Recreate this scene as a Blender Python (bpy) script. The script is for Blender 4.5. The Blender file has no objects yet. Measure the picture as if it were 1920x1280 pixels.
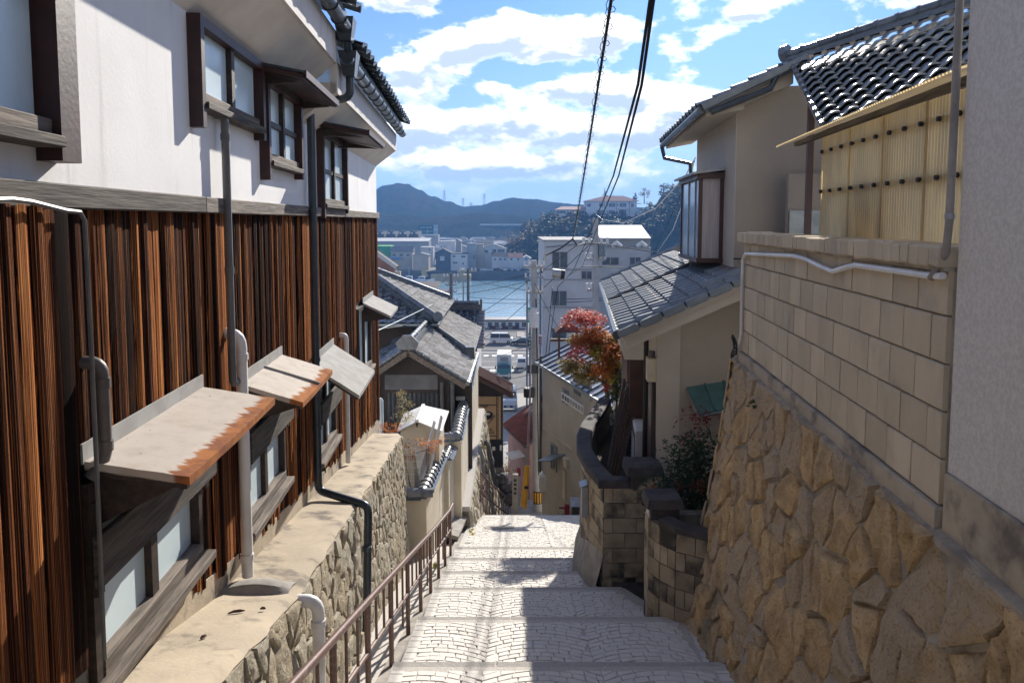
import bpy, math, random
from mathutils import Vector, Matrix, noise
R = math.radians
random.seed(11)
sc = bpy.context.scene
C = sc.collection

# ---------------------------------------------------------------- camera (eye at the origin, z = 0)
FPX, PITCH, SHIFT = 1400.0, R(4.6), 113.0
cam = bpy.data.cameras.new('camera')
cam.sensor_width = 36.0
cam.lens = FPX / 1920 * 36
cam.shift_y = -SHIFT / 1920
cam.clip_start, cam.clip_end = 0.05, 20000
camo = bpy.data.objects.new('camera', cam)
camo.rotation_euler = (R(90) - PITCH, 0, 0)
C.objects.link(camo)
sc.camera = camo

# ---------------------------------------------------------------- light
SUN_AZ, SUN_EL = R(15), R(27)          # to the right of straight ahead, above the horizon
sund = Vector((math.sin(SUN_AZ) * math.cos(SUN_EL), math.cos(SUN_AZ) * math.cos(SUN_EL), math.sin(SUN_EL)))
sl = bpy.data.lights.new('sun', 'SUN')
sl.energy, sl.angle, sl.color = 3.3, R(0.53), (1.0, 0.93, 0.82)
so = bpy.data.objects.new('sun', sl)
so.rotation_euler = (-sund).to_track_quat('-Z', 'Y').to_euler()
so.location = sund * 60
C.objects.link(so)

sc.view_settings.view_transform = 'Standard'
sc.view_settings.look = 'None'
sc.view_settings.gamma = 1.0
sc.view_settings.exposure = 1.36
sc.view_settings.use_curve_mapping = False
sc.cycles.use_denoising = True
sc.cycles.max_bounces = 6
sc.cycles.adaptive_threshold = 0.02
sc.cycles.volume_bounces = 1
sc.cycles.transparent_max_bounces = 24

w = bpy.data.worlds.new('World')
sc.world = w
w.use_nodes = True
NT = w.node_tree
NT.nodes.clear()


class NB:
    """small node-building helper"""
    def __init__(self, nt):
        self.nt = nt
    def n(self, t, **k):
        nd = self.nt.nodes.new(t)
        for a, b in k.items():
            setattr(nd, a, b)
        return nd
    def inp(self, sock, v):
        if isinstance(v, bpy.types.NodeSocket):
            self.nt.links.new(v, sock)
        elif v is not None:
            sock.default_value = v
    def math(self, op, a, b=None, c=None, clamp=False):
        nd = self.n('ShaderNodeMath', operation=op, use_clamp=clamp)
        for i, v in enumerate((a, b, c)):
            self.inp(nd.inputs[i], v)
        return nd.outputs[0]
    def vmath(self, op, a, b=None, out=0):
        nd = self.n('ShaderNodeVectorMath', operation=op)
        self.inp(nd.inputs[0], a)
        if b is not None:
            self.inp(nd.inputs['Scale' if op == 'SCALE' else 1], b)
        return nd.outputs[out]
    def noise(self, vec, scale, detail=4, rough=.5, dist=0.0):
        nd = self.n('ShaderNodeTexNoise')
        self.inp(nd.inputs['Vector'], vec)
        self.inp(nd.inputs['Scale'], scale)
        self.inp(nd.inputs['Detail'], detail)
        self.inp(nd.inputs['Roughness'], rough)
        self.inp(nd.inputs['Distortion'], dist)
        return nd.outputs[0]
    def ramp(self, f, a, b, smooth=True):
        nd = self.n('ShaderNodeMapRange', interpolation_type='SMOOTHSTEP' if smooth else 'LINEAR')
        self.inp(nd.inputs['Value'], f)
        self.inp(nd.inputs['From Min'], a)
        self.inp(nd.inputs['From Max'], b)
        return nd.outputs[0]
    def mix(self, f, a, b, blend='MIX'):
        nd = self.n('ShaderNodeMix', data_type='RGBA', blend_type=blend)
        self.inp(nd.inputs[0], f)
        for s, v in ((nd.inputs[6], a), (nd.inputs[7], b)):
            if isinstance(v, (tuple, list)):
                v = tuple(v)[:3] + (1,)
            self.inp(s, v)
        return nd.outputs[2]
    def link(self, a, b):
        self.nt.links.new(a, b)


def world_nodes():
    b = NB(NT)
    sky = b.n('ShaderNodeTexSky', sky_type='NISHITA', sun_disc=False)
    sky.sun_elevation = SUN_EL
    sky.sun_rotation = SUN_AZ
    sky.altitude = 50
    sky.air_density, sky.dust_density, sky.ozone_density = 1.0, 0.35, 2.2
    tc = b.n('ShaderNodeTexCoord')
    d = b.vmath('NORMALIZE', tc.outputs['Generated'])
    sx = b.n('ShaderNodeSeparateXYZ')
    b.link(d, sx.inputs[0])
    x, y, z = sx.outputs
    # direction -> azimuth and elevation in radians, clouds flattened with their height above the horizon
    az = b.math('ARCTAN2', x, y)
    el = b.math('ARCSINE', z)

    def noise2(v, scale, detail, rough, dist=0.0):
        nd = b.n('ShaderNodeTexNoise', noise_dimensions='2D')
        b.link(v, nd.inputs['Vector'])
        for k_, x_ in (('Scale', scale), ('Detail', detail), ('Roughness', rough), ('Distortion', dist)):
            nd.inputs[k_].default_value = x_
        return nd.outputs[0]
    cv = b.n('ShaderNodeCombineXYZ')
    b.link(az, cv.inputs[0])
    b.link(b.math('MULTIPLY', el, 2.0), cv.inputs[1])
    v = b.vmath('ADD', cv.outputs[0], (1.1, 2.3, 0))
    v2 = b.vmath('ADD', v, (0.004, .040, 0))
    med = noise2(v, 16.0, 6, .58, .1)
    med2 = noise2(v2, 16.0, 3, .58, .1)
    big = noise2(v, 4.2, 1, .5)
    pv = b.n('ShaderNodeCombineXYZ')
    b.link(az, pv.inputs[0])
    b.link(el, pv.inputs[1])
    # heaps of cloud at their bearing and height (azimuth, elevation, half sizes in radians)
    acc = b.math('MULTIPLY_ADD', big, .34, .035)
    sha = b.math('MULTIPLY', b.math('SUBTRACT', med2, med), .42)
    for (px_, py_, rx_, ry_, k_) in [(740, 12, 120, 34, .30), (985, 88, 190, 50, .34), (860, 96, 110, 40, .22), (1120, 78, 150, 44, .22), (770, 140, 110, 62, .30), (1030, 172, 190, 30, .26), (1180, 190, 170, 36, .26),
                                     (930, 232, 300, 40, .24), (1150, 252, 230, 34, .24), (960, 312, 330, 34, .30), (780, 250, 110, 46, .22), (1270, 218, 110, 60, .26), (1385, 6, 160, 26, .30), (1386, 52, 60, 18, .24),
                                     (1700, 48, 120, 26, .24), (1560, 150, 90, 20, .10), (1000, 140, 130, 20, -.20), (1380, 130, 150, 70, -.26), (1080, 12, 210, 30, -.26), (860, 178, 40, 26, -.22), (690, 60, 40, 40, -.12)]:
        mp = b.n('ShaderNodeMapping', vector_type='TEXTURE')
        b.link(pv.outputs[0], mp.inputs[0])
        mp.inputs['Location'].default_value = (math.atan((px_ - 960) / 1400), math.atan((414 - py_) / 1400), 0)
        mp.inputs['Scale'].default_value = (rx_ / 1400 * 1.25, ry_ / 1400 * 1.45, 1)
        gr = b.n('ShaderNodeTexGradient', gradient_type='QUADRATIC_SPHERE')
        b.link(mp.outputs[0], gr.inputs[0])
        acc = b.math('MULTIPLY_ADD', gr.outputs['Fac'], k_ * 1.25, acc)
        if k_ > 0:
            sy = b.n('ShaderNodeSeparateXYZ')
            b.link(mp.outputs[0], sy.inputs[0])
            sha = b.math('MULTIPLY_ADD', b.math('MULTIPLY', gr.outputs['Fac'], sy.outputs[1]), -k_ * 2.2, sha)
    n0 = b.math('MULTIPLY_ADD', med, .62, acc)
    dens = b.ramp(n0, .53, .655)
    body = b.ramp(n0, .54, .66)
    # sunlit edges and tops, greyer bases
    shade = b.math('MULTIPLY', b.ramp(sha, -.055, .075), body)
    ccol = b.mix(shade, (1.0, .98, .95, 1), (.40, .45, .53, 1))
    cs = b.vmath('SCALE', ccol, 6.4)
    skyt = b.mix(1.0, sky.outputs[0], (.125, .240, .445, 1), 'MULTIPLY')
    # thin milky veil low over the horizon
    veil = b.math('MULTIPLY', b.math('EXPONENT', b.math('MULTIPLY', b.math('MAXIMUM', el, 0.0), -7.0)), .85)
    skyt = b.mix(veil, skyt, (3.5, 4.0, 4.5, 1))
    fade = b.ramp(el, .012, .075)
    col = b.mix(b.math('MULTIPLY', b.math('MULTIPLY', dens, fade), .97), skyt, cs)
    bg = b.n('ShaderNodeBackground')
    b.link(col, bg.inputs[0])
    bg.inputs[1].default_value = 0.12
    out = b.n('ShaderNodeOutputWorld')
    b.link(bg.outputs[0], out.inputs[0])


world_nodes()
w.cycles.sampling_method = 'MANUAL'
w.cycles.sample_map_resolution = 256

# ---------------------------------------------------------------- from the photograph's bearings to points of the place
CT, ST = math.cos(PITCH), math.sin(PITCH)
AL, AR = math.atan(.0605), -math.atan(.086)     # how far the left house row / the right house row turn off straight ahead


def ray(px, py):
    x = (px - 960) / FPX
    u = (640 - SHIFT - py) / FPX
    return Vector((x, CT + u * ST, -ST + u * CT))


def P(px, py, Y):
    d = ray(px, py)
    return d * (Y / d.y)


def rotz(v, a):
    c, s = math.cos(a), math.sin(a)
    return Vector((c * v[0] - s * v[1], s * v[0] + c * v[1], v[2]))


def FR(p):          # world -> right-row frame
    return rotz(p, -AR)


def FL(p):          # world -> left-row frame
    return rotz(p, -AL)


def street_z(y):
    if y < 17.5:
        return -1.8 - .3 * y
    if y < 21.5:
        return -7.05 - .62 * (y - 17.5)
    if y < 30:
        return -9.53 - .19 * (y - 21.5)
    return max(-23.5, -11.15 - .175 * (y - 30))


# ---------------------------------------------------------------- mesh building
class MB:
    def __init__(self):
        self.v, self.f, self.m = [], [], []
    def add(self, vs, fs, mi=0):
        o = len(self.v)
        self.v += [tuple(p) for p in vs]
        self.f += [tuple(i + o for i in f) for f in fs]
        self.m += [mi] * len(fs)
        return self
    def hexa(self, p, mi=0):      # p: bottom 4 (ccw) then top 4
        return self.add(p, [(3, 2, 1, 0), (4, 5, 6, 7), (0, 1, 5, 4), (1, 2, 6, 5), (2, 3, 7, 6), (3, 0, 4, 7)], mi)
    def box(self, x0, x1, y0, y1, z0, z1, mi=0):
        return self.hexa([(x0, y0, z0), (x1, y0, z0), (x1, y1, z0), (x0, y1, z0), (x0, y0, z1), (x1, y0, z1), (x1, y1, z1), (x0, y1, z1)], mi)
    def bev(self, x0, x1, y0, y1, z0, z1, b=.01, mi=0):     # box with chamfered edges along its top and sides
        pts = []
        for z, e in ((z0, b), (z0 + b, 0), (z1 - b, 0), (z1, b)):
            for cx, cy, sx, sy in ((x0, y0, 1, 1), (x1, y0, -1, 1), (x1, y1, -1, -1), (x0, y1, 1, -1)):
                pts.append((cx + sx * e, cy + sy * e, z))
        fs = [(3, 2, 1, 0), (12, 13, 14, 15)]
        for k in range(3):
            for i in range(4):
                j = (i + 1) % 4
                fs.append((k * 4 + i, k * 4 + j, k * 4 + 4 + j, k * 4 + 4 + i))
        return self.add(pts, fs, mi)
    def bar(self, a, b, w_, h_, mi=0, up=(0, 0, 1)):   # square bar from a to b
        a, b = Vector(a), Vector(b)
        d = (b - a).normalized()
        s = d.cross(Vector(up))
        if s.length < 1e-4:
            s = d.cross(Vector((1, 0, 0)))
        s.normalize()
        t = s.cross(d).normalized()
        s, t = s * w_ / 2, t * h_ / 2
        return self.hexa([a - s - t, a + s - t, b + s - t, b - s - t, a - s + t, a + s + t, b + s + t, b - s + t], mi)
    def tube(self, pts, r, n=8, cap=True, mi=0):
        pts = [Vector(p) for p in pts]
        rs = r if isinstance(r, (list, tuple)) else [r] * len(pts)
        rings = []
        ref = None
        for i, p in enumerate(pts):
            d = (pts[min(i + 1, len(pts) - 1)] - pts[max(i - 1, 0)]).normalized()
            if ref is None:
                ref = Vector((0, 0, 1)) if abs(d.z) < .9 else Vector((1, 0, 0))
            s = d.cross(ref).normalized()
            t = s.cross(d).normalized()
            ref = t
            rings.append([p + (s * math.cos(a) + t * math.sin(a)) * rs[i] for a in [2 * math.pi * k / n for k in range(n)]])
        vs = [q for rg in rings for q in rg]
        fs = []
        for i in range(len(rings) - 1):
            for k in range(n):
                l = (k + 1) % n
                fs.append((i * n + k, i * n + l, (i + 1) * n + l, (i + 1) * n + k))
        if cap:
            fs.append(tuple(range(n - 1, -1, -1)))
            fs.append(tuple((len(rings) - 1) * n + k for k in range(n)))
        return self.add(vs, fs, mi)
    def quad(self, a, b, c, d, mi=0):
        return self.add([a, b, c, d], [(0, 1, 2, 3)], mi)
    def prism(self, poly, off, mi=0):     # polygon (3-D points) pushed along off
        n = len(poly)
        a = [Vector(p) for p in poly]
        b = [p + Vector(off) for p in a]
        fs = [tuple(range(n - 1, -1, -1)), tuple(range(n, 2 * n))]
        for i in range(n):
            j = (i + 1) % n
            fs.append((i, j, n + j, n + i))
        return self.add(a + b, fs, mi)
    def slab(self, a, b, c, d, t, mi=0):   # sheet abcd (upper face) of thickness t along its normal, downward
        a, b, c, d = map(Vector, (a, b, c, d))
        nn = (b - a).cross(d - a).normalized() * t
        if nn.z < 0:
            nn = -nn
        return self.hexa([a - nn, b - nn, c - nn, d - nn, a, b, c, d], mi)
    def mesh(self, name, mats, smooth=False, shift=(0, 0, 0)):
        me = bpy.data.meshes.new(name)
        sx, sy, sz = shift
        me.from_pydata([(p[0] - sx, p[1] - sy, p[2] - sz) for p in self.v], [], self.f)
        for m in (mats if isinstance(mats, (list, tuple)) else [mats]):
            me.materials.append(m)
        if any(self.m):
            me.polygons.foreach_set('material_index', self.m)
        if smooth:
            me.polygons.foreach_set('use_smooth', [True] * len(me.polygons))
            try:
                me.set_sharp_from_angle(angle=R(40))
            except Exception:
                pass
        me.update()
        return me


BASE = {}
ROT = {'W': 0.0, 'L': AL, 'R': AR}


def thing(name, label, cat, frame='W', base=(0, 0, 0), group=None):
    o = bpy.data.objects.new(name, None)
    a = ROT[frame] if isinstance(frame, str) else frame
    o.empty_display_size = .2
    o.location = rotz(base, a)
    o.rotation_euler = (0, 0, a)
    C.objects.link(o)
    o['label'], o['category'] = label, cat
    if group:
        o['group'] = group
    BASE[o] = Vector(base)
    return o


def part(mb, name, m, parent, smooth=False, kind=None, label=None):
    """a mesh part; its coordinates are those of the parent's frame"""
    b = BASE[parent]
    o = bpy.data.objects.new(name, mb.mesh(name, m, smooth, b))
    C.objects.link(o)
    o.parent = parent
    BASE[o] = b
    if kind:
        o['kind'] = kind
    if label:
        o['label'] = label
    return o


def inst(me, name, parent, loc, rot=None, scale=None):
    """a part that shares its mesh; loc in the parent's frame"""
    o = bpy.data.objects.new(name, me)
    o.location = Vector(loc) - BASE[parent]
    if rot is not None:
        o.rotation_euler = rot.to_euler() if isinstance(rot, Matrix) else rot
    if scale is not None:
        o.scale = scale
    C.objects.link(o)
    o.parent = parent
    return o


def solo(mb, name, label, cat, m, frame='W', smooth=False, group=None):
    """a thing that is one mesh"""
    n = len(mb.v)
    b = (sum(p[0] for p in mb.v) / n, sum(p[1] for p in mb.v) / n, min(p[2] for p in mb.v))
    a = ROT[frame] if isinstance(frame, str) else frame
    o = bpy.data.objects.new(name, mb.mesh(name, m, smooth, b))
    o.location = rotz(b, a)
    o.rotation_euler = (0, 0, a)
    C.objects.link(o)
    o['label'], o['category'] = label, cat
    if group:
        o['group'] = group
    BASE[o] = Vector(b)
    return o


def struct(mb, name, m, kind='structure', frame='W', smooth=False):
    o = bpy.data.objects.new(name, mb.mesh(name, m, smooth))
    o.rotation_euler = (0, 0, ROT[frame])
    C.objects.link(o)
    o['kind'] = kind
    BASE[o] = Vector((0, 0, 0))
    return o


def copy_tree(root, loc, rz=None, label=None, group=None):
    r = root.copy()
    C.objects.link(r)
    r.location = loc
    if rz is not None:
        r.rotation_euler = (0, 0, rz)
    if label:
        r['label'] = label
    if group:
        r['group'] = group
    for ch in list(root.children):
        c = ch.copy()
        C.objects.link(c)
        c.parent = r
        for g in list(ch.children):
            e = g.copy()
            C.objects.link(e)
            e.parent = c
    return r


def text_mesh(s, size=1.0, extrude=0.0):
    cu = bpy.data.curves.new('lettering', 'FONT')
    cu.body = s
    cu.size = size
    cu.extrude = extrude
    cu.align_x, cu.align_y = 'CENTER', 'CENTER'
    cu.resolution_u = 2
    o = bpy.data.objects.new('lettering', cu)
    C.objects.link(o)
    dg = bpy.context.evaluated_depsgraph_get()
    me = bpy.data.meshes.new_from_object(o.evaluated_get(dg))
    bpy.data.objects.remove(o)
    bpy.data.curves.remove(cu)
    return me


def lettering(s, parent, loc, size, m, rz=0.0, sx=1.0):
    """flat letters standing upright, facing -y before the turn rz"""
    me = text_mesh(s, size, .004)
    me.materials.clear()
    me.materials.append(m)
    return inst(me, 'lettering', parent, loc, (R(90), 0, rz), (sx, 1, 1))


# ---------------------------------------------------------------- materials
def mat(name, col, col2=None, scale=6.0, rough=.7, metal=0.0, bump=0.0, bscale=40.0, stretch=(1, 1, 1), rnd=0.0,
        lo=.35, hi=.65, detail=5, spec=.4, col3=None, s3=1.5, lo3=.5, hi3=.75, rrough=0.0, coat=0.0, bdist=.01, trans=0.0, st3=None, bflat=False):
    m = bpy.data.materials.new(name)
    m.use_nodes = True
    nt = m.node_tree
    p = nt.nodes['Principled BSDF']
    b = NB(nt)
    tc = b.n('ShaderNodeTexCoord')
    oi = b.n('ShaderNodeObjectInfo')
    off = b.vmath('SCALE', (37.3, 17.7, 91.1), oi.outputs['Random'])
    v = b.vmath('ADD', tc.outputs['Object'], off)
    vs = b.vmath('MULTIPLY', v, stretch)
    c = tuple(col) + (1,)
    if col2 is not None:
        f = b.ramp(b.noise(vs, scale, detail, .6), lo, hi)
        c = b.mix(f, col, col2)
    if col3 is not None:
        f = b.ramp(b.noise(vs if st3 is None else b.vmath('MULTIPLY', v, st3), s3, 4, .6), lo3, hi3)
        c = b.mix(f, c, col3)
    if rnd:
        k = b.math('ADD', b.math('MULTIPLY', oi.outputs['Random'], rnd * 2), 1 - rnd)
        hs = b.n('ShaderNodeHueSaturation')
        b.inp(hs.inputs['Value'], k)
        b.inp(hs.inputs['Color'], c)
        c = hs.outputs[0]
    b.inp(p.inputs['Base Color'], c)
    if rrough:
        b.inp(p.inputs['Roughness'], b.math('ADD', b.math('MULTIPLY', b.noise(vs, scale * 1.7, 3), rrough), rough - rrough / 2))
    else:
        p.inputs['Roughness'].default_value = rough
    p.inputs['Metallic'].default_value = metal
    p.inputs['Specular IOR Level'].default_value = spec
    p.inputs['Coat Weight'].default_value = coat
    if trans:
        p.inputs['Transmission Weight'].default_value = trans
    if bump:
        bn = b.n('ShaderNodeBump')
        bn.inputs['Strength'].default_value = bump
        bn.inputs['Distance'].default_value = bdist
        b.link(b.noise(v if bflat else vs, bscale, 5, .6), bn.inputs['Height'])
        b.link(bn.outputs[0], p.inputs['Normal'])
    return m


M = {}
M['plaster'] = mat('plaster', (.86, .85, .84), (.80, .79, .78), 1.6, .85, bump=.12, bscale=45, bflat=True, col3=(.60, .58, .56), s3=1.0, lo3=.56, hi3=.84, st3=(4, 9, .9))
M['soffit'] = mat('soffit', (.74, .68, .60), (.64, .58, .51), 2.2, .85, bump=.1)
M['fascia'] = mat('fascia', (.66, .63, .61), (.42, .39, .38), 9, .85, stretch=(1, 1, .12), lo=.5, hi=.8)
M['darkwood'] = mat('dark_wood', (.030, .020, .017), (.055, .036, .028), 9, .55, stretch=(4, 1, 4), bump=.2)
M['redwood'] = mat('red_brown_wood', (.060, .022, .020), (.035, .018, .016), 6, .5, bump=.15)
M['greywood'] = mat('weathered_wood', (.22, .18, .148), (.09, .074, .062), 7, .8, stretch=(4, .45, 6), bump=.5, bscale=10)
M['greywood_d'] = mat('dark_weathered_wood', (.105, .088, .074), (.040, .032, .028), 8, .8, stretch=(4, .4, 6), bump=.5, bscale=10)
M['zinc_d'] = mat('dark_zinc', (.032, .045, .058), (.05, .062, .075), 5, .32, metal=.25, spec=.6)
M['zinc'] = mat('zinc', (.22, .26, .29), (.15, .18, .205), 6, .35, metal=.7)
M['pvc_g'] = mat('grey_pvc', (.115, .115, .12), (.16, .155, .15), 6, .45)
M['pvc_b'] = mat('brown_grey_pvc', (.095, .082, .078), (.13, .115, .105), 6, .45)
M['pvc_w'] = mat('pale_pvc', (.74, .73, .72), (.62, .60, .58), 4, .4)
M['concrete'] = mat('concrete', (.45, .375, .275), (.36, .30, .225), 2.3, .9, bump=.4, col3=(.15, .128, .105), s3=3.4, lo3=.50, hi3=.70)
M['concrete_g'] = mat('grey_concrete', (.33, .305, .275), (.22, .205, .185), 4, .9, bump=.3, bscale=30)
M['concrete_d'] = mat('dark_concrete', (.045, .040, .042), (.075, .066, .064), 5, .85, bump=.3)
M['mortar'] = mat('mortar', (.42, .375, .31), (.27, .235, .19), 5, .95, bump=.5, bscale=30)
M['mortar_l'] = mat('dark_mortar', (.26, .22, .165), (.14, .12, .09), 6, .95, bump=.5, bscale=30)
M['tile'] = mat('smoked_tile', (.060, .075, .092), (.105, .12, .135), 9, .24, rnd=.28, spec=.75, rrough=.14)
M['tile_l'] = mat('sunlit_tile', (.36, .345, .32), (.23, .225, .215), 10, .85, rnd=.30, spec=.15)  # lit copy of the smoked tile: sunlight on right-hand slopes put into the colour
M['tile_b'] = mat('blue_grey_tile', (.12, .15, .175), (.17, .195, .215), 9, .5, rnd=.16, spec=.6)
M['cream'] = mat('cream_plaster', (.60, .53, .41), (.52, .45, .34), 1.4, .9, col3=(.36, .31, .23), s3=.9, lo3=.56, hi3=.9, bump=.1)
M['beige'] = mat('beige_render', (.40, .345, .275), (.36, .31, .25), 1.2, .9, bump=.12, bscale=90)
M['beige_l'] = mat('pale_beige_render', (.50, .45, .38), (.45, .40, .33), 1.2, .9, bump=.1, bscale=90)
M['grey_render'] = mat('sprayed_render', (.64, .605, .555), (.54, .51, .47), 60, .95, bump=.7, bscale=70, bdist=.006, detail=2, col3=(.43, .405, .375), s3=1.0, lo3=.52, hi3=.85, st3=(2, 5, .5))
M['brown'] = mat('brown_paint', (.085, .042, .034), (.065, .032, .027), 4, .45)
M['brown_r'] = mat('brown_rail_paint', (.125, .066, .054), (.21, .15, .13), 14, .42, lo=.5, hi=.75, stretch=(3, .6, 3))
M['white'] = mat('white_paint', (.72, .71, .69), (.63, .62, .60), 3, .7, spec=.15)
M['glass_f'] = mat('frosted_glass', (.68, .80, .84), (.60, .72, .77), 1.5, .3, spec=.5)  # pale blue base colour stands in for the sky mirrored in the panes
M['glass'] = mat('window_glass', (.03, .04, .05), (.05, .06, .075), 2, .08, spec=.8)
M['glass_w'] = mat('far_window_glass', (.10, .13, .16), (.06, .08, .10), 1, .2, spec=.6)
M['curtain'] = mat('curtain', (.52, .48, .46), (.42, .38, .37), 9, .9, stretch=(6, 6, .2))
M['black'] = mat('black_rubber', (.014, .014, .016), None, rough=.5)
M['yellow'] = mat('yellow_plastic', (.78, .42, .02), (.70, .36, .02), 4, .4)
M['red'] = mat('red_paint', (.26, .03, .035), None, rough=.4)
M['asphalt'] = mat('asphalt', (.105, .105, .108), (.135, .133, .13), .35, .9, col3=(.17, .165, .16), s3=.08)
M['soil'] = mat('hillside_soil', (.09, .075, .055), (.055, .055, .038), 1.2, .95, bump=.4)
M['gravel'] = mat('gravel_mortar', (.52, .49, .45), (.41, .385, .35), 45, .95, bump=.8, bscale=60, detail=2)
M['steel'] = mat('galvanised_steel', (.36, .37, .38), (.29, .30, .31), 5, .5, metal=.6)
M['pole'] = mat('concrete_pole', (.43, .43, .43), (.36, .36, .37), 3, .8)


def cedar():
    """charred cedar: black char with the brown wood showing through in long streaks"""
    m = bpy.data.materials.new('charred_cedar')
    m.use_nodes = True
    nt = m.node_tree
    p = nt.nodes['Principled BSDF']
    b = NB(nt)
    tc = b.n('ShaderNodeTexCoord')
    oi = b.n('ShaderNodeObjectInfo')
    rn = oi.outputs['Random']
    v = b.vmath('ADD', tc.outputs['Object'], b.vmath('SCALE', (31.0, 57.0, 83.0), rn))
    g1 = b.noise(b.vmath('MULTIPLY', v, (34, 34, .7)), 1.0, 5, .6, .6)
    g2 = b.noise(b.vmath('MULTIPLY', v, (110, 110, 2.0)), 1.0, 4, .6, .3)
    g3 = b.noise(b.vmath('MULTIPLY', v, (12, 12, 1.8)), 1.0, 3, .6, 1.2)
    f = b.math('ADD', b.math('MULTIPLY', g1, .62), b.math('MULTIPLY', g2, .38))
    thr = b.math('ADD', .442, b.math('MULTIPLY', rn, .12))
    f1 = b.ramp(f, thr, b.math('ADD', thr, .07))
    f2 = b.ramp(f, b.math('ADD', thr, .05), b.math('ADD', thr, .12))
    warm = b.mix(b.ramp(g3, .40, .62), (.17, .044, .016), (.33, .10, .032))
    c = b.mix(f1, (.011, .007, .006), warm)
    c = b.mix(f2, c, b.mix(b.ramp(g3, .40, .62), (.42, .14, .042), (.86, .40, .14)))
    b.inp(p.inputs['Base Color'], c)
    b.inp(p.inputs['Roughness'], b.math('ADD', .6, b.math('MULTIPLY', g2, .3)))
    p.inputs['Specular IOR Level'].default_value = .03
    bn = b.n('ShaderNodeBump')
    bn.inputs['Strength'].default_value = .8
    bn.inputs['Distance'].default_value = .008
    b.link(b.math('ADD', g1, b.math('MULTIPLY', g2, .7)), bn.inputs['Height'])
    b.link(bn.outputs[0], p.inputs['Normal'])
    return m


M['cedar'] = cedar()


def rusty():
    """pale painted sheet, rust creeping in from the outer (+x) edge; the mesh origin lies on the wall, width along y"""
    m = bpy.data.materials.new('painted_sheet_rusting')
    m.use_nodes = True
    nt = m.node_tree
    p = nt.nodes['Principled BSDF']
    b = NB(nt)
    at = b.n('ShaderNodeAttribute', attribute_name='edge')
    tc = b.n('ShaderNodeTexCoord')
    v = tc.outputs['Object']
    n1 = b.noise(b.vmath('MULTIPLY', v, (3, 16, 3)), 1.0, 5, .7)
    n2 = b.noise(v, 9, 5, .6)
    e = b.math('ADD', at.outputs['Fac'], b.math('MULTIPLY', b.math('SUBTRACT', n1, .5), .55))
    f = b.ramp(e, .80, .86)
    paint = b.mix(b.ramp(n2, .4, .75), (.47, .42, .37), (.40, .35, .30))
    spots = b.ramp(b.noise(v, 42, 2, .5), .72, .76)
    paint = b.mix(spots, paint, (.22, .13, .08))
    rust = b.mix(b.ramp(n2, .4, .65), (.36, .145, .05), (.22, .085, .045))
    b.inp(p.inputs['Base Color'], b.mix(f, paint, rust))
    b.inp(p.inputs['Roughness'], b.math('ADD', .65, b.math('MULTIPLY', f, .3)))
    p.inputs['Specular IOR Level'].default_value = .12
    return m


M['rusty'] = rusty()


def stone(name, cols, rough=.95, bump=.9, bs=16.0, moss=0.0, spec=.25):
    m = bpy.data.materials.new(name)
    m.use_nodes = True
    nt = m.node_tree
    p = nt.nodes['Principled BSDF']
    b = NB(nt)
    tc = b.n('ShaderNodeTexCoord')
    oi = b.n('ShaderNodeObjectInfo')
    rn = oi.outputs['Random']
    v = b.vmath('ADD', tc.outputs['Object'], b.vmath('SCALE', (31.0, 57.0, 83.0), rn))
    n1 = b.noise(v, 5.0, 6, .65, .4)
    n2 = b.noise(v, bs * 3, 4, .6)
    n3 = b.noise(v, 1.6, 3, .5)
    c = b.mix(b.ramp(n1, .36, .64), cols[0], cols[1])
    c = b.mix(b.ramp(b.math('ADD', b.math('MULTIPLY', rn, .5), b.math('MULTIPLY', n3, .5)), .40, .62), c, cols[2])
    c = b.mix(b.math('MULTIPLY', b.ramp(n2, .5, .72), .55), c, cols[3])
    if moss:
        c = b.mix(b.math('MULTIPLY', b.ramp(b.noise(tc.outputs['Object'], 1.1, 5, .6), .56, .70), moss), c, (.055, .06, .032))
    b.inp(p.inputs['Base Color'], c)
    p.inputs['Roughness'].default_value = rough
    p.inputs['Specular IOR Level'].default_value = spec
    bn = b.n('ShaderNodeBump')
    bn.inputs['Strength'].default_value = bump
    bn.inputs['Distance'].default_value = .03
    h = b.math('ADD', b.noise(v, bs, 7, .68), b.math('MULTIPLY', b.noise(v, bs * .33, 3, .5), 1.2))
    b.link(h, bn.inputs['Height'])
    b.link(bn.outputs[0], p.inputs['Normal'])
    return m


M['stone_r'] = stone('ochre_granite', [(.68, .48, .255), (.46, .315, .165), (.50, .39, .265), (.13, .095, .062)], moss=.45, bs=22, bump=1.0)
M['stone_l'] = stone('grey_ochre_stone', [(.48, .41, .30), (.36, .30, .215), (.42, .38, .30), (.17, .14, .105)], bs=26, moss=.2, bump=1.0)
M['cobble'] = stone('pale_granite_sett', [(.66, .63, .58), (.58, .555, .515), (.63, .60, .56), (.49, .465, .43)], bump=.35, bs=20, spec=.4, rough=.75)
M['kerb'] = stone('granite_kerb', [(.45, .43, .40), (.38, .365, .34), (.42, .40, .375), (.30, .285, .265)], bump=.3, bs=30)
M['block'] = mat('concrete_block', (.57, .48, .345), (.49, .41, .295), 3.2, .95, bump=.35, bscale=70, rnd=.10, col3=(.30, .265, .22), s3=2.6, lo3=.52, hi3=.8, stretch=(1, 1, .55))
M['block_d'] = mat('stained_block', (.38, .315, .225), (.29, .24, .17), 3.2, .95, bump=.4, bscale=60, rnd=.14, col3=(.05, .045, .04), s3=1.6, lo3=.46, hi3=.66)

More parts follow.
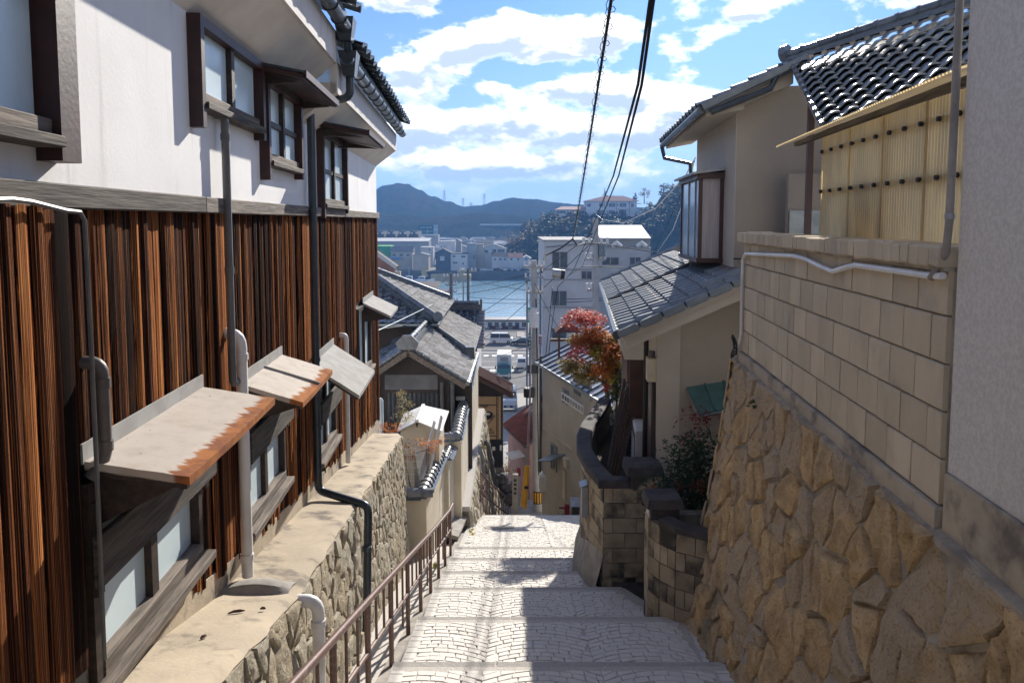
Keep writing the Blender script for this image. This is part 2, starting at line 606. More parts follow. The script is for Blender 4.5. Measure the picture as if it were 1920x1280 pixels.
# ================================================================ ground, street, sea
def grid(x0, x1, nx, y0, y1, ny, zf, xf=None):
    mb = MB()
    vs, fs = [], []
    for j in range(ny + 1):
        y = y0 + (y1 - y0) * j / ny
        for i in range(nx + 1):
            x = x0 + (x1 - x0) * i / nx
            vs.append((x, y, zf(x, y)))
    for j in range(ny):
        for i in range(nx):
            a = j * (nx + 1) + i
            fs.append((a, a + 1, a + nx + 2, a + nx + 1))
    return mb.add(vs, fs)


def hill_z(x, y):
    z = street_z(y) - .75
    if y > 99:
        z = -23.52
    return z


struct(grid(-160, 160, 40, -12, 102, 76, hill_z), 'hillside', M['soil'])
# level garden terraces held by the walls beside the steps
mb = MB().box(-12, -1.9, 12.4, 25.5, -9, -5.9)
struct(mb, 'garden_terrace', M['soil'])
mb = MB()
mb.add([(1.18, 9.0, -3.72), (1.08, 10.4, -3.72), (1.5, 12.4, -3.72), (2.3, 16, -3.72), (9, 16, -3.72), (9, 7.75, -3.72), (1.75, 7.75, -3.72), (1.75, 9.0, -3.72)], [tuple(range(8))])
struct(mb, 'garden_ground', M['soil'])
mb = MB()
mb.add([rotz((1.66, -8, -1.32), AR), rotz((9, -8, -1.32), AR), rotz((9, 7.4, -1.32), AR), rotz((1.66, 7.4, -1.32), AR)], [(0, 1, 2, 3)])
struct(mb, 'yard_ground', M['concrete_g'])

# ---- steps
LIPS = [-2.6, -1.2, .2, 1.6, 2.95, 4.32, 5.72, 7.23, 8.72, 9.83, 10.96, 12.1, 17.4]


def xr(y):
    pts = [(-5, .8), (7.25, 1.845), (8.9, 1.30), (9.0, 1.12), (10.4, 1.0), (12.2, 1.22), (15, 1.6), (18, 1.9)]
    for (a, xa), (b_, xb) in zip(pts, pts[1:]):
        if y <= b_:
            return xa + (xb - xa) * (y - a) / (b_ - a)
    return pts[-1][1]


XL = -.95
mb = MB()
for a, b_ in zip(LIPS, LIPS[1:]):
    rise = .15 if b_ - a < 2 else .10
    z0, z1 = street_z(a) - rise, street_z(b_) - .012
    ys = [a + (b_ - a) * k / 4 for k in range(5)]
    for ya, yb in zip(ys, ys[1:]):
        za = z0 - .012 + (z1 - z0 + .012) * (ya - a) / (b_ - a)
        zb = z0 - .012 + (z1 - z0 + .012) * (yb - a) / (b_ - a)
        mb.hexa([(XL, ya, za - 1), (xr(ya), ya, za - 1), (xr(yb), yb, zb - 1), (XL, yb, zb - 1), (XL, ya, za), (xr(ya), ya, za), (xr(yb), yb, zb), (XL, yb, zb)])
stair = struct(mb, 'stairway', M['gravel'])


def tread_z(y):
    for a, b_ in zip(LIPS, LIPS[1:]):
        if a <= y <= b_:
            rise = .15 if b_ - a < 2 else .10
            z0, z1 = street_z(a) - rise, street_z(b_)
            return z0 + (z1 - z0) * (y - a) / (b_ - a)
    return street_z(y)


rs = random.Random(3)
rest = MB()
nsett = 0
for a, b_ in zip(LIPS, LIPS[1:]):
    if b_ < 4.5:
        continue
    # kerb stones along the lip b_
    x = XL
    xe = min(xr(b_) - .02, xr(b_ - .16) - .02)
    while x < xe - .05:
        l = min(rs.uniform(.75, 1.05), xe - x)
        if xe - x - l < .2:
            l = xe - x
        k = MB()
        z = street_z(b_)
        g = .004
        k.bev(x + g, x + l - g, b_ - .155, b_ + .004, z - .2, z + rs.uniform(0, .004), .008)
        part(k, 'kerb_stone', M['kerb'], stair)
        x += l
    # setts laid in arcs
    v0, v1 = a + .012, b_ - .165
    period, h, pitch = .92, .20, .093
    row = -4
    while True:
        base = v0 + row * pitch
        if base > v1:
            break
        u = XL + .13 + rs.uniform(-.05, 0)
        while u < 2.0:
            l = rs.uniform(.085, .145)
            u1 = u + l

            def arc(uu):
                t = ((uu - XL + .2) / period) % 1.0
                return h * (1 - (2 * t - 1) ** 2)
            t0 = ((u - XL + .2) / period) % 1.0
            t1 = ((u1 - XL + .2) / period) % 1.0
            if t1 < t0 and t1 > .03:
                u1 = u1 - t1 * period
                l = u1 - u
            g = .0034
            if l > .035:
                bb = [base + arc(u + g) + g, base + arc(u1 - g - 1e-4) + g]
                tt = [bb[0] + pitch - 2 * g, bb[1] + pitch - 2 * g]
                j = [rs.uniform(-.006, .006) for _ in range(8)]
                q = [(u + g + j[0], bb[0] + j[1]), (u1 - g + j[2], bb[1] + j[3]), (u1 - g + j[4], tt[1] + j[5]), (u + g + j[6], tt[0] + j[7])]
                q = [(px_, min(max(py_, v0), v1)) for px_, py_ in q]
                area = abs(sum(q[i][0] * q[(i + 1) % 4][1] - q[(i + 1) % 4][0] * q[i][1] for i in range(4))) / 2
                cy = sum(p_[1] for p_ in q) / 4
                cx = sum(p_[0] for p_ in q) / 4
                if area > .0022 and cx + l / 2 < min(xr(cy), xr(cy - .05), xr(cy + .05)) - .12:
                    dz = rs.uniform(-.0015, .002)
                    tl = (rs.uniform(-.0012, .0012), rs.uniform(-.0012, .0012))
                    top = [(p_[0], p_[1], tread_z(p_[1]) + dz + (tl[0] if i in (1, 2) else 0) + (tl[1] if i > 1 else 0)) for i, p_ in enumerate(q)]
                    cxm, cym = cx, cy
                    ch = []
                    for p_ in top:
                        dx, dy = cxm - p_[0], cym - p_[1]
                        dd = math.hypot(dx, dy)
                        ch.append((p_[0] + dx / dd * .007, p_[1] + dy / dd * .007, p_[2]))
                    low = [(p_[0], p_[1], p_[2] - .004) for p_ in top]
                    bot = [(p_[0], p_[1], p_[2] - .03) for p_ in top]
                    vs = bot + low + ch
                    fs = [(8, 9, 10, 11)] + [(i, (i + 1) % 4, 4 + (i + 1) % 4, 4 + i) for i in range(4)] + [(4 + i, 4 + (i + 1) % 4, 8 + (i + 1) % 4, 8 + i) for i in range(4)]
                    if 4.95 < cy < 6.15 and nsett < 300:
                        part(MB().add(vs, fs), 'sett', M['cobble'], stair)
                        nsett += 1
                    else:
                        rest.add(vs, fs)
            u = u1
        row += 1
    # straight border courses along both edges
    for side in (0, 1):
        y = v0
        while y < v1 - .03:
            l = min(rs.uniform(.11, .17), v1 - y)
            x0 = XL + .015 if side == 0 else xr(y + l / 2) - .115
            x1 = x0 + .10
            sk = 0 if side == 0 else (xr(y + l) - xr(y)) / 2
            z0_, z1_ = tread_z(y + .005), tread_z(y + l - .005)
            if side == 1 and (7.2 < y < 8.9):
                y += l
                continue
            rest.hexa([(x0 - sk, y + .006, z0_ - .03), (x1 - sk, y + .006, z0_ - .03), (x1 + sk, y + l - .006, z1_ - .03), (x0 + sk, y + l - .006, z1_ - .03),
                       (x0 - sk, y + .006, z0_), (x1 - sk, y + .006, z0_), (x1 + sk, y + l - .006, z1_), (x0 + sk, y + l - .006, z1_)])
            y += l
part(rest, 'setts', M['cobble'], stair, kind='stuff')
# iron cover in the landing
mb = MB()
c_ = P(936, 985, 15.2)
cz = tread_z(c_.y) + .006
ringv = [(c_.x + .33 * math.cos(a), c_.y + .33 * math.sin(a), tread_z(c_.y + .33 * math.sin(a)) + .008) for a in [2 * math.pi * k / 28 for k in range(28)]]
mb.prism(ringv, (0, 0, -.05))
solo(mb, 'manhole_cover', 'round dark iron cover set flush in the sunlit lower landing', 'manhole cover', M['concrete_g'])

# drain strip between the steps and the left wall
mb = MB()
ys = [-2 + k * .5 for k in range(40)]
for ya, yb in zip(ys, ys[1:]):
    if yb > 17.4:
        break
    za, zb = street_z(ya) - .17, street_z(yb) - .17
    mb.hexa([(-2.2, ya, za - 1), (-.99, ya, za - 1), (-.99, yb, zb - 1), (-2.2, yb, zb - 1), (-2.2, ya, za), (-.99, ya, za), (-.99, yb, zb), (-2.2, yb, zb)])
struct(mb, 'drain_channel', M['gravel'])
mb = MB()
for ya, yb in zip(ys, ys[1:]):
    if yb > 17.4:
        break
    za, zb = street_z(ya) - .10, street_z(yb) - .10
    mb.hexa([(-1.06, ya, za - 1), (-.955, ya, za - 1), (-.955, yb, zb - 1), (-1.06, yb, zb - 1), (-1.06, ya, za), (-.955, ya, za), (-.955, yb, zb), (-1.06, yb, zb)])
struct(mb, 'kerb', M['concrete_g'])

# lower street beyond the landing: steep steps, then a concrete lane down to the water front
mb = MB()
n = 12
for k in range(n):
    y0, y1 = 17.41 + 4.1 * k / n, 17.41 + 4.1 * (k + 1) / n
    z = street_z(17.5) - .62 * 4.0 * (k + 1) / n + .1
    mb.box(-1.0, 2.4, y0, y1, z - .8, z)
struct(mb, 'lower_steps', M['concrete_g'])
mb = MB()
ys = [21.5, 24, 27, 30, 36, 45, 60, 80, 100.7]
for ya, yb in zip(ys, ys[1:]):
    def lane_x(y):
        return (-1.2 - .01 * y, 2.6 + .002 * y)
    a0, a1 = lane_x(ya)
    b0, b1 = lane_x(yb)
    za, zb = street_z(ya) + .03, street_z(yb) + .03
    mb.hexa([(a0, ya, za - 1), (a1, ya, za - 1), (b1, yb, zb - 1), (b0, yb, zb - 1), (a0, ya, za), (a1, ya, za), (b1, yb, zb), (b0, yb, zb)])
struct(mb, 'lane', M['concrete_g'])

# water front
mb = MB().box(-400, 400, 100.5, 169, -31, -23.5)
quay = struct(mb, 'waterfront_road', M['asphalt'])
M['paint'] = mat('road_paint', (.62, .61, .58), (.5, .49, .46), 3, .8)
mb = MB()
for k in range(26):                      # dashed white lines and crossings, seen end-on
    x = -14 + k * 1.5
    for yy, l in ((128.5, .55), (115.5, .6)):
        mb.box(x, x + .9, yy, yy + l * 3, -23.5, -23.494)
mb.box(-60, 60, 133.0, 133.4, -23.5, -23.494)
mb.box(-60, 60, 118.8, 119.2, -23.5, -23.494)
mb.box(-60, 60, 123.8, 124.0, -23.5, -23.494)
struct(mb, 'road_markings', M['paint'])


def water():
    m = bpy.data.materials.new('sea_water')
    m.use_nodes = True
    nt = m.node_tree
    p = nt.nodes['Principled BSDF']
    b = NB(nt)
    tc = b.n('ShaderNodeTexCoord')
    v = tc.outputs['Object']
    p.inputs['Base Color'].default_value = (.22, .38, .46, 1)
    p.inputs['Roughness'].default_value = .12
    bn = b.n('ShaderNodeBump')
    bn.inputs['Strength'].default_value = .55
    bn.inputs['Distance'].default_value = .22
    h = b.math('ADD', b.noise(b.vmath('MULTIPLY', v, (.22, .40, 1)), 1.0, 4, .6), b.math('MULTIPLY', b.noise(v, 1.6, 3, .6), .35))
    b.link(h, bn.inputs['Height'])
    b.link(bn.outputs[0], p.inputs['Normal'])
    return m


mb = MB().quad((-2500, 150, -26), (2500, 150, -26), (2500, 345, -26), (-2500, 345, -26))
struct(mb, 'sea', water())

# ================================================================ left house: white plaster over charred cedar boards
# frame 'L': x towards the street, y along the wall; the wall's face is x = WX
WX = -1.5
house = thing('plaster_house', 'two storey house with white plaster above charred cedar boards and rusty sheet canopies', 'house', 'L', (WX, 6.5, -3.0))
Y1, Y2, YE = -3.0, 6.92, 12.62          # near part, junction, far end
# walls (thick bodies behind the face)
mb = MB().box(WX - .35, WX, Y1, Y2, .10, 1.14)
mb.box(WX - .35, WX, Y2, YE, .10, .92)
part(mb, 'plaster_wall', M['plaster'], house)
mb = MB().box(WX - .38, WX - .035, Y1, YE - .01, -4.2, .1)
part(mb, 'back_wall', M['black'], house)
mb = MB().box(WX - 5.2, WX - .36, YE - .3, YE - .012, -5.2, 1.4)
mb.box(WX - 5.2, WX - 5.0, Y1, YE - .02, -5.2, 1.4)
part(mb, 'gable_wall', M['plaster'], house)
# soffits that slope outwards and up, fascias
for (ya, yb, z0, z1, n_) in ((Y1, Y2, 1.12, 1.42, 0), (Y2 + .001, YE, .90, 1.16, 1)):
    xo = WX + .33
    mb = MB()
    mb.hexa([(WX - .3, ya, z0), (WX + .002, ya, z0), (WX + .002, yb, z0), (WX - .3, yb, z0), (WX - .3, ya, z1 + .1), (WX + .002, ya, z1 + .1), (WX + .002, yb, z1 + .1), (WX - .3, yb, z1 + .1)])
    mb.add([(WX, ya, z0 + .001), (xo, ya, z1), (xo, yb, z1), (WX, yb, z0 + .001), (WX, ya, z1 + .08), (xo, ya, z1 + .08), (xo, yb, z1 + .08), (WX, yb, z1 + .08)],
           [(3, 2, 1, 0), (4, 5, 6, 7), (0, 1, 5, 4), (1, 2, 6, 5), (2, 3, 7, 6)])
    part(mb, 'soffit', M['soffit'], house)
    mb = MB().box(xo - .05, xo + .012, ya, yb - .003, z1 - .012, z1 + .27)
    part(mb, 'fascia', M['fascia'], house)
    # gutter: half round trough on brackets
    gx, gz, r = xo + .10, z1 + .30, .062
    mb = MB()
    y0g, y1g = ya, yb + (.02 if n_ == 0 else .16)
    seg = 10
    pr_ = [(gx + r * math.cos(math.pi + math.pi * k / seg), gz + r * math.sin(math.pi + math.pi * k / seg)) for k in range(seg + 1)]
    pi_ = [(gx + (r - .006) * math.cos(math.pi + math.pi * k / seg), gz + (r - .006) * math.sin(math.pi + math.pi * k / seg)) for k in range(seg + 1)]
    loop = pr_ + pi_[::-1]
    mb.prism([(x, y0g, z) for x, z in loop], (0, y1g - y0g, 0))
    g = part(mb, 'gutter', M['zinc'] if n_ else M['zinc_d'], house)
    yb_ = ya + .3
    while yb_ < yb:
        k = MB().tube([(gx + (r + .005) * math.cos(math.pi * (1 + t / 8)), yb_, gz + (r + .005) * math.sin(math.pi * (1 + t / 8))) for t in range(9)], .007, 5)
        part(k, 'bracket', M['zinc_d'], g)
        yb_ += .42


# tile mesh: one wavy pan tile, 0.28 wide (x), 0.30 long (y down the slope), lip at the lower end
def pan_tile(w_=.28, l_=.31, amp=.026, th=.022, name='tile', m=None, seg=8, dz=.034):
    mb = MB()
    top, n_ = [], seg
    for e, (yy, dz_) in enumerate(((0, .0), (l_, dz))):
        for k in range(n_ + 1):
            t = k / n_
            z = amp * math.sin(2 * math.pi * (t - .10)) + dz_
            top.append((t * w_ - w_ / 2, yy, z))
    vs = top + [(top[n_ + 1 + k][0], l_, top[n_ + 1 + k][2] - th) for k in range(n_ + 1)]
    vs += [(top[k][0], 0, top[k][2] - th) for k in range(n_ + 1)]
    a, b_, c, d = 0, n_ + 1, 2 * (n_ + 1), 3 * (n_ + 1)
    fs = []
    for k in range(n_):
        fs.append((a + k, a + k + 1, b_ + k + 1, b_ + k))
        fs.append((b_ + k, b_ + k + 1, c + k + 1, c + k))
        fs.append((c + k, c + k + 1, d + k + 1, d + k))
    mb.add(vs, fs)
    return mb.mesh(name, m or M['tile'], True)


def basis(u, v, n_):
    m_ = Matrix((u, v, n_)).transposed()
    return m_


def tile_field(parent, o, u, v, cols, rows, w_=.26, l_=.24, me=None, skip=None, wob=.004, name='tile', first=0):
    """rows of tiles on the plane through o; u along the courses, v down the slope (unit vectors in the parent's frame)"""
    u, v = Vector(u).normalized(), Vector(v).normalized()
    n_ = u.cross(v).normalized()
    if n_.z < 0:
        n_ = -n_
    # right-handed basis for the tile: x=u, y=v, z=n
    uu = v.cross(n_)
    uu.normalize()
    rot = basis(uu, v, n_)
    rr = random.Random(int(o[0] * 97 + o[1] * 31))
    cnt = 0
    for r_ in range(rows):
        for c in range(cols):
            if skip and skip(c, r_):
                continue
            p = Vector(o) + u * ((c + .5) * w_) + v * (r_ * l_) + n_ * (rr.uniform(-wob, wob))
            e = rot.to_euler()
            e.z += rr.uniform(-.012, .012)
            inst(me, name, parent, p, e)
            cnt += 1
    return cnt


TILE = pan_tile()
TILE_L = pan_tile(m=M['tile_l'])
TILE_S = pan_tile(.24, .27, .020, name='tile', m=M['tile'], seg=6)
TILE_SL = pan_tile(.24, .27, .018, name='tile', m=M['tile_l'], seg=6)
# roof: board deck and two courses at the eave
for (ya, yb, ze, lab) in ((-1.2, Y2 + .05, 1.84, 0), (Y2 + .06, YE + .12, 1.58, 1)):
    xe = WX + .50
    sl_ = .42
    mb = MB().hexa([(WX - 2.6, ya, ze + sl_ * 3.05 - .05), (xe - .05, ya, ze - .05), (xe - .05, yb, ze - .05), (WX - 2.6, yb, ze + sl_ * 3.05 - .05),
                    (WX - 2.6, ya, ze + sl_ * 3.05), (xe - .05, ya, ze), (xe - .05, yb, ze), (WX - 2.6, yb, ze + sl_ * 3.05)])
    part(mb, 'roof', M['tile'], house)
    vv = Vector((1, 0, -sl_)).normalized()
    st = Vector((xe, yb, ze + .05)) - vv * (.25 * 3)
    tile_field(house, (st.x, st.y, st.z), (0, -1, 0), vv, int((yb - ya) / .27), 3, .27, .25, TILE)

# ---- trim beam between plaster and boards
for ya, yb in ((Y1, 4.30), (4.31, 7.0), (7.2, 9.8), (9.81, YE + .01)):
    mb = MB().bev(WX - .02, WX + .045, ya, yb, .045, .135, .006)
    part(mb, 'trim_beam', M['greywood'] if ya > 3 else M['greywood_d'], house)

# ---- ledge profile and cedar boards
LEDGE = [(-3.0, -.75), (1.0, -1.38), (4.47, -2.27), (6.0, -2.50), (12.2, -3.44), (12.7, -3.52)]


def ledge_z(y):
    for (a, za), (b_, zb) in zip(LEDGE, LEDGE[1:]):
        if y <= b_:
            return za + (zb - za) * (y - a) / (b_ - a)
    return LEDGE[-1][1]


LOW_WIN = [(2.92, 4.12, -1.84, -1.02), (4.95, 6.02, -2.08, -1.12), (7.35, 8.35, -2.40, -1.45), (10.2, 11.5, -2.2, -1.2)]
rb = random.Random(5)


def board_mesh(k):
    """plank 1 m tall, 1 m wide (scaled when placed), face bowed, edges wavy"""
    mb = MB()
    rr = random.Random(k)
    nz, vs, fs = 7, [], []
    bow = rr.uniform(.004, .011) * (1 if k % 2 else -1)
    for i in range(nz):
        t = i / (nz - 1)
        e0, e1 = rr.uniform(-.035, .035), rr.uniform(-.035, .035)
        for x, y in ((0, -.5 + e0), (.012 - max(0, -bow), -.47 + e0), (.016 + bow, -.12), (.016 + bow, .18), (.012 - max(0, -bow), .47 + e1), (0, .5 + e1)):
            vs.append((x, y, t))
    for i in range(nz - 1):
        for c in range(5):
            a = i * 6 + c
            fs.append((a, a + 1, a + 7, a + 6))
    fs.append((5, 4, 3, 2, 1, 0))
    fs.append(tuple((nz - 1) * 6 + c for c in range(6)))
    mb.add(vs, fs)
    return mb.mesh('board', M['cedar'], False)


BOARDS = [board_mesh(k) for k in range(10)]
y = 1.35
while y < YE - .02:
    wd = rb.uniform(.055, .098)
    yc = y + wd / 2
    proud = .05 if yc < 2.86 else 0.0
    base = ledge_z(yc) + .13 + rb.uniform(-.015, .015)
    spans = [(base, .055)]
    for (a, b_, z0, z1) in LOW_WIN:
        if a - .06 < yc < b_ + .05:
            spans = [(base, z0 - .02), (z1 + .08, .055)]
    for (z0, z1) in spans:
        if z1 - z0 < .05:
            continue
        o = inst(BOARDS[rb.randrange(10)], 'board', house, (WX - .022 + proud + rb.uniform(-.002, .007), yc, z0),
                 (rb.uniform(-.004, .004), 0, R(rb.uniform(-9, 8))), (1.0, wd * 1.0, z1 - z0))
    y += wd
mb = MB().box(WX - .04, WX + .018, 1.3, 2.86, ledge_z(2.8), .05)
part(mb, 'board_backing', M['black'], house)

# end board at the far corner, base plinth
mb = MB()
ys_ = [-3 + k * .6 for k in range(27)]
ys_[-1] = YE
for ya, yb in zip(ys_, ys_[1:]):
    za, zb = ledge_z(ya), ledge_z(yb)
    mb.hexa([(WX - .3, ya, za - .3), (WX - .005, ya, za - .3), (WX - .005, yb, zb - .3), (WX - .3, yb, zb - .3),
             (WX - .3, ya, za + .15), (WX - .005, ya, za + .15), (WX - .005, yb, zb + .15), (WX - .3, yb, zb + .15)])
part(mb, 'plinth', M['concrete'], house)


# ---- upper windows
def upper_window(y0, y1, z0, z1, bars=1, transom=None, proud=.075, ears=True, jamb=.055):
    x0, x1 = WX - .03, WX + proud
    f = MB()
    f.box(x0, x1, y0, y0 + jamb, z0 - (.11 if ears else 0), z1)
    f.box(x0, x1, y1 - jamb, y1, z0 - (.05 if ears else 0), z1)
    f.box(x0, x1 - .004, y0 + jamb, y1 - jamb, z1 - .055, z1)
    fo = part(f, 'window_frame', M['redwood'], house)
    s = MB().bev(x0, x1 + .015, y0 + jamb + .001, y1 - jamb - .001, z0 - .005, z0 + .035, .004)
    part(s, 'sill', M['greywood_d'], fo)
    b_ = MB().bev(x0, x1 - .03, y0 + jamb + .001, y1 - jamb - .001, z0 + .035, z0 + .095, .004)
    part(b_, 'sash_rail', M['greywood'], fo)
    step = (y1 - y0 - 2 * jamb) / (bars + 1)
    for k in range(bars):
        yy = y0 + jamb + step * (k + 1)
        part(MB().box(x0, x1 - .028, yy - .03, yy + .03, z0 + .095, z1 - .056), 'mullion', M['darkwood'], fo)
    if transom:
        for k in range(bars + 1):
            part(MB().box(x0, x1 - .04, y0 + jamb + step * k + .032, y0 + jamb + step * (k + 1) - .032, transom - .02, transom + .02), 'transom', M['darkwood'], fo)
    for k in range(bars + 1):
        g = MB().box(x0, WX + .012, y0 + jamb + step * k + .02, y0 + jamb + step * (k + 1) - .02, z0 + .08, z1 - .05)
        part(g, 'pane', M['glass_f'], fo)
    return fo


upper_window(1.3, 2.86, .26, 1.12, 1, .78, .09, jamb=.13)
upper_window(4.21, 5.50, .62, 1.115, 1)
upper_window(5.58, 6.72, .41, 1.06, 1, .73)
upper_window(7.66, 9.2, .14, .92, 1, .52)


def hood(y0, y1, zw, zo, depth, m=M['redwood']):
    h_ = MB().slab((WX - .01, y0, zw), (WX + depth, y0, zo), (WX + depth, y1, zo), (WX - .01, y1, zw), .018)
    ho = part(h_, 'window_hood', M['zinc_d'], house)
    u_ = MB().slab((WX, y0 + .01, zw - .02), (WX + depth - .006, y0 + .01, zo - .02), (WX + depth - .006, y1 - .01, zo - .02), (WX, y1 - .01, zw - .02), .035)
    part(u_, 'underside', m, ho)
    e_ = MB().box(WX + depth, WX + depth + .012, y0, y1, zo - .045, zo + .004)
    part(e_, 'edge_board', M['brown'], ho)
    for yy in (y0 + .10, y1 - .13):
        part(MB().hexa([(WX, yy, zw - .15), (WX + .04, yy, zw - .15), (WX + .04, yy + .05, zw - .15), (WX, yy + .05, zw - .15), (WX, yy, zw - .06), (WX + depth - .06, yy, zo - .06), (WX + depth - .06, yy + .05, zo - .06), (WX, yy + .05, zw - .06)]), 'bracket', M['darkwood'], ho)


hood(5.47, 6.85, 1.13, 1.06, .36)
hood(7.58, 9.0, 1.0, .90, .53)


# ---- lower windows
def low_window(y0, y1, z0, z1, board):
    x0 = WX - .05
    fo = part(MB().box(x0, WX + .03, y0, y0 + .05, z0, z1).box(x0, WX + .03, y1 - .05, y1, z0, z1).box(x0, WX + .025, y0 + .05, y1 - .05, z1 - .06, z1), 'window_frame', M['darkwood'], house)
    ym = (y0 + y1) / 2
    part(MB().box(x0, WX + .015, ym - .03, ym + .04, z0 + .04, z1 - .06), 'mullion', M['darkwood'], fo)
    for a, b_ in ((y0 + .05, ym - .03), (ym + .04, y1 - .05)):
        part(MB().box(x0, WX - .02, a, b_, z0 + .02, z1 - .05), 'pane', M['glass_f'], fo)
    part(MB().bev(WX - .03, WX + .085, y0 - .03, y1 + .04, z0 - .045, z0 + .004, .005), 'sill', M['greywood'], fo)
    part(MB().bev(WX - .03, WX + .035, y0 + .06, y1 - .02, z0 + .004, z0 + .075, .005), 'sash_rail', M['greywood'], fo)
    if board:
        part(MB().bev(WX + .045, WX + .075, y0 - .02, y1 + .12, board - .11, board + .10, .004), 'rail_board', M['greywood_d'], fo)
        for yy in (y0 + .01, y1 + .02):
            part(MB().box(WX - .02, WX + .045, yy, yy + .05, board - .16, board + .22), 'rail_post', M['darkwood'], fo)
    return fo


low_window(*LOW_WIN[0], -1.32)
low_window(*LOW_WIN[1], -1.50)
low_window(*LOW_WIN[2], -1.90)
low_window(*LOW_WIN[3], None)


# ---- painted sheet canopies
def canopy(y0, y1, zw, zo, depth, m, seams=(), up=.07, bracket=True, skew=0.0):
    mb = MB()
    a, b_ = Vector((WX + .012, y0, zw)), Vector((WX + depth, y0 + skew, zo))
    c, d = Vector((WX + depth, y1 + skew, zo)), Vector((WX + .012, y1, zw))
    nx, ny = 8, 10
    vs, fs, ed = [], [], []
    rr = random.Random(int(y0 * 10))
    for i in range(nx + 1):
        for j in range(ny + 1):
            t, s = i / nx, j / ny
            p = a.lerp(b_, t).lerp(d.lerp(c, t), s)
            p.z += rr.uniform(-.0015, .0015) - .012 * math.sin(s * math.pi) * t * .4
            vs.append(p)
            ed.append(t)
    for i in range(nx):
        for j in range(ny):
            k = i * (ny + 1) + j
            fs.append((k, k + ny + 1, k + ny + 2, k + 1))
    mb.add(vs, fs)
    n0 = len(mb.v)
    # turned-down edges
    rim = [vs[i * (ny + 1)] for i in range(nx + 1)] + [vs[nx * (ny + 1) + j] for j in range(1, ny + 1)] + [vs[i * (ny + 1) + ny] for i in range(nx - 1, -1, -1)]
    red = [i / nx for i in range(nx + 1)] + [1] * ny + [i / nx for i in range(nx - 1, -1, -1)]
    low = [p - Vector((0, 0, .035)) for p in rim]
    L_ = len(rim)
    mb.add(rim + low, [(i, i + 1, L_ + i + 1, L_ + i) for i in range(L_ - 1)])
    ed += red + red
    o = part(mb, 'canopy', m, house)
    at = o.data.attributes.new('edge', 'FLOAT', 'POINT')
    at.data.foreach_set('value', ed)
    part(MB().slab(a - Vector((0, 0, .03)), b_ - Vector((.01, 0, .03)), c - Vector((.01, 0, .03)), d - Vector((0, 0, .03)), .02), 'underside', M['darkwood'], o)
    part(MB().box(WX + .005, WX + .014, y0 - .01, y1 + .01, zw - .01, zw + up), 'flashing', M['pale'], o)
    for s in seams:
        p, q = a.lerp(d, s), b_.lerp(c, s)
        part(MB().bar(p + Vector((0, 0, .006)), q + Vector((0, 0, .006)), .012, .016), 'seam', M['pale'], o)
    if bracket:
        for yy in (y0 + .08, y1 - .12):
            part(MB().hexa([(WX, yy, zw - .28), (WX + .03, yy, zw - .28), (WX + .03, yy + .05, zw - .28), (WX, yy + .05, zw - .28), (WX, yy, zw - .06), (WX + depth - .05, yy, zo - .05), (WX + depth - .05, yy + .05, zo - .05), (WX, yy + .05, zw - .06)]), 'bracket', M['darkwood'], o)
    return o


M['pale'] = mat('pale_painted_sheet', (.40, .40, .385), (.34, .33, .315), 7, .85, spec=.08, col3=(.36, .24, .15), s3=14, lo3=.68, hi3=.74)
canopy(2.93, 4.24, -.93, -1.0, .41, M['rusty'])
canopy(4.95, 6.04, -1.07, -1.20, .41, M['rusty'], (.52,))
canopy(7.15, 8.36, -1.37, -1.67, .46, M['pale'], bracket=False)
canopy(10.75, 11.9, -1.17, -1.36, .40, M['pale'], bracket=True)


# ---- pipes
def bend(a, c, b_, r, n_=5):
    """points of a rounded elbow at corner c"""
    a, b_, c = Vector(a), Vector(b_), Vector(c)
    p, q = c + (a - c).normalized() * r, c + (b_ - c).normalized() * r
    return [p.lerp(c, t).lerp(c.lerp(q, t), t) for t in [k / n_ for k in range(n_ + 1)]]


def pipe(pts, r, m, name='downpipe', rr=.09, n_=10, collars=(), parent=house):
    pts = [Vector(p) for p in pts]
    out = [pts[0]]
    for i in range(1, len(pts) - 1):
        out += bend(pts[i - 1], pts[i], pts[i + 1], rr)
    out.append(pts[-1])
    o = part(MB().tube(out, r, n_), name, m, parent, True)
    for c in collars:
        part(MB().tube([Vector(c) - Vector((0, 0, .02)), Vector(c) + Vector((0, 0, .02))], r * 1.18, n_), 'collar', m, o, True)
    return o


pipe([(WX - .02, 4.62, .63), (WX + .06, 4.62, .63), (WX + .06, 4.62, -1.0), (WX + .06, 4.80, -1.0)], .024, M['pvc_g'], rr=.05, collars=[(WX + .06, 4.62, -.3), (WX + .06, 4.62, .5)])
pipe([(WX - .02, 4.74, -.70), (WX + .08, 4.74, -.70), (WX + .08, 4.74, -2.28)], .036, M['pvc_w'], rr=.09, collars=[(WX + .08, 4.74, -.85), (WX + .08, 4.74, -2.15)])
pipe([(WX - .02, 2.97, -.55), (WX + .075, 2.97, -.55), (WX + .075, 2.97, -.93), (WX + .03, 2.93, -1.0)], .026, M['pvc_b'], rr=.05, collars=[(WX + .075, 2.97, -.63), (WX + .075, 2.97, -.88)])
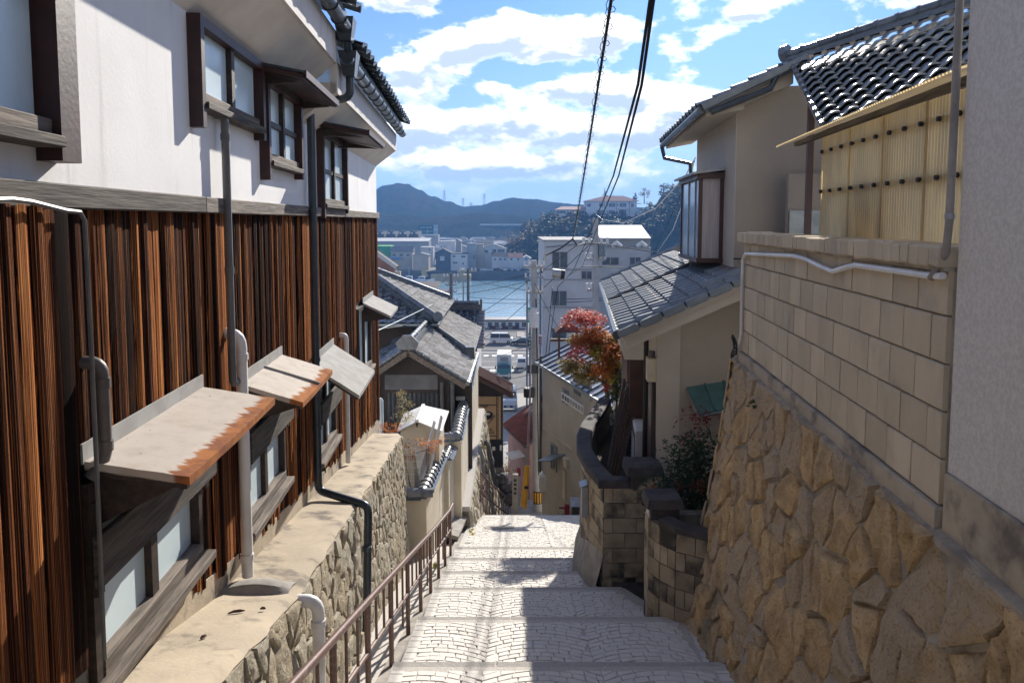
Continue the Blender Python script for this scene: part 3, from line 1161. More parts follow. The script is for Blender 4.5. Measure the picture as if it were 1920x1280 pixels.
# dark downpipe from the junction of the eaves, over the ledge and down the stone wall
gx = WX + .43
part(MB().hexa([(gx - .06, 6.86, 1.60), (gx + .05, 6.86, 1.60), (gx + .05, 7.0, 1.60), (gx - .06, 7.0, 1.60), (gx - .10, 6.82, 1.80), (gx + .08, 6.82, 1.80), (gx + .08, 7.04, 1.80), (gx - .10, 7.04, 1.80)]), 'rain_hopper', M['zinc_d'], house)
part(MB().hexa([(gx - .05, 7.03, 1.32), (gx + .05, 7.03, 1.32), (gx + .05, 7.17, 1.32), (gx - .05, 7.17, 1.32), (gx - .09, 6.98, 1.54), (gx + .08, 6.98, 1.54), (gx + .08, 7.22, 1.54), (gx - .09, 7.22, 1.54)]), 'rain_hopper', M['zinc_d'], house)
part(MB().tube([(gx, 6.94, 1.62), (gx, 7.05, 1.5)], .04, 10), 'neck_pipe', M['zinc_d'], house, True)
zl = ledge_z(7.1)
pipe([(gx, 7.1, 1.36), (gx, 7.1, 1.14), (WX + .07, 7.08, 1.06), (WX + .07, 7.06, zl + .10), (-.93, 6.85, zl + .02), (-.93, 6.6, -3.72)], .038, M['zinc_d'], rr=.07, n_=12, collars=[(WX + .07, 7.07, .1), (WX + .07, 7.07, -1.3), (WX + .07, 7.06, -1.95), (-.93, 6.72, -3.0)])
pipe([(-1.2, 4.52, -2.34), (-.93, 4.52, -2.34), (-.93, 4.5, -3.0)], .040, M['pvc_w'], rr=.09, n_=12, collars=[(-.93, 4.51, -2.48)], name='drain_pipe')
pipe([(WX - .02, 8.9, -1.35), (WX + .06, 8.9, -1.35), (WX + .06, 8.9, -2.9)], .03, M['pvc_w'], rr=.05)
# sagging black cable on the boards
pts = [(WX + .075, 1.4 + 1.46 * t, .05 + .018 * math.sin(t * 11)) for t in [k / 14 for k in range(15)]] + [(WX + .085, 2.87, -.0), (WX + .085, 2.875, -.4), (WX + .09, 2.865, -1.1), (WX + .085, 2.87, -1.7)]
part(MB().tube(pts, .009, 6), 'cable', M['pvc_g'], house, True)


# ================================================================ stone retaining wall under the ledge
def clip(poly, a, b_, c):
    """keep a*x + b*y <= c"""
    out = []
    n_ = len(poly)
    for i in range(n_):
        p, q = poly[i], poly[(i + 1) % n_]
        dp, dq = a * p[0] + b_ * p[1] - c, a * q[0] + b_ * q[1] - c
        if dp <= 0:
            out.append(p)
        if dp * dq < 0:
            t = dp / (dp - dq)
            out.append((p[0] + t * (q[0] - p[0]), p[1] + t * (q[1] - p[1])))
    return out


def voronoi(x0, x1, y0, y1, sx, sy, seed, jit=.42, stagger=.5):
    rr = random.Random(seed)
    sites = []
    nx, ny = max(1, round((x1 - x0) / sx)), max(1, round((y1 - y0) / sy))
    for j in range(ny):
        for i in range(nx + 1):
            sites.append((x0 + (i + (stagger if j % 2 else 0) + rr.uniform(-jit, jit)) * (x1 - x0) / nx, y0 + (j + .5 + rr.uniform(-jit, jit)) * (y1 - y0) / ny))
    cells = []
    for k, s in enumerate(sites):
        poly = [(x0, y0), (x1, y0), (x1, y1), (x0, y1)]
        for m_, t in enumerate(sites):
            if m_ == k:
                continue
            dx, dy = t[0] - s[0], t[1] - s[1]
            if abs(dx) > 4 * sx or abs(dy) > 4 * sy:
                continue
            poly = clip(poly, dx, dy, (t[0] ** 2 + t[1] ** 2 - s[0] ** 2 - s[1] ** 2) / 2)
            if len(poly) < 3:
                break
        if len(poly) >= 3:
            cells.append(poly)
    return cells


def stone_piece(poly, fmap, gap, bulge, seed, fine=.10, rings=(1.0, .86, .55, .25), rough=.012, tilt=.15):
    """a rough stone filling the polygon; fmap(s, t, h) -> point"""
    rr = random.Random(seed)
    cx = sum(p[0] for p in poly) / len(poly)
    cy = sum(p[1] for p in poly) / len(poly)
    out = []
    for i in range(len(poly)):
        p, q = poly[i], poly[(i + 1) % len(poly)]
        l = math.hypot(q[0] - p[0], q[1] - p[1])
        k = max(1, min(4, round(l / fine)))
        for e in range(k):
            out.append((p[0] + (q[0] - p[0]) * e / k, p[1] + (q[1] - p[1]) * e / k))
    n_ = len(out)
    pts = []
    for p in out:
        d = math.hypot(p[0] - cx, p[1] - cy)
        k = max(.3, 1 - gap / max(d, .02)) * rr.uniform(.95, 1.0)
        pts.append((cx + (p[0] - cx) * k, cy + (p[1] - cy) * k))
    hb = bulge * rr.uniform(.6, 1.3)
    tx, ty = rr.uniform(-tilt, tilt), rr.uniform(-tilt, tilt)
    vs = []
    prof = {0: -.03, 1: .5, 2: .8, 3: .95, 4: 1.0}
    for k, rg in enumerate(rings):
        for p in pts:
            s, t = cx + (p[0] - cx) * rg, cy + (p[1] - cy) * rg
            h_ = (hb * prof[k] if k else -.035) + ((s - cx) * tx + (t - cy) * ty) * (0 if k == 0 else 1)
            if k:
                h_ += ((.5 - abs(noise.noise(Vector((s * 7, t * 5, seed))))) * .9 + noise.noise(Vector((s * 19, t * 15, seed))) * .55 + noise.noise(Vector((s * 43, t * 37, seed))) * .22) * rough
            vs.append(fmap(s, t, h_))
    vs.append(fmap(cx, cy, hb + noise.noise(Vector((cx * 9, cy * 9, seed))) * rough))
    fs = []
    for k in range(len(rings) - 1):
        for i in range(n_):
            j = (i + 1) % n_
            fs.append((k * n_ + i, k * n_ + j, (k + 1) * n_ + j, (k + 1) * n_ + i))
    L_ = (len(rings) - 1) * n_
    for i in range(n_):
        fs.append((L_ + i, L_ + (i + 1) % n_, len(vs) - 1))
    return MB().add(vs, fs)


LX0 = -1.06
lw = thing('retaining_wall', 'rough grey and ochre stone wall with a sunlit concrete ledge below the cedar boards', 'stone wall', 'L', (-1.3, 6.5, -5.0))


def lmap(s, t, h_):
    return (LX0 + h_ + .05 * t, s, ledge_z(s) - .03 - t)


k = 0
for poly in voronoi(.8, 11.75, 0, 2.35, .27, .20, 21):
    cx = sum(p[0] for p in poly) / len(poly)
    cy = sum(p[1] for p in poly) / len(poly)
    if ledge_z(cx) - cy < street_z(cx) - .25 or cx < 2.2:
        continue
    k += 1
    if k > 300:
        break
    part(stone_piece(poly, lmap, .007, .018, 100 + k, .09, (1.0, .9, .6, .3), .026, .10), 'stone', M['stone_l'], lw, True)
mb = MB()
ys_ = [-3 + k * .59 for k in range(26)]
ys_[-1] = 11.74
for ya, yb in zip(ys_, ys_[1:]):
    za, zb = ledge_z(ya) - .04, ledge_z(yb) - .04
    mb.hexa([(WX - .2, ya, za - 3), (LX0 + .1, ya, za - 3), (LX0 + .1, yb, zb - 3), (WX - .2, yb, zb - 3), (WX - .2, ya, za), (LX0 + .004, ya, za), (LX0 + .004, yb, zb), (WX - .2, yb, zb)])
part(mb, 'mortar', M['mortar_l'], lw)
# ledge top, with a ragged outer edge
mb = MB()
vs, fs = [], []
N = 120
for i in range(N + 1):
    yy = -3 + 14.76 * i / N
    zz = ledge_z(yy)
    e = noise.noise(Vector((yy * 3.1, 0, 0))) * .03 + noise.noise(Vector((yy * 11, 3, 0))) * .015
    for x, dz in ((WX - .1, .012), (WX + .15, .006), (WX + .30, noise.noise(Vector((yy * 2, 9, 0))) * .008), (LX0 - .03 + e, -.004 + noise.noise(Vector((yy * 5, 5, 0))) * .012), (LX0 + .01 + e, -.035), (LX0 - .02 + e, -.07)):
        vs.append((x, yy, zz + dz))
for i in range(N):
    for j in range(5):
        a = i * 6 + j
        fs.append((a, a + 1, a + 7, a + 6))
mb.add(vs, fs)
part(mb, 'ledge', M['concrete'], lw, True)
# raised lump where the pipe crosses
mb = MB()
nx, ny = 10, 5
vs, fs = [], []
for i in range(nx + 1):
    for j in range(ny + 1):
        t, s = i / nx, j / ny
        x = WX - .02 + .42 * t
        yy = 4.44 + .26 * s
        hh = (.01 + .06 * (math.sin(math.pi * min(1, t * 1.0 + .02)) ** .6)) * math.sin(math.pi * min(1, .08 + s)) ** .5 if s < .95 else 0.0
        if j == 0:
            hh = -.03
        vs.append((x, yy if j else 4.43, ledge_z(yy) + hh + noise.noise(Vector((x * 8, yy * 8, 0))) * .01))
for i in range(nx):
    for j in range(ny):
        a = i * (ny + 1) + j
        fs.append((a, a + ny + 1, a + ny + 2, a + 1))
mb.add(vs, fs)
part(mb, 'concrete_lump', M['concrete_g'], lw, True)
# litter: a strip of bark on the ledge
for (x, yy, l, a, lab) in ((-1.28, 4.05, .09, .5, 'curled brown strip of bark lying on the ledge'), (-1.30, 3.6, .04, 1.2, 'small dark twig on the ledge nearer the camera than the bark'), (-1.15, 4.1, .03, .2, 'tiny dark leaf on the ledge beside the bark strip')):
    z = ledge_z(yy) + .012
    d = Vector((math.cos(a), math.sin(a), -.2 * math.sin(a))) * l / 2
    c = Vector((x, yy, z))
    solo(MB().tube([c - d, c - d * .3 + Vector((0, 0, .006)), c + d * .4 + Vector((0, 0, .004)), c + d], [.004, .008, .009, .003], 5), 'bark_strip', lab, 'debris', M['brown'], 'L', True)

# ================================================================ handrail along the steps
hr = thing('handrail', 'worn brown steel handrail with posts running down the left of the steps', 'handrail', 'W', (-1.0, 7, -4.6))


def rail_z(y, h_=.67):
    return -1.8 - .3 * y + h_


HX = -1.0
part(MB().tube([(HX, 1.9, rail_z(1.9)), (HX, 5.0, rail_z(5.0)), (HX, 9.0, rail_z(9.0) - .02), (HX, 11.6, rail_z(11.6)), (HX + .005, 12.15, rail_z(12.15) + .06)], .024, 10), 'top_rail', M['brown_r'], hr, True)
part(MB().tube([(HX, 1.9, rail_z(1.9, .30)), (HX, 5.0, rail_z(5.0, .30)), (HX, 12.12, rail_z(12.12, .34))], .016, 8), 'lower_rail', M['brown_r'], hr, True)
y = 2.05
i = 0
while y < 12.2:
    part(MB().tube([(HX, y, rail_z(y, -.14)), (HX, y, rail_z(y) - .01)], .021, 8), 'post', M['brown_r'], hr, True)
    for q in (1, 2):
        yy = y + .97 * q / 3
        if yy < 12.0:
            part(MB().tube([(HX, yy, rail_z(yy, .30 if q == 1 or i % 2 else .06)), (HX, yy, rail_z(yy) - .01)], .011, 6), 'baluster', M['brown_r'], hr, True)
    y += .97
    i += 1

# ================================================================ right side: stone wall, block wall, grey building
# frame 'R': y along the right house row
RX = 1.594
rw = thing('retaining_wall', 'battered wall of rough ochre boulders set in mortar at the right of the steps', 'stone wall', 'R', (1.4, 5, -4.5))


def rx(t):
    return 1.56 - .40 * (max(t, 0) / 2.5) ** 1.25


def rmap(s, t, h_):
    sl_ = .16
    lean = .10 * max(0, (s - 6.7)) ** 2
    return (rx(t) - h_ + lean * .3, s, -1.33 - t - h_ * sl_)


k = 0
for poly in voronoi(1.0, 7.50, 0, 3.1, .285, .30, 77, .46):
    cx = sum(p[0] for p in poly) / len(poly)
    cy = sum(p[1] for p in poly) / len(poly)
    if -1.33 - cy < street_z(cx) - .38:
        continue
    k += 1
    part(stone_piece(poly, rmap, .008, .028, 300 + k, .045, (1.0, .93, .75, .5, .24), .046, .12), 'stone', M['stone_r'], rw, True)
mb = MB()
T = [3.1 * i / 12 for i in range(13)]
S = [.3 + 7.17 * i / 30 for i in range(31)]
vs, fs = [], []
for t in T:
    for s in S:
        n_ = noise.noise(Vector((s * 4, t * 4, 0))) * .018
        vs.append((rx(t) + .004 - n_ * 1.6, s, -1.33 - t))
for i in range(len(T) - 1):
    for j in range(len(S) - 1):
        a = i * len(S) + j
        fs.append((a, a + 1, a + len(S) + 1, a + len(S)))
mb.add(vs, fs)
part(mb, 'mortar', M['mortar'], rw, True)
mb = MB()
vs = [(rx(t) - .01, 7.47, -1.33 - t) for t in T] + [(2.6, 7.47, -1.33 - t) for t in T]
mb.add(vs, [(i, i + 1, 13 + i + 1, 13 + i) for i in range(12)])
part(mb, 'end_face', M['mortar'], rw)
k = 0
for poly in voronoi(1.2, 2.5, 0, 3.0, .34, .3, 88, .4):
    def emap(s, t, h_):
        return (max(s, rx(t) - .03), 7.47 + h_, -1.33 - t)
    if min(p[0] for p in poly) > 1.0:
        k += 1
        part(stone_piece(poly, emap, .02, .06, 900 + k, .15, (1.0, .85, .45), .02), 'stone', M['stone_r'], rw, True)
# rough cement strip along the top
mb = MB()
vs, fs = [], []
for i in range(61):
    s = .5 + 6.98 * i / 60
    e = noise.noise(Vector((s * 4, 1, 0))) * .03 + noise.noise(Vector((s * 13, 5, 0))) * .018
    for x, z in ((1.535 - e * 1.2, -1.375 + e), (1.54 - e, -1.345 + e * .4), (1.575, -1.325), (1.64, -1.32)):
        vs.append((x, s, z))
for i in range(60):
    for j in range(3):
        a = i * 4 + j
        fs.append((a, a + 4, a + 5, a + 1))
mb.add(vs, fs)
part(mb, 'cement_cap', mat('earthy_cement', (.40, .33, .24), (.24, .195, .145), 7, .95, bump=.6, bscale=25), rw, True)

bw = thing('block_wall', 'beige concrete block wall with slanted tile coping above the boulder wall', 'wall', 'R', (RX + .06, 5.3, -1.4))
part(MB().box(RX + .012, RX + .12, 3.32, 7.24, -1.24, -.20), 'core', M['mortar'], bw)
part(MB().bev(RX - .035, RX + .15, 3.30, 7.27, -1.42, -1.243, .008), 'footing', M['concrete'], bw)
rr = random.Random(9)
BLK = MB().bev(-.01, .035, -.139, .139, -.098, .098, .006).mesh('block', M['block'])
nb = 14
wb = 3.92 / nb
for c in range(5):
    z = -.20 - .208 * (c + .5)
    off = wb / 2 if c % 2 else 0
    for i in range(nb + (1 if off else 0)):
        ya = 3.32 + i * wb - off
        yb = ya + wb
        ya, yb = max(ya, 3.32), min(yb, 7.24)
        if yb - ya < .03:
            continue
        inst(BLK, 'block', bw, (RX + rr.uniform(-.002, .002), (ya + yb) / 2, z), None, (1, (yb - ya - .010) / .278, 1.02))
# coping of slanted bricks
CB = MB().bev(-.055, .17, -.055, .055, -.045, .05, .008).mesh('coping_brick', M['block'])
y = 3.36
while y < 7.28:
    inst(CB, 'coping_brick', bw, (RX - .005, y, -.155 + rr.uniform(-.004, .004)), (R(rr.uniform(-3, 3)), 0, R(rr.uniform(-3, 3))), (1, rr.uniform(.80, .86), rr.uniform(.92, 1.08)))
    y += .098
part(MB().box(RX - .03, RX + .15, 3.32, 7.25, -.215, -.175), 'coping_bed', M['mortar'], bw)


def onR(px, py, c):
    d = rotz(ray(px, py), -AR)
    t = c / d.x
    return Vector((c, d.y * t, d.z * t))


# pale conduit sagging across the block wall
cp = [onR(px, py, RX - .03) for px, py in ((1768, 517), (1745, 517), (1690, 509), (1640, 502), (1605, 497), (1585, 502), (1562, 509), (1540, 500), (1512, 486), (1490, 480), (1450, 478), (1398, 476))]
cp += [onR(px, py, RX - .03) for px, py in ((1393, 486), (1391, 560), (1390, 625), (1386, 645), (1378, 655))]
cond = solo(MB().tube(cp, .0165, 8), 'conduit', 'white plastic conduit sagging across the block wall face', 'conduit', M['pvc_w'], 'R', True)
# loop of dark cable at its lower end
pts = []
for i in range(40):
    a = i * .42
    rr_ = .10 + .02 * math.sin(i * 1.7)
    c = onR(1380, 650, RX - .05)
    pts.append((c.x - .02 + .02 * math.sin(i * .9), c.y + rr_ * .5 * math.cos(a), c.z + .0 + rr_ * math.sin(a) * 1.0))
solo(MB().tube(pts, .006, 5), 'cable_loop', 'loop of dark cable hanging at the end of the block wall', 'cable', M['black'], 'R', True)

gb = thing('grey_building', 'plain grey rendered building at the right edge with a downpipe on its corner', 'building', 'R', (3.5, 0, -1.4))
part(MB().box(1.592, 6.0, -7, 3.27, -1.07, 6.5), 'wall', M['grey_render'], gb)
part(MB().bev(1.575, 6.0, -7, 3.262, -1.45, -1.072, .006), 'footing', M['concrete'], gb)
pp = [(1.565, 3.300, 6.0), (1.565, 3.300, .0), (1.56, 3.31, -.14), (1.555, 3.42, -.25)]
part(MB().tube(pp, .016, 10), 'downpipe', M['concrete_g'], gb, True)
for z in (.02, 1.4, 2.8):
    part(MB().tube([(1.565, 3.300, z - .012), (1.565, 3.300, z + .012)], .021, 10), 'pipe_clip', M['steel'], gb, True)


# ---- corrugated translucent screen above the block wall
def poly_mat():
    m = bpy.data.materials.new('yellowed_polycarbonate')
    m.use_nodes = True
    nt = m.node_tree
    b = NB(nt)
    p = nt.nodes['Principled BSDF']
    tc = b.n('ShaderNodeTexCoord')
    oi = b.n('ShaderNodeObjectInfo')
    n1 = b.noise(b.vmath('MULTIPLY', tc.outputs['Object'], (1, 3, .7)), 2.0, 4, .6)
    c = b.mix(b.ramp(n1, .40, .62), (.60, .49, .30), (.44, .37, .25))
    b.inp(p.inputs['Base Color'], c)
    p.inputs['Roughness'].default_value = .3
    tr = b.n('ShaderNodeBsdfTranslucent')
    b.inp(tr.inputs[0], b.mix(.4, c, (.98, .80, .46)))
    mx = b.n('ShaderNodeMixShader')
    mx.inputs[0].default_value = .62
    b.link(p.outputs[0], mx.inputs[1])
    b.link(tr.outputs[0], mx.inputs[2])
    tp = b.n('ShaderNodeBsdfTransparent')
    tp.inputs[0].default_value = (.9, .8, .55, 1)
    m2 = b.n('ShaderNodeMixShader')
    m2.inputs[0].default_value = .12
    b.link(mx.outputs[0], m2.inputs[1])
    b.link(tp.outputs[0], m2.inputs[2])
    b.link(m2.outputs[0], nt.nodes['Material Output'].inputs[0])
    return m


M['poly'] = poly_mat()


def corrugated(a, b_, c, d, waves, amp, n_up=1, seg=6):
    """wavy sheet a-b (along the waves' run) to d-c; normal from the cross product"""
    a, b_, c, d = map(Vector, (a, b_, c, d))
    n_ = (b_ - a).cross(d - a).normalized()
    mb = MB()
    vs, fs = [], []
    N_ = waves * seg
    for j in range(n_up + 1):
        for i in range(N_ + 1):
            t = i / N_
            p = a.lerp(b_, t).lerp(d.lerp(c, t), j / n_up) + n_ * amp * math.sin(2 * math.pi * t * waves)
            vs.append(p)
    for j in range(n_up):
        for i in range(N_):
            k = j * (N_ + 1) + i
            fs.append((k, k + 1, k + N_ + 2, k + N_ + 1))
    return mb.add(vs, fs)


ps = thing('corrugated_screen', 'yellowed corrugated plastic lean-to screen standing above the block wall', 'screen', 'R', (1.76, 4.6, -.2))
ya = 3.42
for i in range(4):
    yb = ya + .56
    z1 = .60
    part(corrugated((1.755 - .004 * (i % 2), ya, -.22), (1.755 - .004 * (i % 2), yb, -.22), (1.755 - .004 * (i % 2), yb, z1), (1.755 - .004 * (i % 2), ya, z1), 17, .0075), 'sheet', M['poly'], ps, True)
    ya = yb - .03
for z in (.21, .49):
    part(MB().box(1.775, 1.81, 3.45, 5.58, z - .02, z + .02), 'rail', M['greywood_d'], ps)
    for i in range(11):
        yy = 3.62 + i * .192
        part(MB().tube([(1.79, yy, z), (1.725, yy, z)], .006, 6).tube([(1.745, yy, z), (1.728, yy, z)], .014, 6), 'hook', M['black'], ps, True)
for yy in (3.5, 4.5, 5.56):
    part(MB().box(1.81, 1.86, yy - .025, yy + .025, -1.3, .62), 'post', M['greywood_d'], ps)
mb = corrugated((2.15, 3.35, .80), (2.15, 6.15, .80), (1.60, 6.25, .595), (1.60, 3.35, .64), 88, .008)
part(mb, 'roof_sheet', M['poly'], ps, True)
part(MB().bar((1.72, 3.4, .622), (1.72, 6.1, .60), .04, .03), 'roof_rail', M['greywood_d'], ps)
part(MB().bar((2.05, 3.4, .72), (2.05, 6.1, .72), .04, .03), 'roof_rail', M['greywood_d'], ps)
# what is stored behind it
solo(MB().bev(1.95, 2.25, 4.6, 5.1, -1.32, .18, .02), 'storage_cabinet', 'pale cabinet seen dimly through the corrugated plastic screen', 'cabinet', M['white'], 'R')

# ================================================================ right house
rh = thing('beige_house', 'beige rendered house with blue grey tiled roofs beyond the block wall', 'house', 'R', (3.0, 11, -4.0))
HX0, HY0 = 1.03, 9.36
part(MB().box(HX0, 6.5, HY0, 15.0, -4.2, -.98), 'lower_wall', M['beige'], rh)
part(MB().box(1.935, 3.6, HY0 + .04, 12.35, -1.5, 1.62), 'upper_wall', M['beige'], rh)
part(MB().box(3.601, 5.5, HY0 + .55, 12.35, -1.5, 1.3), 'upper_wall', M['beige'], rh)
part(MB().box(1.925, 1.936, HY0 + .03, 12.36, -.8, 1.6), 'side_wall', M['beige_l'], rh)
part(MB().box(1.93, 4.5, HY0 + .025, HY0 + .041, -.47, -.455), 'joint', M['black'], rh)
part(MB().box(1.02, 1.031, HY0 - .008, 15.0, -4.0, -1.3), 'side_wall', M['cream'], rh)
part(MB().box(1.012, 1.30, HY0 - .018, HY0, -4.0, -1.25), 'corner_board', M['beige_l'], rh)
# gable wall between the lower roof's underside and the wall
sl_ = .46
E0 = Vector((.53, 8.60, -1.25))


def lowroof(x, y, dz=0.0):
    return Vector((x, y, -1.25 + (x - .53) * sl_ + dz))


# roof deck, barge board
mb = MB().hexa([lowroof(.56, 8.62, -.14), lowroof(1.95, 8.62, -.14), lowroof(1.95, 15, -.14), lowroof(.56, 15, -.14), lowroof(.56, 8.62, -.03), lowroof(1.95, 8.62, -.03), lowroof(1.95, 15, -.03), lowroof(.56, 15, -.03)])
lr = part(mb, 'lower_roof', M['beige_l'], rh)
mb = MB().hexa([lowroof(.60, 8.70, -.27), lowroof(2.6, 8.70, -.27), lowroof(2.6, 9.35, -.27), lowroof(.60, 9.35, -.27), lowroof(.60, 8.70, -.12), lowroof(2.6, 8.70, -.12), lowroof(2.6, 9.35, -.12), lowroof(.60, 9.35, -.12)])
part(mb, 'verge_soffit', M['beige_l'], rh)
mb = MB().hexa([lowroof(1.95, 8.62, -.14), lowroof(3.0, 8.62, -.14), lowroof(3.0, 9.39, -.14), lowroof(1.95, 9.39, -.14), lowroof(1.95, 8.62, -.03), lowroof(3.0, 8.62, -.03), lowroof(3.0, 9.39, -.03), lowroof(1.95, 9.39, -.03)])
part(mb, 'verge_roof', M['tile_b'], rh)
mb = MB().add([(1.03, 9.36, -1.0), (2.8, 9.36, -1.0), (2.8, 9.36, -.25), (1.03, 9.36, -1.0)], [(0, 1, 2)])


RT = pan_tile(.256, .25, .036, .024, m=M['tile_b'])
dv = Vector((-1, 0, -sl_)).normalized()
top = Vector((1.93, 8.60, -1.25 + 1.4 * sl_ + .0))
tile_field(rh, top, (0, 1, 0), dv, 25, 7, .256, .218, RT)
# verge tiles along the near rake and the far rake ridge
vt = MB().bev(-.05, .05, -.14, .14, -.05, .035, .012).mesh('verge_tile', M['tile_b'])
ang = math.atan(sl_)
for i in range(8):
    x = .60 + i * .255
    p = lowroof(x, 8.585, -.02)
    inst(vt, 'verge_tile', rh, p, (0, -ang, R(90)) if False else (0, 0, 0), None)
    o = rh.children[-1]
    o.rotation_euler = Matrix.Rotation(-ang, 3, 'Y').to_euler()
    o.scale = (2.6, .42, 1)
pts = [lowroof(x, 15.02, .03) for x in (.50, 1.0, 1.5, 2.1)]
part(MB().tube(pts, .075, 8), 'rake_ridge', M['tile_b'], rh, True)
for i in range(9):
    p, q = lowroof(.55 + i * .18, 15.02, .03), lowroof(.58 + i * .18, 15.02, .03)
    part(MB().tube([p, q], .088, 8), 'ridge_ring', M['tile_b'], rh, True)
# eave gutter
part(MB().tube([(.47, 8.55, -1.30), (.50, 15.05, -1.30)], .055, 8), 'gutter', M['zinc_d'], rh, True)
# drain laid down the roof
part(MB().tube([lowroof(1.86, 11.4, .10), lowroof(1.70, 11.4, .075)], .034, 8), 'drain_end', M['pvc_w'], rh, True)
part(MB().tube([lowroof(1.70, 11.4, .07), lowroof(.50, 11.4, .06)], .03, 8), 'roof_drain', M['pvc_g'], rh, True)
# copper flashing where the upper wall meets the roof
mb = MB().slab((1.62, 9.0, -.735), (1.62, 12.4, -.735), (1.94, 12.4, -.56), (1.94, 9.0, -.56), .03)
part(mb, 'flashing', mat('aged_copper_brown', (.16, .10, .085), (.22, .15, .13), 5, .45, metal=.4), rh)
part(MB().tube([(1.60, 8.98, -.735), (1.60, 12.4, -.735)], .02, 6), 'flashing_edge', M['zinc'], rh, True)
part(MB().tube([(1.45, 8.75, -.79), (1.98, 8.75, -.56)], .075, 10), 'ridge_end', M['tile_b'], rh, True)

# bay window
bx0, bx1, by0, by1, bz0, bz1 = 1.60, 1.925, 10.05, 11.75, -.55, .60
bay = part(MB().box(bx0 - .03, bx1, by0 - .03, by1 + .03, bz1 - .05, bz1 + .03), 'bay_window', M['brown'], rh)
part(MB().box(bx0 - .02, bx1, by0 - .02, by1 + .02, bz0, bz0 + .06), 'bay_sill', M['brown'], bay)
for x, y in ((bx0, by0), (bx1 - .05, by0), (bx0, by1 - .05)):
    part(MB().box(x, x + .05, y, y + .05, bz0 + .06, bz1 - .05), 'bay_post', M['brown'], bay)
part(MB().box(bx0 + .05, bx1 - .05, by0 + .02, by0 + .03, bz0 + .06, bz1 - .05), 'pane', M['curtain'], bay)
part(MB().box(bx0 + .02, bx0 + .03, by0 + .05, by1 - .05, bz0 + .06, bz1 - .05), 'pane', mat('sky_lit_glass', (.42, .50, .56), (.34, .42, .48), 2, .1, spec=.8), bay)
for y in (10.4, 11.0):
    part(MB().box(bx0 + .005, bx0 + .04, y, y + .04, bz0 + .06, bz1 - .05), 'sash', M['steel'], bay)
part(MB().slab((bx0 - .10, by0 - .08, bz1 + .035), (bx1, by0 - .08, bz1 + .09), (bx1, by1 + .05, bz1 + .09), (bx0 - .10, by1 + .05, bz1 + .035), .03), 'bay_roof', M['steel'], bay)
part(MB().box(bx0 + .10, bx1, by0 + .1, by1 - .1, bz0 + .01, bz1 - .06), 'room_shade', M['curtain'], bay)

# upper roof: eave on the street side, rake towards us
ux0, uz0, us = 1.49, 1.32, .465


def uproof(x, y, dz=0.0):
    return Vector((x, y, uz0 + (x - ux0) * us + dz))


mb = MB().hexa([uproof(ux0, 9.0, -.06), uproof(2.56, 9.0, -.06), uproof(2.56, 13.1, -.06), uproof(ux0, 13.1, -.06), uproof(ux0, 9.0, .02), uproof(2.56, 9.0, .02), uproof(2.56, 13.1, .02), uproof(ux0, 13.1, .02)])
ur = part(mb, 'upper_roof', M['tile_b'], rh)
mb = MB().hexa([(ux0 + .02, 9.06, uz0 - .10), (1.94, 9.06, uz0 - .02), (1.94, 13.0, uz0 - .02), (ux0 + .02, 13.0, uz0 - .10), (ux0 + .02, 9.06, uz0 - .05), (1.94, 9.06, uz0 + .10), (1.94, 13.0, uz0 + .10), (ux0 + .02, 13.0, uz0 - .05)])
part(mb, 'eave_soffit', M['beige_l'], rh)
mb = MB().hexa([uproof(1.75, 9.08, -.16), uproof(2.5, 9.08, -.20), uproof(2.5, 9.39, -.20), uproof(1.75, 9.39, -.16), uproof(1.70, 9.08, -.06), uproof(2.5, 9.08, -.06), uproof(2.5, 9.39, -.06), uproof(1.70, 9.39, -.06)])
part(mb, 'verge_soffit', M['beige_l'], rh)
dv = Vector((-1, 0, -us)).normalized()
tile_field(rh, uproof(2.50, 9.0, .055), (0, 1, 0), dv, 15, 5, .27, .225, pan_tile(m=M['tile_b']))
ov = MB().bev(-.13, .13, -.05, .05, -.06, .03, .012).mesh('verge_tile', M['tile_b'])
for i in range(5):
    inst(ov, 'verge_tile', rh, uproof(1.56 + i * .235, 8.98, .03), Matrix.Rotation(-math.atan(us), 3, 'Y'))
part(MB().tube([(ux0 - .05, 9.0, uz0 - .03), (ux0 - .03, 13.12, uz0 - .03)], .05, 8), 'gutter', M['zinc_d'], rh, True)
part(MB().tube([uproof(1.55, 8.97, -.09), uproof(2.22, 8.97, -.14), uproof(2.30, 8.97, .0), uproof(2.33, 8.97, .08)], .035, 8), 'rake_pipe', M['zinc_d'], rh, True)
part(MB().tube([(ux0 - .04, 13.1, uz0 - .06), (ux0 + .0, 13.05, uz0 - .25), (1.86, 12.6, uz0 - .38), (1.88, 12.5, uz0 - .9)], .035, 8), 'downpipe', M['zinc_d'], rh, True)

M['tile_g'] = mat('glazed_tile', (.16, .185, .21), (.22, .245, .265), 9, .32, rnd=.2, spec=1.0, rrough=.10)
# main tiled roof rising to the right
A_, B_, C_ = FR(P(1487, 118, 8.9)), FR(P(1800, 18, 7.5)), FR(P(1545, 232, 6.7))
u_, v_ = (B_ - A_), (C_ - A_)
tw, tl_ = .165, .215
U_, V_ = u_.normalized(), v_.normalized()
n_ = U_.cross(V_).normalized()
if n_.z < 0:
    n_ = -n_
cA = A_ - n_ * .05
mb = MB().slab(cA, cA + U_ * 3.0, cA + U_ * 3.0 + V_ * 2.62, cA + V_ * 2.62, .05)
mr = part(mb, 'main_roof', M['tile'], rh)
tile_field(rh, A_ + V_ * .02, U_, V_, 18, 12, tw, tl_, pan_tile(.174, .25, .015, .016, m=M['tile_g'], dz=.056), wob=.003)
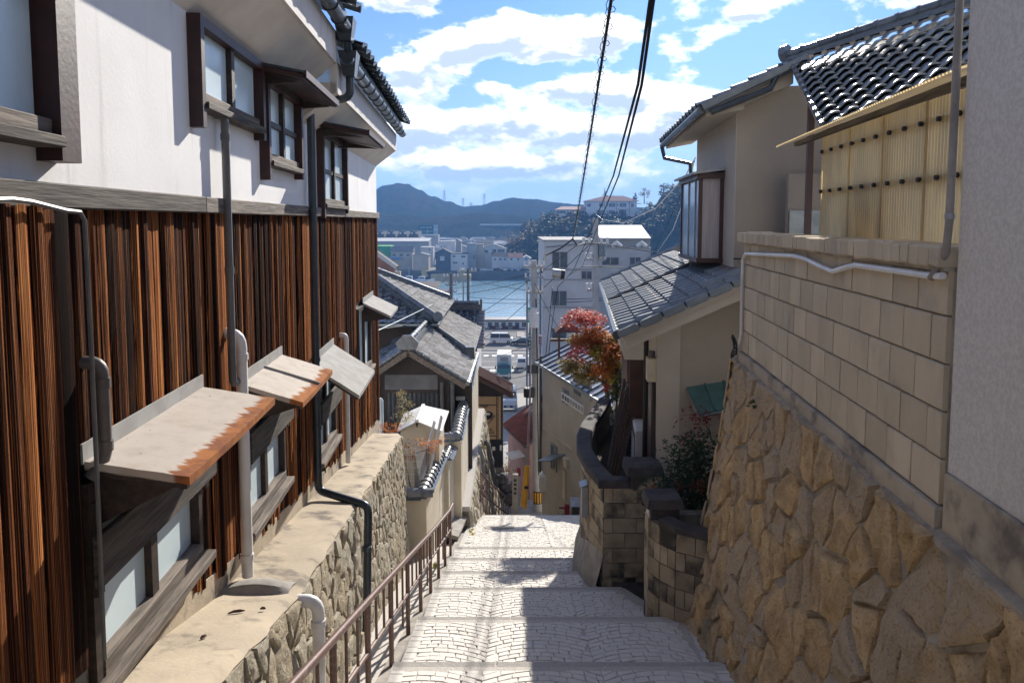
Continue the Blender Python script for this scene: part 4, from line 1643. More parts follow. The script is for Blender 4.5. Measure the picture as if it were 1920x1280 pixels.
# verge: rolled end tiles and bargeboard
for i in range(12):
    p = A_ + V_ * (i * tl_)
    part(MB().tube([p + n_ * .02 - U_ * .02, p + V_ * (tl_ * 1.05) + n_ * .035 - U_ * .02], [.024, .03], 8), 'verge_roll', M['tile'], rh, True)
part(MB().bar(A_ - U_ * .03 - n_ * .12, C_ - U_ * .03 - n_ * .12, .03, .14, up=n_), 'bargeboard', M['beige_l'], rh)
# ridge: stacked courses with a round cap and end tile
for h_, wd, hh in ((.02, .15, .03), (.05, .12, .03)):
    part(MB().bar(A_ + n_ * 0 + Vector((0, 0, h_)) - U_ * .06, A_ + U_ * 3.0 + Vector((0, 0, h_)), wd, hh), 'ridge_course', M['tile'], rh)
for i in range(14):
    p = A_ + U_ * (i * .215 - .08) + Vector((0, 0, .10))
    part(MB().tube([p, p + U_ * .20], [.062, .058], 10), 'ridge_cap', M['tile'], rh, True)
    part(MB().tube([p + U_ * .19, p + U_ * .22], [.07, .07], 10), 'ridge_ring', M['tile'], rh, True)
p = A_ - U_ * .11 + Vector((0, 0, .13))
part(MB().tube([p - U_ * .03, p + U_ * .05], .10, 14), 'ridge_end_tile', M['tile'], rh, True)
p = A_ - U_ * .10 + V_ * .12 + Vector((0, 0, .02))
part(MB().tube([p - U_ * .03, p + U_ * .06], .065, 12), 'ridge_end_tile', M['tile'], rh, True)
# brown post and pipe near the screen
q = FR(P(1523, 200, 7.9))
part(MB().box(q.x - .03, q.x + .03, q.y, q.y + .06, -1.3, q.z + .05), 'corner_post', M['brown'], rh)
part(MB().box(q.x + .03, 5.0, q.y + .9, q.y + 1.0, -1.3, .55), 'rear_wall', M['beige'], rh)
part(MB().box(q.x + .04, q.x + .6, q.y + .86, q.y + .898, -1.3, .12), 'rear_door', M['zinc'], rh)

# ---- things on the lower front: entrance, meter, door, awning
part(MB().hexa([(.72, 10.9, -2.02), (1.02, 10.9, -2.02), (1.02, 12.9, -2.02), (.72, 12.9, -2.02), (.60, 10.85, -1.62), (1.02, 10.85, -1.62), (1.02, 12.95, -1.62), (.60, 12.95, -1.62)]), 'entrance_fascia', M['white'], rh)
part(MB().box(.80, 1.02, 11.0, 12.9, -4.0, -2.025), 'entrance_box', M['brown'], rh)
part(MB().box(.79, .80, 11.1, 11.5, -3.9, -2.0), 'entrance_pane', M['glass'], rh)
part(MB().tube([(.97, 10.3, -1.30), (.97, 10.3, -3.9)], .035, 8), 'downpipe', M['black'], rh, True)
part(MB().box(.985, 1.02, 9.65, 10.1, -3.5, -2.05), 'shutter_panel', M['brown'], rh)
mt = part(MB().bev(.90, 1.02, 9.38, 9.58, -2.02, -1.72, .01), 'meter_box', M['cream'], rh)
part(MB().tube([(.96, 9.48, -1.72), (.96, 9.48, -1.64)], .045, 10), 'meter_cap', M['pvc_g'], mt, True)
part(MB().tube([(1.0, 9.5, -2.02), (1.0, 9.45, -2.2), (1.0, 9.36, -2.5), (1.0, 9.34, -3.6)], .022, 6), 'meter_cable', M['black'], mt, True)
M['teal'] = mat('verdigris_sheet', (.10, .225, .215), (.075, .16, .155), 4, .5, metal=.2)
a_, b_, c_, d_ = FR(P(1283, 716, 9.30)), FR(P(1312, 776, 8.72)), FR(P(1400, 757, 8.72)), FR(P(1388, 694, 9.30))
aw = part(MB().slab(a_, b_, c_, d_, .03), 'awning', M['teal'], rh)
for t in (.33, .66):
    p, q = a_.lerp(d_, t), b_.lerp(c_, t)
    part(MB().bar(p + Vector((0, 0, .01)), q + Vector((0, 0, .01)), .02, .02), 'awning_seam', M['teal'], aw)
part(MB().tube([b_ + Vector((0, 0, -.03)), c_ + Vector((0, 0, -.03))], .022, 8), 'awning_gutter', M['zinc'], aw, True)
part(MB().bar(a_ - Vector((0, 0, .03)), b_ - Vector((0, 0, .03)), .03, .03), 'awning_arm', M['steel'], aw)


# ---- block garden walls and gate piers
def block_run(parent, pts, zt, zb, m, bwid=.30, bh=.19, th=.12, inside=1, seed=0, zbf=None, arc=None):
    rr = random.Random(seed)
    pts = [Vector((p[0], p[1], 0)) for p in pts]
    core = MB()
    for a, b_ in zip(pts, pts[1:]):
        d = (b_ - a).normalized()
        nrm = Vector((-d.y, d.x, 0)) * inside
        L_ = (b_ - a).length
        z0 = zb if zbf is None else min(zbf(a.y), zbf(b_.y))
        core.hexa([a + nrm * .012 + Vector((0, 0, z0)), b_ + nrm * .012 + Vector((0, 0, z0)), b_ + nrm * th + Vector((0, 0, z0)), a + nrm * th + Vector((0, 0, z0)),
                   a + nrm * .012 + Vector((0, 0, zt)), b_ + nrm * .012 + Vector((0, 0, zt)), b_ + nrm * th + Vector((0, 0, zt)), a + nrm * th + Vector((0, 0, zt))])
        z = zt
        row = 0
        while z - bh > z0 - .05:
            off = bwid / 2 if row % 2 else 0
            s = -off
            while s < L_:
                s0, s1 = max(s, 0), min(s + bwid, L_)
                if s1 - s0 > .03:
                    me = part(MB().hexa([a + d * (s0 + .005) - nrm * (.004 + rr.uniform(0, .004)) + Vector((0, 0, z - bh + .005)), a + d * (s1 - .005) - nrm * .006 + Vector((0, 0, z - bh + .005)), a + d * (s1 - .005) + nrm * .03 + Vector((0, 0, z - bh + .005)), a + d * (s0 + .005) + nrm * .03 + Vector((0, 0, z - bh + .005)),
                                         a + d * (s0 + .005) - nrm * .006 + Vector((0, 0, z - .005)), a + d * (s1 - .005) - nrm * .006 + Vector((0, 0, z - .005)), a + d * (s1 - .005) + nrm * .03 + Vector((0, 0, z - .005)), a + d * (s0 + .005) + nrm * .03 + Vector((0, 0, z - .005))]), 'block', m, parent)
                s += bwid
            z -= bh
            row += 1
    part(core, 'core', M['mortar_l'], parent)


def sweep_cap(parent, pts, z, wd, hh, name='coping', m=None, off=0.0):
    pts = [Vector((p[0], p[1], 0)) for p in pts]
    vs, fs = [], []
    for i, p in enumerate(pts):
        d = (pts[min(i + 1, len(pts) - 1)] - pts[max(i - 1, 0)]).normalized()
        nrm = Vector((-d.y, d.x, 0))
        for s, zz in ((-wd / 2 + off, z), (wd / 2 + off, z), (wd / 2 + off, z + hh - .015), (wd / 2 - .02 + off, z + hh), (-wd / 2 + .02 + off, z + hh), (-wd / 2 + off, z + hh - .015)):
            vs.append(p + nrm * s + Vector((0, 0, zz)))
    for i in range(len(pts) - 1):
        for k in range(6):
            l = (k + 1) % 6
            fs.append((i * 6 + k, i * 6 + l, (i + 1) * 6 + l, (i + 1) * 6 + k))
    fs.append((5, 4, 3, 2, 1, 0))
    fs.append(tuple((len(pts) - 1) * 6 + k for k in range(6)))
    part(MB().add(vs, fs), name, m or M['concrete_d'], parent)


g1 = thing('garden_wall', 'stained block garden wall with dark coping and a squat gate pier, curving down the lane', 'wall', 'W', (1.3, 10, -5))
path = [(1.84, 8.96), (1.13, 8.95), (1.02, 9.6), (.97, 10.3), (1.02, 10.9), (1.16, 11.6), (1.34, 12.2), (1.62, 13.2)]
block_run(g1, path[:2], -3.27, -4.75, M['block_d'], .30, .19, .14, -1, 1)
block_run(g1, path[1:], -3.27, -5.6, M['block_d'], .39, .19, .14, -1, 2, zbf=lambda y: street_z(y) - .2)
sweep_cap(g1, [(1.13, 8.97)] + path[2:], -3.27, .22, .10, off=-.05)
sweep_cap(g1, [(1.06, 9.0), (1.5, 9.0)], -3.27, .20, .098, off=.03)
part(MB().bev(1.46, 1.80, 8.90, 9.28, -3.27, -3.10, .006), 'pier_top', M['block_d'], g1)
part(MB().hexa([(1.40, 8.86, -3.10), (1.86, 8.86, -3.10), (1.86, 9.32, -3.10), (1.40, 9.32, -3.10), (1.42, 8.88, -2.99), (1.84, 8.88, -2.99), (1.84, 9.30, -2.99), (1.42, 9.30, -2.99)]), 'pier_cap', M['concrete_d'], g1)
bx = thing('letter_box', 'narrow pale metal letter box fixed to the curved garden wall', 'letter box', 'W', (1.0, 9.75, -4))
part(MB().bev(.925, 1.005, 9.62, 9.80, -3.92, -3.50, .008), 'box', M['steel'], bx)
part(MB().slab((.90, 9.60, -3.50), (1.0, 9.60, -3.46), (1.0, 9.82, -3.46), (.90, 9.82, -3.50), .012), 'lid', M['steel'], bx)
# rough render at the wall's foot
mb = MB()
vs, fs = [], []
PT = [(1.12, 8.93), (1.0, 9.6), (.95, 10.3), (1.0, 10.9), (1.14, 11.6), (1.32, 12.2)]
for i, (x, y) in enumerate(PT):
    zb_ = tread_z(y)
    for dx, dz in ((-.10, -.1), (-.07, .12), (-.035, .32), (0.01, .5)):
        vs.append((x + dx + noise.noise(Vector((y * 3, dz * 5, 0))) * .02, y, zb_ + dz))
for i in range(len(PT) - 1):
    for k in range(3):
        a = i * 4 + k
        fs.append((a, a + 1, a + 5, a + 4))
part(MB().add(vs, fs), 'rendered_foot', M['concrete_g'], g1, True)

g2 = thing('planter_wall', 'low stained block wall with a capped pier and number plate beside the gateway', 'wall', 'W', (1.6, 7.4, -4.5))
block_run(g2, [(1.42, 7.72), (1.42, 7.50), (1.50, 7.30), (1.62, 7.14), (1.90, 6.95)], -3.06, -4.4, M['block_d'], .20, .19, .14, 1, 5)
block_run(g2, [(1.42, 7.72), (2.3, 7.74)], -3.06, -4.4, M['block_d'], .30, .19, .14, -1, 6)
sweep_cap(g2, [(1.50, 7.33), (1.62, 7.14), (1.90, 6.95)], -3.06, .18, .07, off=.06)
part(MB().bev(1.43, 1.72, 7.45, 7.74, -3.06, -2.93, .006), 'pier_top', M['concrete_d'], g2)
part(MB().hexa([(1.38, 7.40, -2.93), (1.76, 7.40, -2.93), (1.76, 7.78, -2.93), (1.38, 7.78, -2.93), (1.40, 7.42, -2.84), (1.74, 7.42, -2.84), (1.74, 7.76, -2.84), (1.40, 7.76, -2.84)]), 'pier_cap', M['concrete_d'], g2)
part(MB().box(1.418, 1.426, 7.52, 7.66, -3.06, -2.95), 'number_plate', M['white'], g2)
# gateway steps
st_ = thing('gate_steps', 'dark stone slabs stepping in through the gateway', 'steps', 'W', (1.6, 8.3, -5))
for i, (x0, z) in enumerate(((1.25, -4.45), (1.62, -4.25), (2.0, -4.05), (2.4, -3.85))):
    part(MB().bev(x0, x0 + .42, 7.80, 8.92, z - .3, z, .01), 'step', M['concrete_d'], st_)


# ---- foliage
def leaf_mass(blobs, n_, size, seed, flat=.5, shape='leaf'):
    """many small leaves scattered through the blobs' volumes; blobs: (centre, radii)"""
    rr = random.Random(seed)
    mb = MB()
    tot = sum(b_[1][0] * b_[1][1] * b_[1][2] for b_ in blobs)
    for c, r_ in blobs:
        k = max(8, int(n_ * r_[0] * r_[1] * r_[2] / tot))
        # small twig clusters inside each blob
        ncl = max(3, k // 22)
        cl = []
        for _ in range(ncl):
            d = Vector((rr.gauss(0, 1), rr.gauss(0, 1), rr.gauss(0, 1))).normalized() * (rr.random() ** .45)
            cl.append(Vector((c[0] + d.x * r_[0], c[1] + d.y * r_[1], c[2] + d.z * r_[2])))
        for _ in range(k):
            q = cl[rr.randrange(ncl)]
            s0 = min(r_) * .28
            p = q + Vector((rr.gauss(0, s0), rr.gauss(0, s0), rr.gauss(0, s0 * .7)))
            a = Vector((rr.uniform(-1, 1), rr.uniform(-1, 1), rr.uniform(-flat, flat))).normalized()
            b_ = a.cross(Vector((rr.uniform(-.5, .5), rr.uniform(-.5, .5), 1))).normalized()
            l = size * rr.uniform(.6, 1.35)
            w_ = l * (.32 if shape == 'leaf' else .55)
            mb.add([p - a * l / 2, p + b_ * w_ / 2, p + a * l / 2, p - b_ * w_ / 2], [(0, 1, 2, 3)])
    return mb


def leaf(name, c1, c2, c3=None, spec=.3):
    m = bpy.data.materials.new(name)
    m.use_nodes = True
    nt = m.node_tree
    b = NB(nt)
    p = nt.nodes['Principled BSDF']
    g = b.n('ShaderNodeNewGeometry')
    f = g.outputs['Random Per Island']
    c = b.mix(f, c1, c2)
    if c3:
        tc = b.n('ShaderNodeTexCoord')
        c = b.mix(b.ramp(b.noise(tc.outputs['Object'], 3.0, 3), .45, .6), c, c3)
    b.inp(p.inputs['Base Color'], c)
    p.inputs['Roughness'].default_value = .6
    p.inputs['Specular IOR Level'].default_value = .05 if '_wood_' in name else spec
    tr = b.n('ShaderNodeBsdfTranslucent')
    b.inp(tr.inputs[0], c)
    mx = b.n('ShaderNodeMixShader')
    mx.inputs[0].default_value = .30 if '_wood_' in name else .5
    b.link(p.outputs[0], mx.inputs[1])
    b.link(tr.outputs[0], mx.inputs[2])
    b.link(mx.outputs[0], nt.nodes['Material Output'].inputs[0])
    return m


M['lf_green'] = leaf('dark_green_leaf', (.018, .045, .022), (.045, .085, .045))
M['lf_mid'] = leaf('mid_green_leaf', (.06, .10, .03), (.12, .16, .05))
M['lf_red'] = leaf('red_leaf', (.62, .17, .12), (.52, .10, .085))
M['lf_orange'] = leaf('orange_leaf', (.60, .24, .05), (.50, .15, .04))
M['lf_yel'] = leaf('yellow_leaf', (.56, .42, .06), (.34, .36, .07))
M['lf_rust'] = leaf('rust_leaf', (.30, .10, .05), (.20, .10, .06))
M['lf_olive'] = leaf('olive_leaf', (.24, .21, .07), (.34, .24, .08))
M['bark'] = mat('bark', (.07, .05, .04), (.11, .085, .065), 12, .9, bump=.5)

nb_ = thing('nandina_bush', 'dark green nandina bush with red tips between the planter wall and the boulder wall', 'bush', 'W', (2.05, 8.1, -3.8))
part(leaf_mass([((1.95, 8.2, -3.0), (.42, .35, .35)), ((2.1, 8.0, -2.6), (.35, .3, .3)), ((1.75, 7.95, -3.2), (.28, .28, .22)), ((2.25, 8.2, -3.3), (.4, .4, .4))], 5200, .075, 5), 'leaves', M['lf_green'], nb_)
part(leaf_mass([((2.15, 8.35, -2.25), (.30, .25, .18)), ((1.95, 8.3, -2.5), (.28, .25, .14))], 420, .055, 6), 'red_tips', leaf('shaded_red_leaf', (.26, .04, .045), (.18, .03, .04)), nb_, kind='stuff')  # red darkened in the colour itself for the shade around the tips
part(leaf_mass([((1.65, 8.0, -2.95), (.22, .2, .12)), ((2.0, 7.9, -2.85), (.3, .2, .15))], 220, .06, 7), 'rust_leaves', M['lf_rust'], nb_)
mb = MB()
rr = random.Random(4)
for i in range(9):
    x, y = 2.0 + rr.uniform(-.2, .2), 8.1 + rr.uniform(-.15, .15)
    mb.tube([(x, y, -3.85), (x + rr.uniform(-.1, .1), y, -3.2), (x + rr.uniform(-.35, .35), y + rr.uniform(-.2, .2), -2.5)], [.012, .009, .004], 5)
part(mb, 'stems', M['bark'], nb_)

# maple above the garden wall
mp = thing('maple_tree', 'maple turning red, orange and green above the garden wall', 'tree', 'W', (1.75, 14.6, -4.0))


def blob(px, py, Y, rp, ry=None, d=.5):
    c = P(px, py, Y)
    s = Y / FPX
    return (tuple(c), (rp * s * 1.12, d, (ry or rp) * s * 1.12))


part(leaf_mass([blob(1095, 600, 15, 38, 16), blob(1085, 592, 15, 22, 12), blob(1150, 596, 14.6, 14, 9), blob(1082, 662, 14.3, 18, 17, .3), blob(1133, 725, 14.2, 10, 7, .3)], 3200, .06, 11, shape='m'), 'red_leaves', M['lf_red'], mp)
part(leaf_mass([blob(1115, 625, 14.8, 30, 14), blob(1130, 690, 14.2, 26, 20, .3), blob(1145, 660, 14.4, 22, 18), blob(1100, 640, 14.7, 26, 12)], 4200, .06, 12, shape='m'), 'orange_leaves', M['lf_orange'], mp)
part(leaf_mass([blob(1150, 690, 14.5, 16, 26, .4), blob(1118, 660, 14.6, 16, 12), blob(1157, 640, 14.8, 10, 18)], 6000, .06, 13, shape='m'), 'yellow_leaves', M['lf_yel'], mp)
part(leaf_mass([blob(1070, 685, 14.8, 22, 14, .4), blob(1100, 700, 14.7, 28, 18, .4), blob(1130, 650, 14.9, 30, 18), blob(1085, 640, 15, 20, 12), blob(1150, 720, 14.9, 18, 20, .4)], 8500, .06, 14, shape='m'), 'olive_leaves', M['lf_olive'], mp)
tk = [P(1150, 905, 14.6), P(1148, 800, 14.6), P(1135, 720, 14.6)]
mb = MB().tube(tk, [.07, .055, .04], 7)
for q in ((1095, 605), (1080, 670), (1120, 630), (1150, 650), (1100, 690)):
    e = P(q[0], q[1], 14.7)
    m_ = tk[2].lerp(e, .5) + Vector((.03, 0, -.05))
    mb.tube([tk[2], m_, e], [.035, .02, .006], 6)
part(mb, 'trunk', M['bark'], mp, True)
# dark evergreen under it
ev = thing('evergreen_shrub', 'dark evergreen shrub in the shade behind the garden wall', 'shrub', 'W', (1.75, 13.6, -3.9))
part(leaf_mass([blob(1155, 740, 13.6, 16, 20, .3), blob(1150, 790, 13.4, 18, 24, .3), blob(1165, 710, 13.8, 14, 16, .3)], 1500, .07, 15), 'leaves', M['lf_green'], ev)
part(MB().tube([P(1158, 890, 13.5), P(1155, 800, 13.5), P(1157, 735, 13.6)], [.05, .035, .015], 6), 'stem', M['bark'], ev)

# bundle of bamboo leaning in the garden
bd = thing('bamboo_bundle', 'bundle of brown bamboo stalks leaning against the entrance', 'bamboo', 'W', tuple(P(1145, 893, 10.5)))
rr = random.Random(8)
b0, t0 = P(1148, 890, 10.5), P(1188, 722, 11.2)
M['bamboo'] = mat('dry_bamboo', (.155, .10, .07), (.085, .055, .042), 6, .6, rnd=.35, stretch=(4, 4, .3))
for i in range(34):
    a = rr.uniform(0, 6.28)
    r0 = rr.random() ** .5
    o0 = Vector((math.cos(a) * r0 * .10, math.sin(a) * r0 * .10, 0))
    p, q = b0 + o0, t0 + o0 * 1.75 + Vector((0, 0, rr.uniform(-.14, .10)))
    part(MB().tube([p, p.lerp(q, .5) + Vector((rr.uniform(-.01, .01), 0, 0)), q], [.017, .015, .011], 6), 'stalk', M['bamboo'], bd, True)

ac = thing('air_conditioner', 'white outdoor air conditioner unit standing behind the gate pier', 'air conditioner', 'R', tuple(FR(P(1208, 870, 10.3))))
q = FR(P(1208, 868, 10.3))
body = part(MB().bev(q.x - .13, q.x + .13, q.y - .02, q.y + .62, -3.72, q.z + .48, .015), 'casing', M['white'], ac)
part(MB().box(q.x - .142, q.x - .13, q.y + .05, q.y + .58, -3.6, q.z + .40), 'grille', M['pvc_g'], ac)
for i in range(9):
    part(MB().box(q.x - .15, q.x - .14, q.y + .05, q.y + .58, -3.58 + i * .06, -3.565 + i * .06), 'louvre', M['white'], ac)
part(MB().tube([(q.x + .10, q.y + .1, q.z + .46), (q.x + .12, q.y + .1, q.z + .58), (q.x + .14, q.y, q.z + .66)], .02, 6), 'pipe', M['pvc_w'], ac, True)

# ================================================================ left, below the house: capped plaster walls, tiled houses
def tiles_on(parent, poly, udir, w_, l_, me, lift=.03, name='tile'):
    """tile instances on a flat roof polygon (3-D points); udir along the eave; clipped by tile centres"""
    poly = [Vector(p) for p in poly]
    u = Vector(udir).normalized()
    n_ = (poly[1] - poly[0]).cross(poly[2] - poly[0]).normalized()
    if n_.z < 0:
        n_ = -n_
    v = n_.cross(u).normalized()
    if v.z > 0:
        v = -v
    x_ = v.cross(n_).normalized()
    rot = basis(x_, v, n_).to_euler()
    o = poly[0]
    q = [((p - o).dot(u), (p - o).dot(v)) for p in poly]
    u0, u1 = min(a for a, b_ in q), max(a for a, b_ in q)
    v0, v1 = min(b_ for a, b_ in q), max(b_ for a, b_ in q)
    k = 0
    rows, cols = int((v1 - v0) / l_) + 1, int((u1 - u0) / w_) + 1
    for r_ in range(rows):
        vv = v1 - r_ * l_
        for c in range(cols):
            uu = u0 + (c + .5) * w_
            inside = False
            vm = vv - l_ / 2
            j = len(q) - 1
            for i in range(len(q)):
                if (q[i][1] > vm) != (q[j][1] > vm) and uu < (q[j][0] - q[i][0]) * (vm - q[i][1]) / (q[j][1] - q[i][1]) + q[i][0]:
                    inside = not inside
                j = i
            if inside:
                inst(me, name, parent, o + u * uu + v * (vv - l_) + n_ * (lift + random.uniform(-.004, .004)), rot)
                k += 1
    return k


def roof_slab(parent, poly, t=.06, m=None, name='roof'):
    poly = [Vector(p) for p in poly]
    return part(MB().prism([p - Vector((0, 0, t)) for p in poly], (0, 0, t)), name, m or M['tile'], parent)


def cap_tile_mesh(l_=.17, r=.085, m=None):
    """half-barrel coping tile, run along y, rim at its near end"""
    mb = MB()
    n_ = 8
    vs, fs = [], []
    for yy, rr_ in ((0, r * 1.13), (.03, r * 1.15), (.036, r), (l_, r * .93)):
        vs += [(rr_ * math.cos(math.pi * k / n_), yy, rr_ * math.sin(math.pi * k / n_)) for k in range(n_ + 1)]
    N_ = n_ + 1
    for i in range(3):
        for k in range(n_):
            fs.append((i * N_ + k + 1, i * N_ + k, (i + 1) * N_ + k, (i + 1) * N_ + k + 1))
    fs.append(tuple(range(N_)))
    return mb.add(vs, fs).mesh('coping_tile', m or M['tile_c'], True)


M['tile_c'] = mat('silvery_coping_tile', (.13, .14, .155), (.20, .21, .22), 8, .33, rnd=.15, spec=.7)
CAP = cap_tile_mesh()


def capped_wall(label, pts, th, zt, zb, name='capped_wall', cap=CAP, step=.165, m=None, zbf=None, body='wall'):
    c = pts[len(pts) // 2]
    t = thing(name, label, 'wall', 'W', (c[0], c[1], zb))
    mb = MB()
    for i, (a, b_) in enumerate(zip(pts, pts[1:])):
        a_, b2 = Vector((a[0], a[1], 0)), Vector((b_[0], b_[1], 0))
        d = (b2 - a_).normalized()
        nrm = Vector((-d.y, d.x, 0)) * th / 2
        e = d * (th / 2 if i < len(pts) - 2 else 0)
        z0, z1 = Vector((0, 0, zb)), Vector((0, 0, zt))
        s = d * (th / 2 + .001 if i else 0)
        mb.hexa([a_ - nrm + z0 + s, b2 - nrm + z0 + e, b2 + nrm + z0 + e, a_ + nrm + z0 + s, a_ - nrm + z1 + s, b2 - nrm + z1 + e, b2 + nrm + z1 + e, a_ + nrm + z1 + s])
    part(mb, body, m or M['cream'], t)
    for a, b_ in zip(pts, pts[1:]):
        a_, b2 = Vector((a[0], a[1], zt)), Vector((b_[0], b_[1], zt))
        d = (b2 - a_).normalized()
        ang = math.atan2(d.y, d.x) - math.pi / 2
        nrm = Vector((-d.y, d.x, 0))
        part(MB().hexa([a_ - nrm * .16, b2 - nrm * .16, b2 + nrm * .16, a_ + nrm * .16, a_ - nrm * .10 + Vector((0, 0, .05)), b2 - nrm * .10 + Vector((0, 0, .05)), b2 + nrm * .10 + Vector((0, 0, .05)), a_ + nrm * .10 + Vector((0, 0, .05))]), 'coping_bed', M['tile'], t)
        L_ = (b2 - a_).length
        k = 0
        while k * step < L_:
            inst(cap, 'coping_tile', t, a_ + d * (k * step) + Vector((0, 0, .035)), (0, 0, ang))
            k += 1
    return t


capped_wall('short cream plaster wall capped with silvery barrel tiles at the foot of the stone ledge', [(-2.7, 12.06), (-1.50, 12.06), (-1.40, 14.1)], .18, -4.56, -6.6, step=.2, cap=cap_tile_mesh(.2, .115))
capped_wall('stub of cream wall with a tile cap tucked behind the short plaster wall', [(-1.30, 14.15), (-1.26, 14.95)], .14, -4.62, -6.8, step=.14, cap=cap_tile_mesh(.145, .06))
capped_wall('long cream plaster wall capped with barrel tiles running down toward the sign', [(-2.5, 15.10), (-1.16, 15.10), (-1.25, 24.6)], .24, -4.50, -6.4, step=.24, cap=cap_tile_mesh(.24, .12))

# stone base of the long wall
sb_ = thing('retaining_wall', 'weedy grey stone wall with a pale top strip under the long capped plaster wall', 'stone wall', 'W', (-.9, 20, -9))


def bmap(s, t, h_):
    return (-.90 + .16 * t - .005 * (s - 15) + h_, s, -5.98 - .035 * (s - 15) - t)


k = 0
for poly in voronoi(15.2, 24.7, 0, 3.9, .50, .33, 55):
    cx = sum(p[0] for p in poly) / len(poly)
    cy = sum(p[1] for p in poly) / len(poly)
    if -6.0 - cy < street_z(cx) - .4:
        continue
    k += 1
    part(stone_piece(poly, bmap, .015, .06, 500 + k, .25, (1.0, .8, .4), .03), 'stone', M['stone_l'], sb_, True)
mb = MB()
mb.hexa([(-1.4, 15.2, -10), (-.35, 15.2, -10), (-.40, 24.7, -10.4), (-1.4, 24.7, -10.4), (-1.4, 15.2, -6.0), (-.92, 15.2, -6.0), (-.97, 24.7, -6.33), (-1.4, 24.7, -6.33)])
part(mb, 'mortar', M['mortar_l'], sb_)
mb = MB()
mb.hexa([(-1.2, 15.19, -6.05), (-.87, 15.19, -6.05), (-.91, 24.72, -6.38), (-1.2, 24.72, -6.38), (-1.2, 15.19, -5.95), (-.89, 15.19, -5.95), (-.93, 24.72, -6.28), (-1.2, 24.72, -6.28)])
part(mb, 'top_strip', M['kerb'], sb_)
# grey pipe leaning down the stones, pale pipe at its foot
solo(MB().tube([P(907, 832, 21.5), P(911, 827, 21.5), P(915, 835, 21.5), P(921, 870, 21.5), P(931, 915, 21.6)], .07, 8), 'drain_pipe', 'grey drain pipe leaning down the weedy stone wall', 'pipe', M['pvc_g'], smooth=True)
solo(MB().tube([P(886, 912, 18.2), P(893, 908, 18.2), P(898, 915, 18.2), P(898, 975, 18.2)], .055, 8), 'standpipe', 'short pale bent pipe beside the lower railing', 'pipe', M['pvc_w'], smooth=True)
# slab over the drain
sd = thing('drain_cover', 'tilted concrete slab bridging the drain beside the steps', 'slab', 'W', (-1.05, 14.2, -6.6))
part(MB().slab((-1.28, 13.6, -5.83), (-1.0, 13.5, -5.86), (-.94, 15.2, -6.16), (-1.18, 15.25, -6.12), .07), 'slab', M['concrete_g'], sd)
part(MB().box(-1.32, -1.24, 13.5, 15.2, -6.9, -5.98), 'cheek', M['concrete_g'], sd)
# weeds
rr = random.Random(12)
for (px, py, Y, lab) in ((818, 1060, 10.6, 'tuft of yellow green weed at the foot of the handrail'), (880, 1000, 13.3, 'yellow weed beside the tilted drain slab'), (906, 838, 21.2, 'yellow creeper on the grey drain pipe'), (905, 900, 20.3, 'small green weed low in the weedy stone wall')):
    c = P(px, py, Y)
    solo(leaf_mass([((c.x, c.y, c.z), (.07, .10, .09))], 70, .06, int(px)), 'weed', lab, 'weed', M['lf_yel'])
for (y_, x_, lab) in ((6.25, 1.50, 'green fern patch near the top of the boulder wall'), (7.2, 1.50, 'small moss tuft on the far edge of the boulder wall')):
    c = rotz((x_ - (.05 if y_ < 7 else .0), y_, -1.52 if y_ < 7 else -1.9), AR)
    solo(leaf_mass([(tuple(c), (.03, .12, .06))], 90, .035, int(y_ * 10)), 'fern', lab, 'fern', M['lf_mid'])

# lower railing at the head of the steep steps
lr_ = thing('railing', 'thin brown railing turning down the steep lower steps', 'railing', 'W', (-.6, 18.6, -7.6))
rp = [(-.75, 17.6), (-.62, 18.3), (-.30, 19.5), (-.05, 20.4)]


def rzz(y):
    return street_z(y) + .10


for (a, b_) in zip(rp, rp[1:]):
    for h_ in (.95, .48):
        part(MB().tube([(a[0], a[1], rzz(a[1]) + h_), (b_[0], b_[1], rzz(b_[1]) + h_)], .022, 6), 'rail', M['brown_r'], lr_, True)
for i in range(14):
    t = i / 13 * (len(rp) - 1)
    k = min(int(t), len(rp) - 2)
    f = t - k
    x, y = rp[k][0] + (rp[k + 1][0] - rp[k][0]) * f, rp[k][1] + (rp[k + 1][1] - rp[k][1]) * f
    part(MB().tube([(x, y, rzz(y) - .2), (x, y, rzz(y) + .95)], .02 if i % 4 == 0 else .012, 6), 'baluster', M['brown_r'], lr_, True)

# ---- bits in the small garden: fence panel, boards, shed
fp = thing('wire_fence', 'white wire mesh fence panel in front of the orange shrub', 'fence', 'W', (-1.8, 12.5, -4.5))
x0, x1, y_ = P(750, 0, 12.45).x, P(778, 0, 12.45).x, 12.45
zt, zb = P(760, 828, 12.45).z, P(760, 925, 12.45).z
for i in range(8):
    x = x0 - .25 + (x1 - x0 + .25) * i / 7
    part(MB().tube([(x, y_, zb), (x, y_, zt)], .0045 if i % 7 else .011, 5), 'wire', M['white'], fp)
for i in range(9):
    z = zb + (zt - zb) * i / 8
    part(MB().tube([(x0 - .25, y_, z), (x1, y_, z)], .0045 if i % 4 else .010, 5), 'wire', M['white'], fp)
bdd = thing('leaning_boards', 'weathered white boards leaning beyond the wire fence', 'boards', 'W', (-1.6, 12.7, -4.6))
for (a, b_, w_) in (((779, 925), (815, 790), .03), ((795, 930), (828, 780), .03)):
    p, q = P(a[0], a[1], 12.6), P(b_[0], b_[1], 13.4)
    part(MB().bar(p, q, .09, .02, up=(1, -.3, 0)), 'board', M['white'], bdd)
p = [P(779, 925, 12.5), P(800, 845, 12.9), P(790, 925, 12.4)]
part(MB().hexa([P(777, 925, 12.45), P(790, 925, 12.40), P(792, 925, 12.43), P(779, 925, 12.48), P(777, 846, 12.45), P(806, 838, 13.1), P(808, 838, 13.13), P(779, 846, 12.48)]), 'panel', M['pale'], bdd)

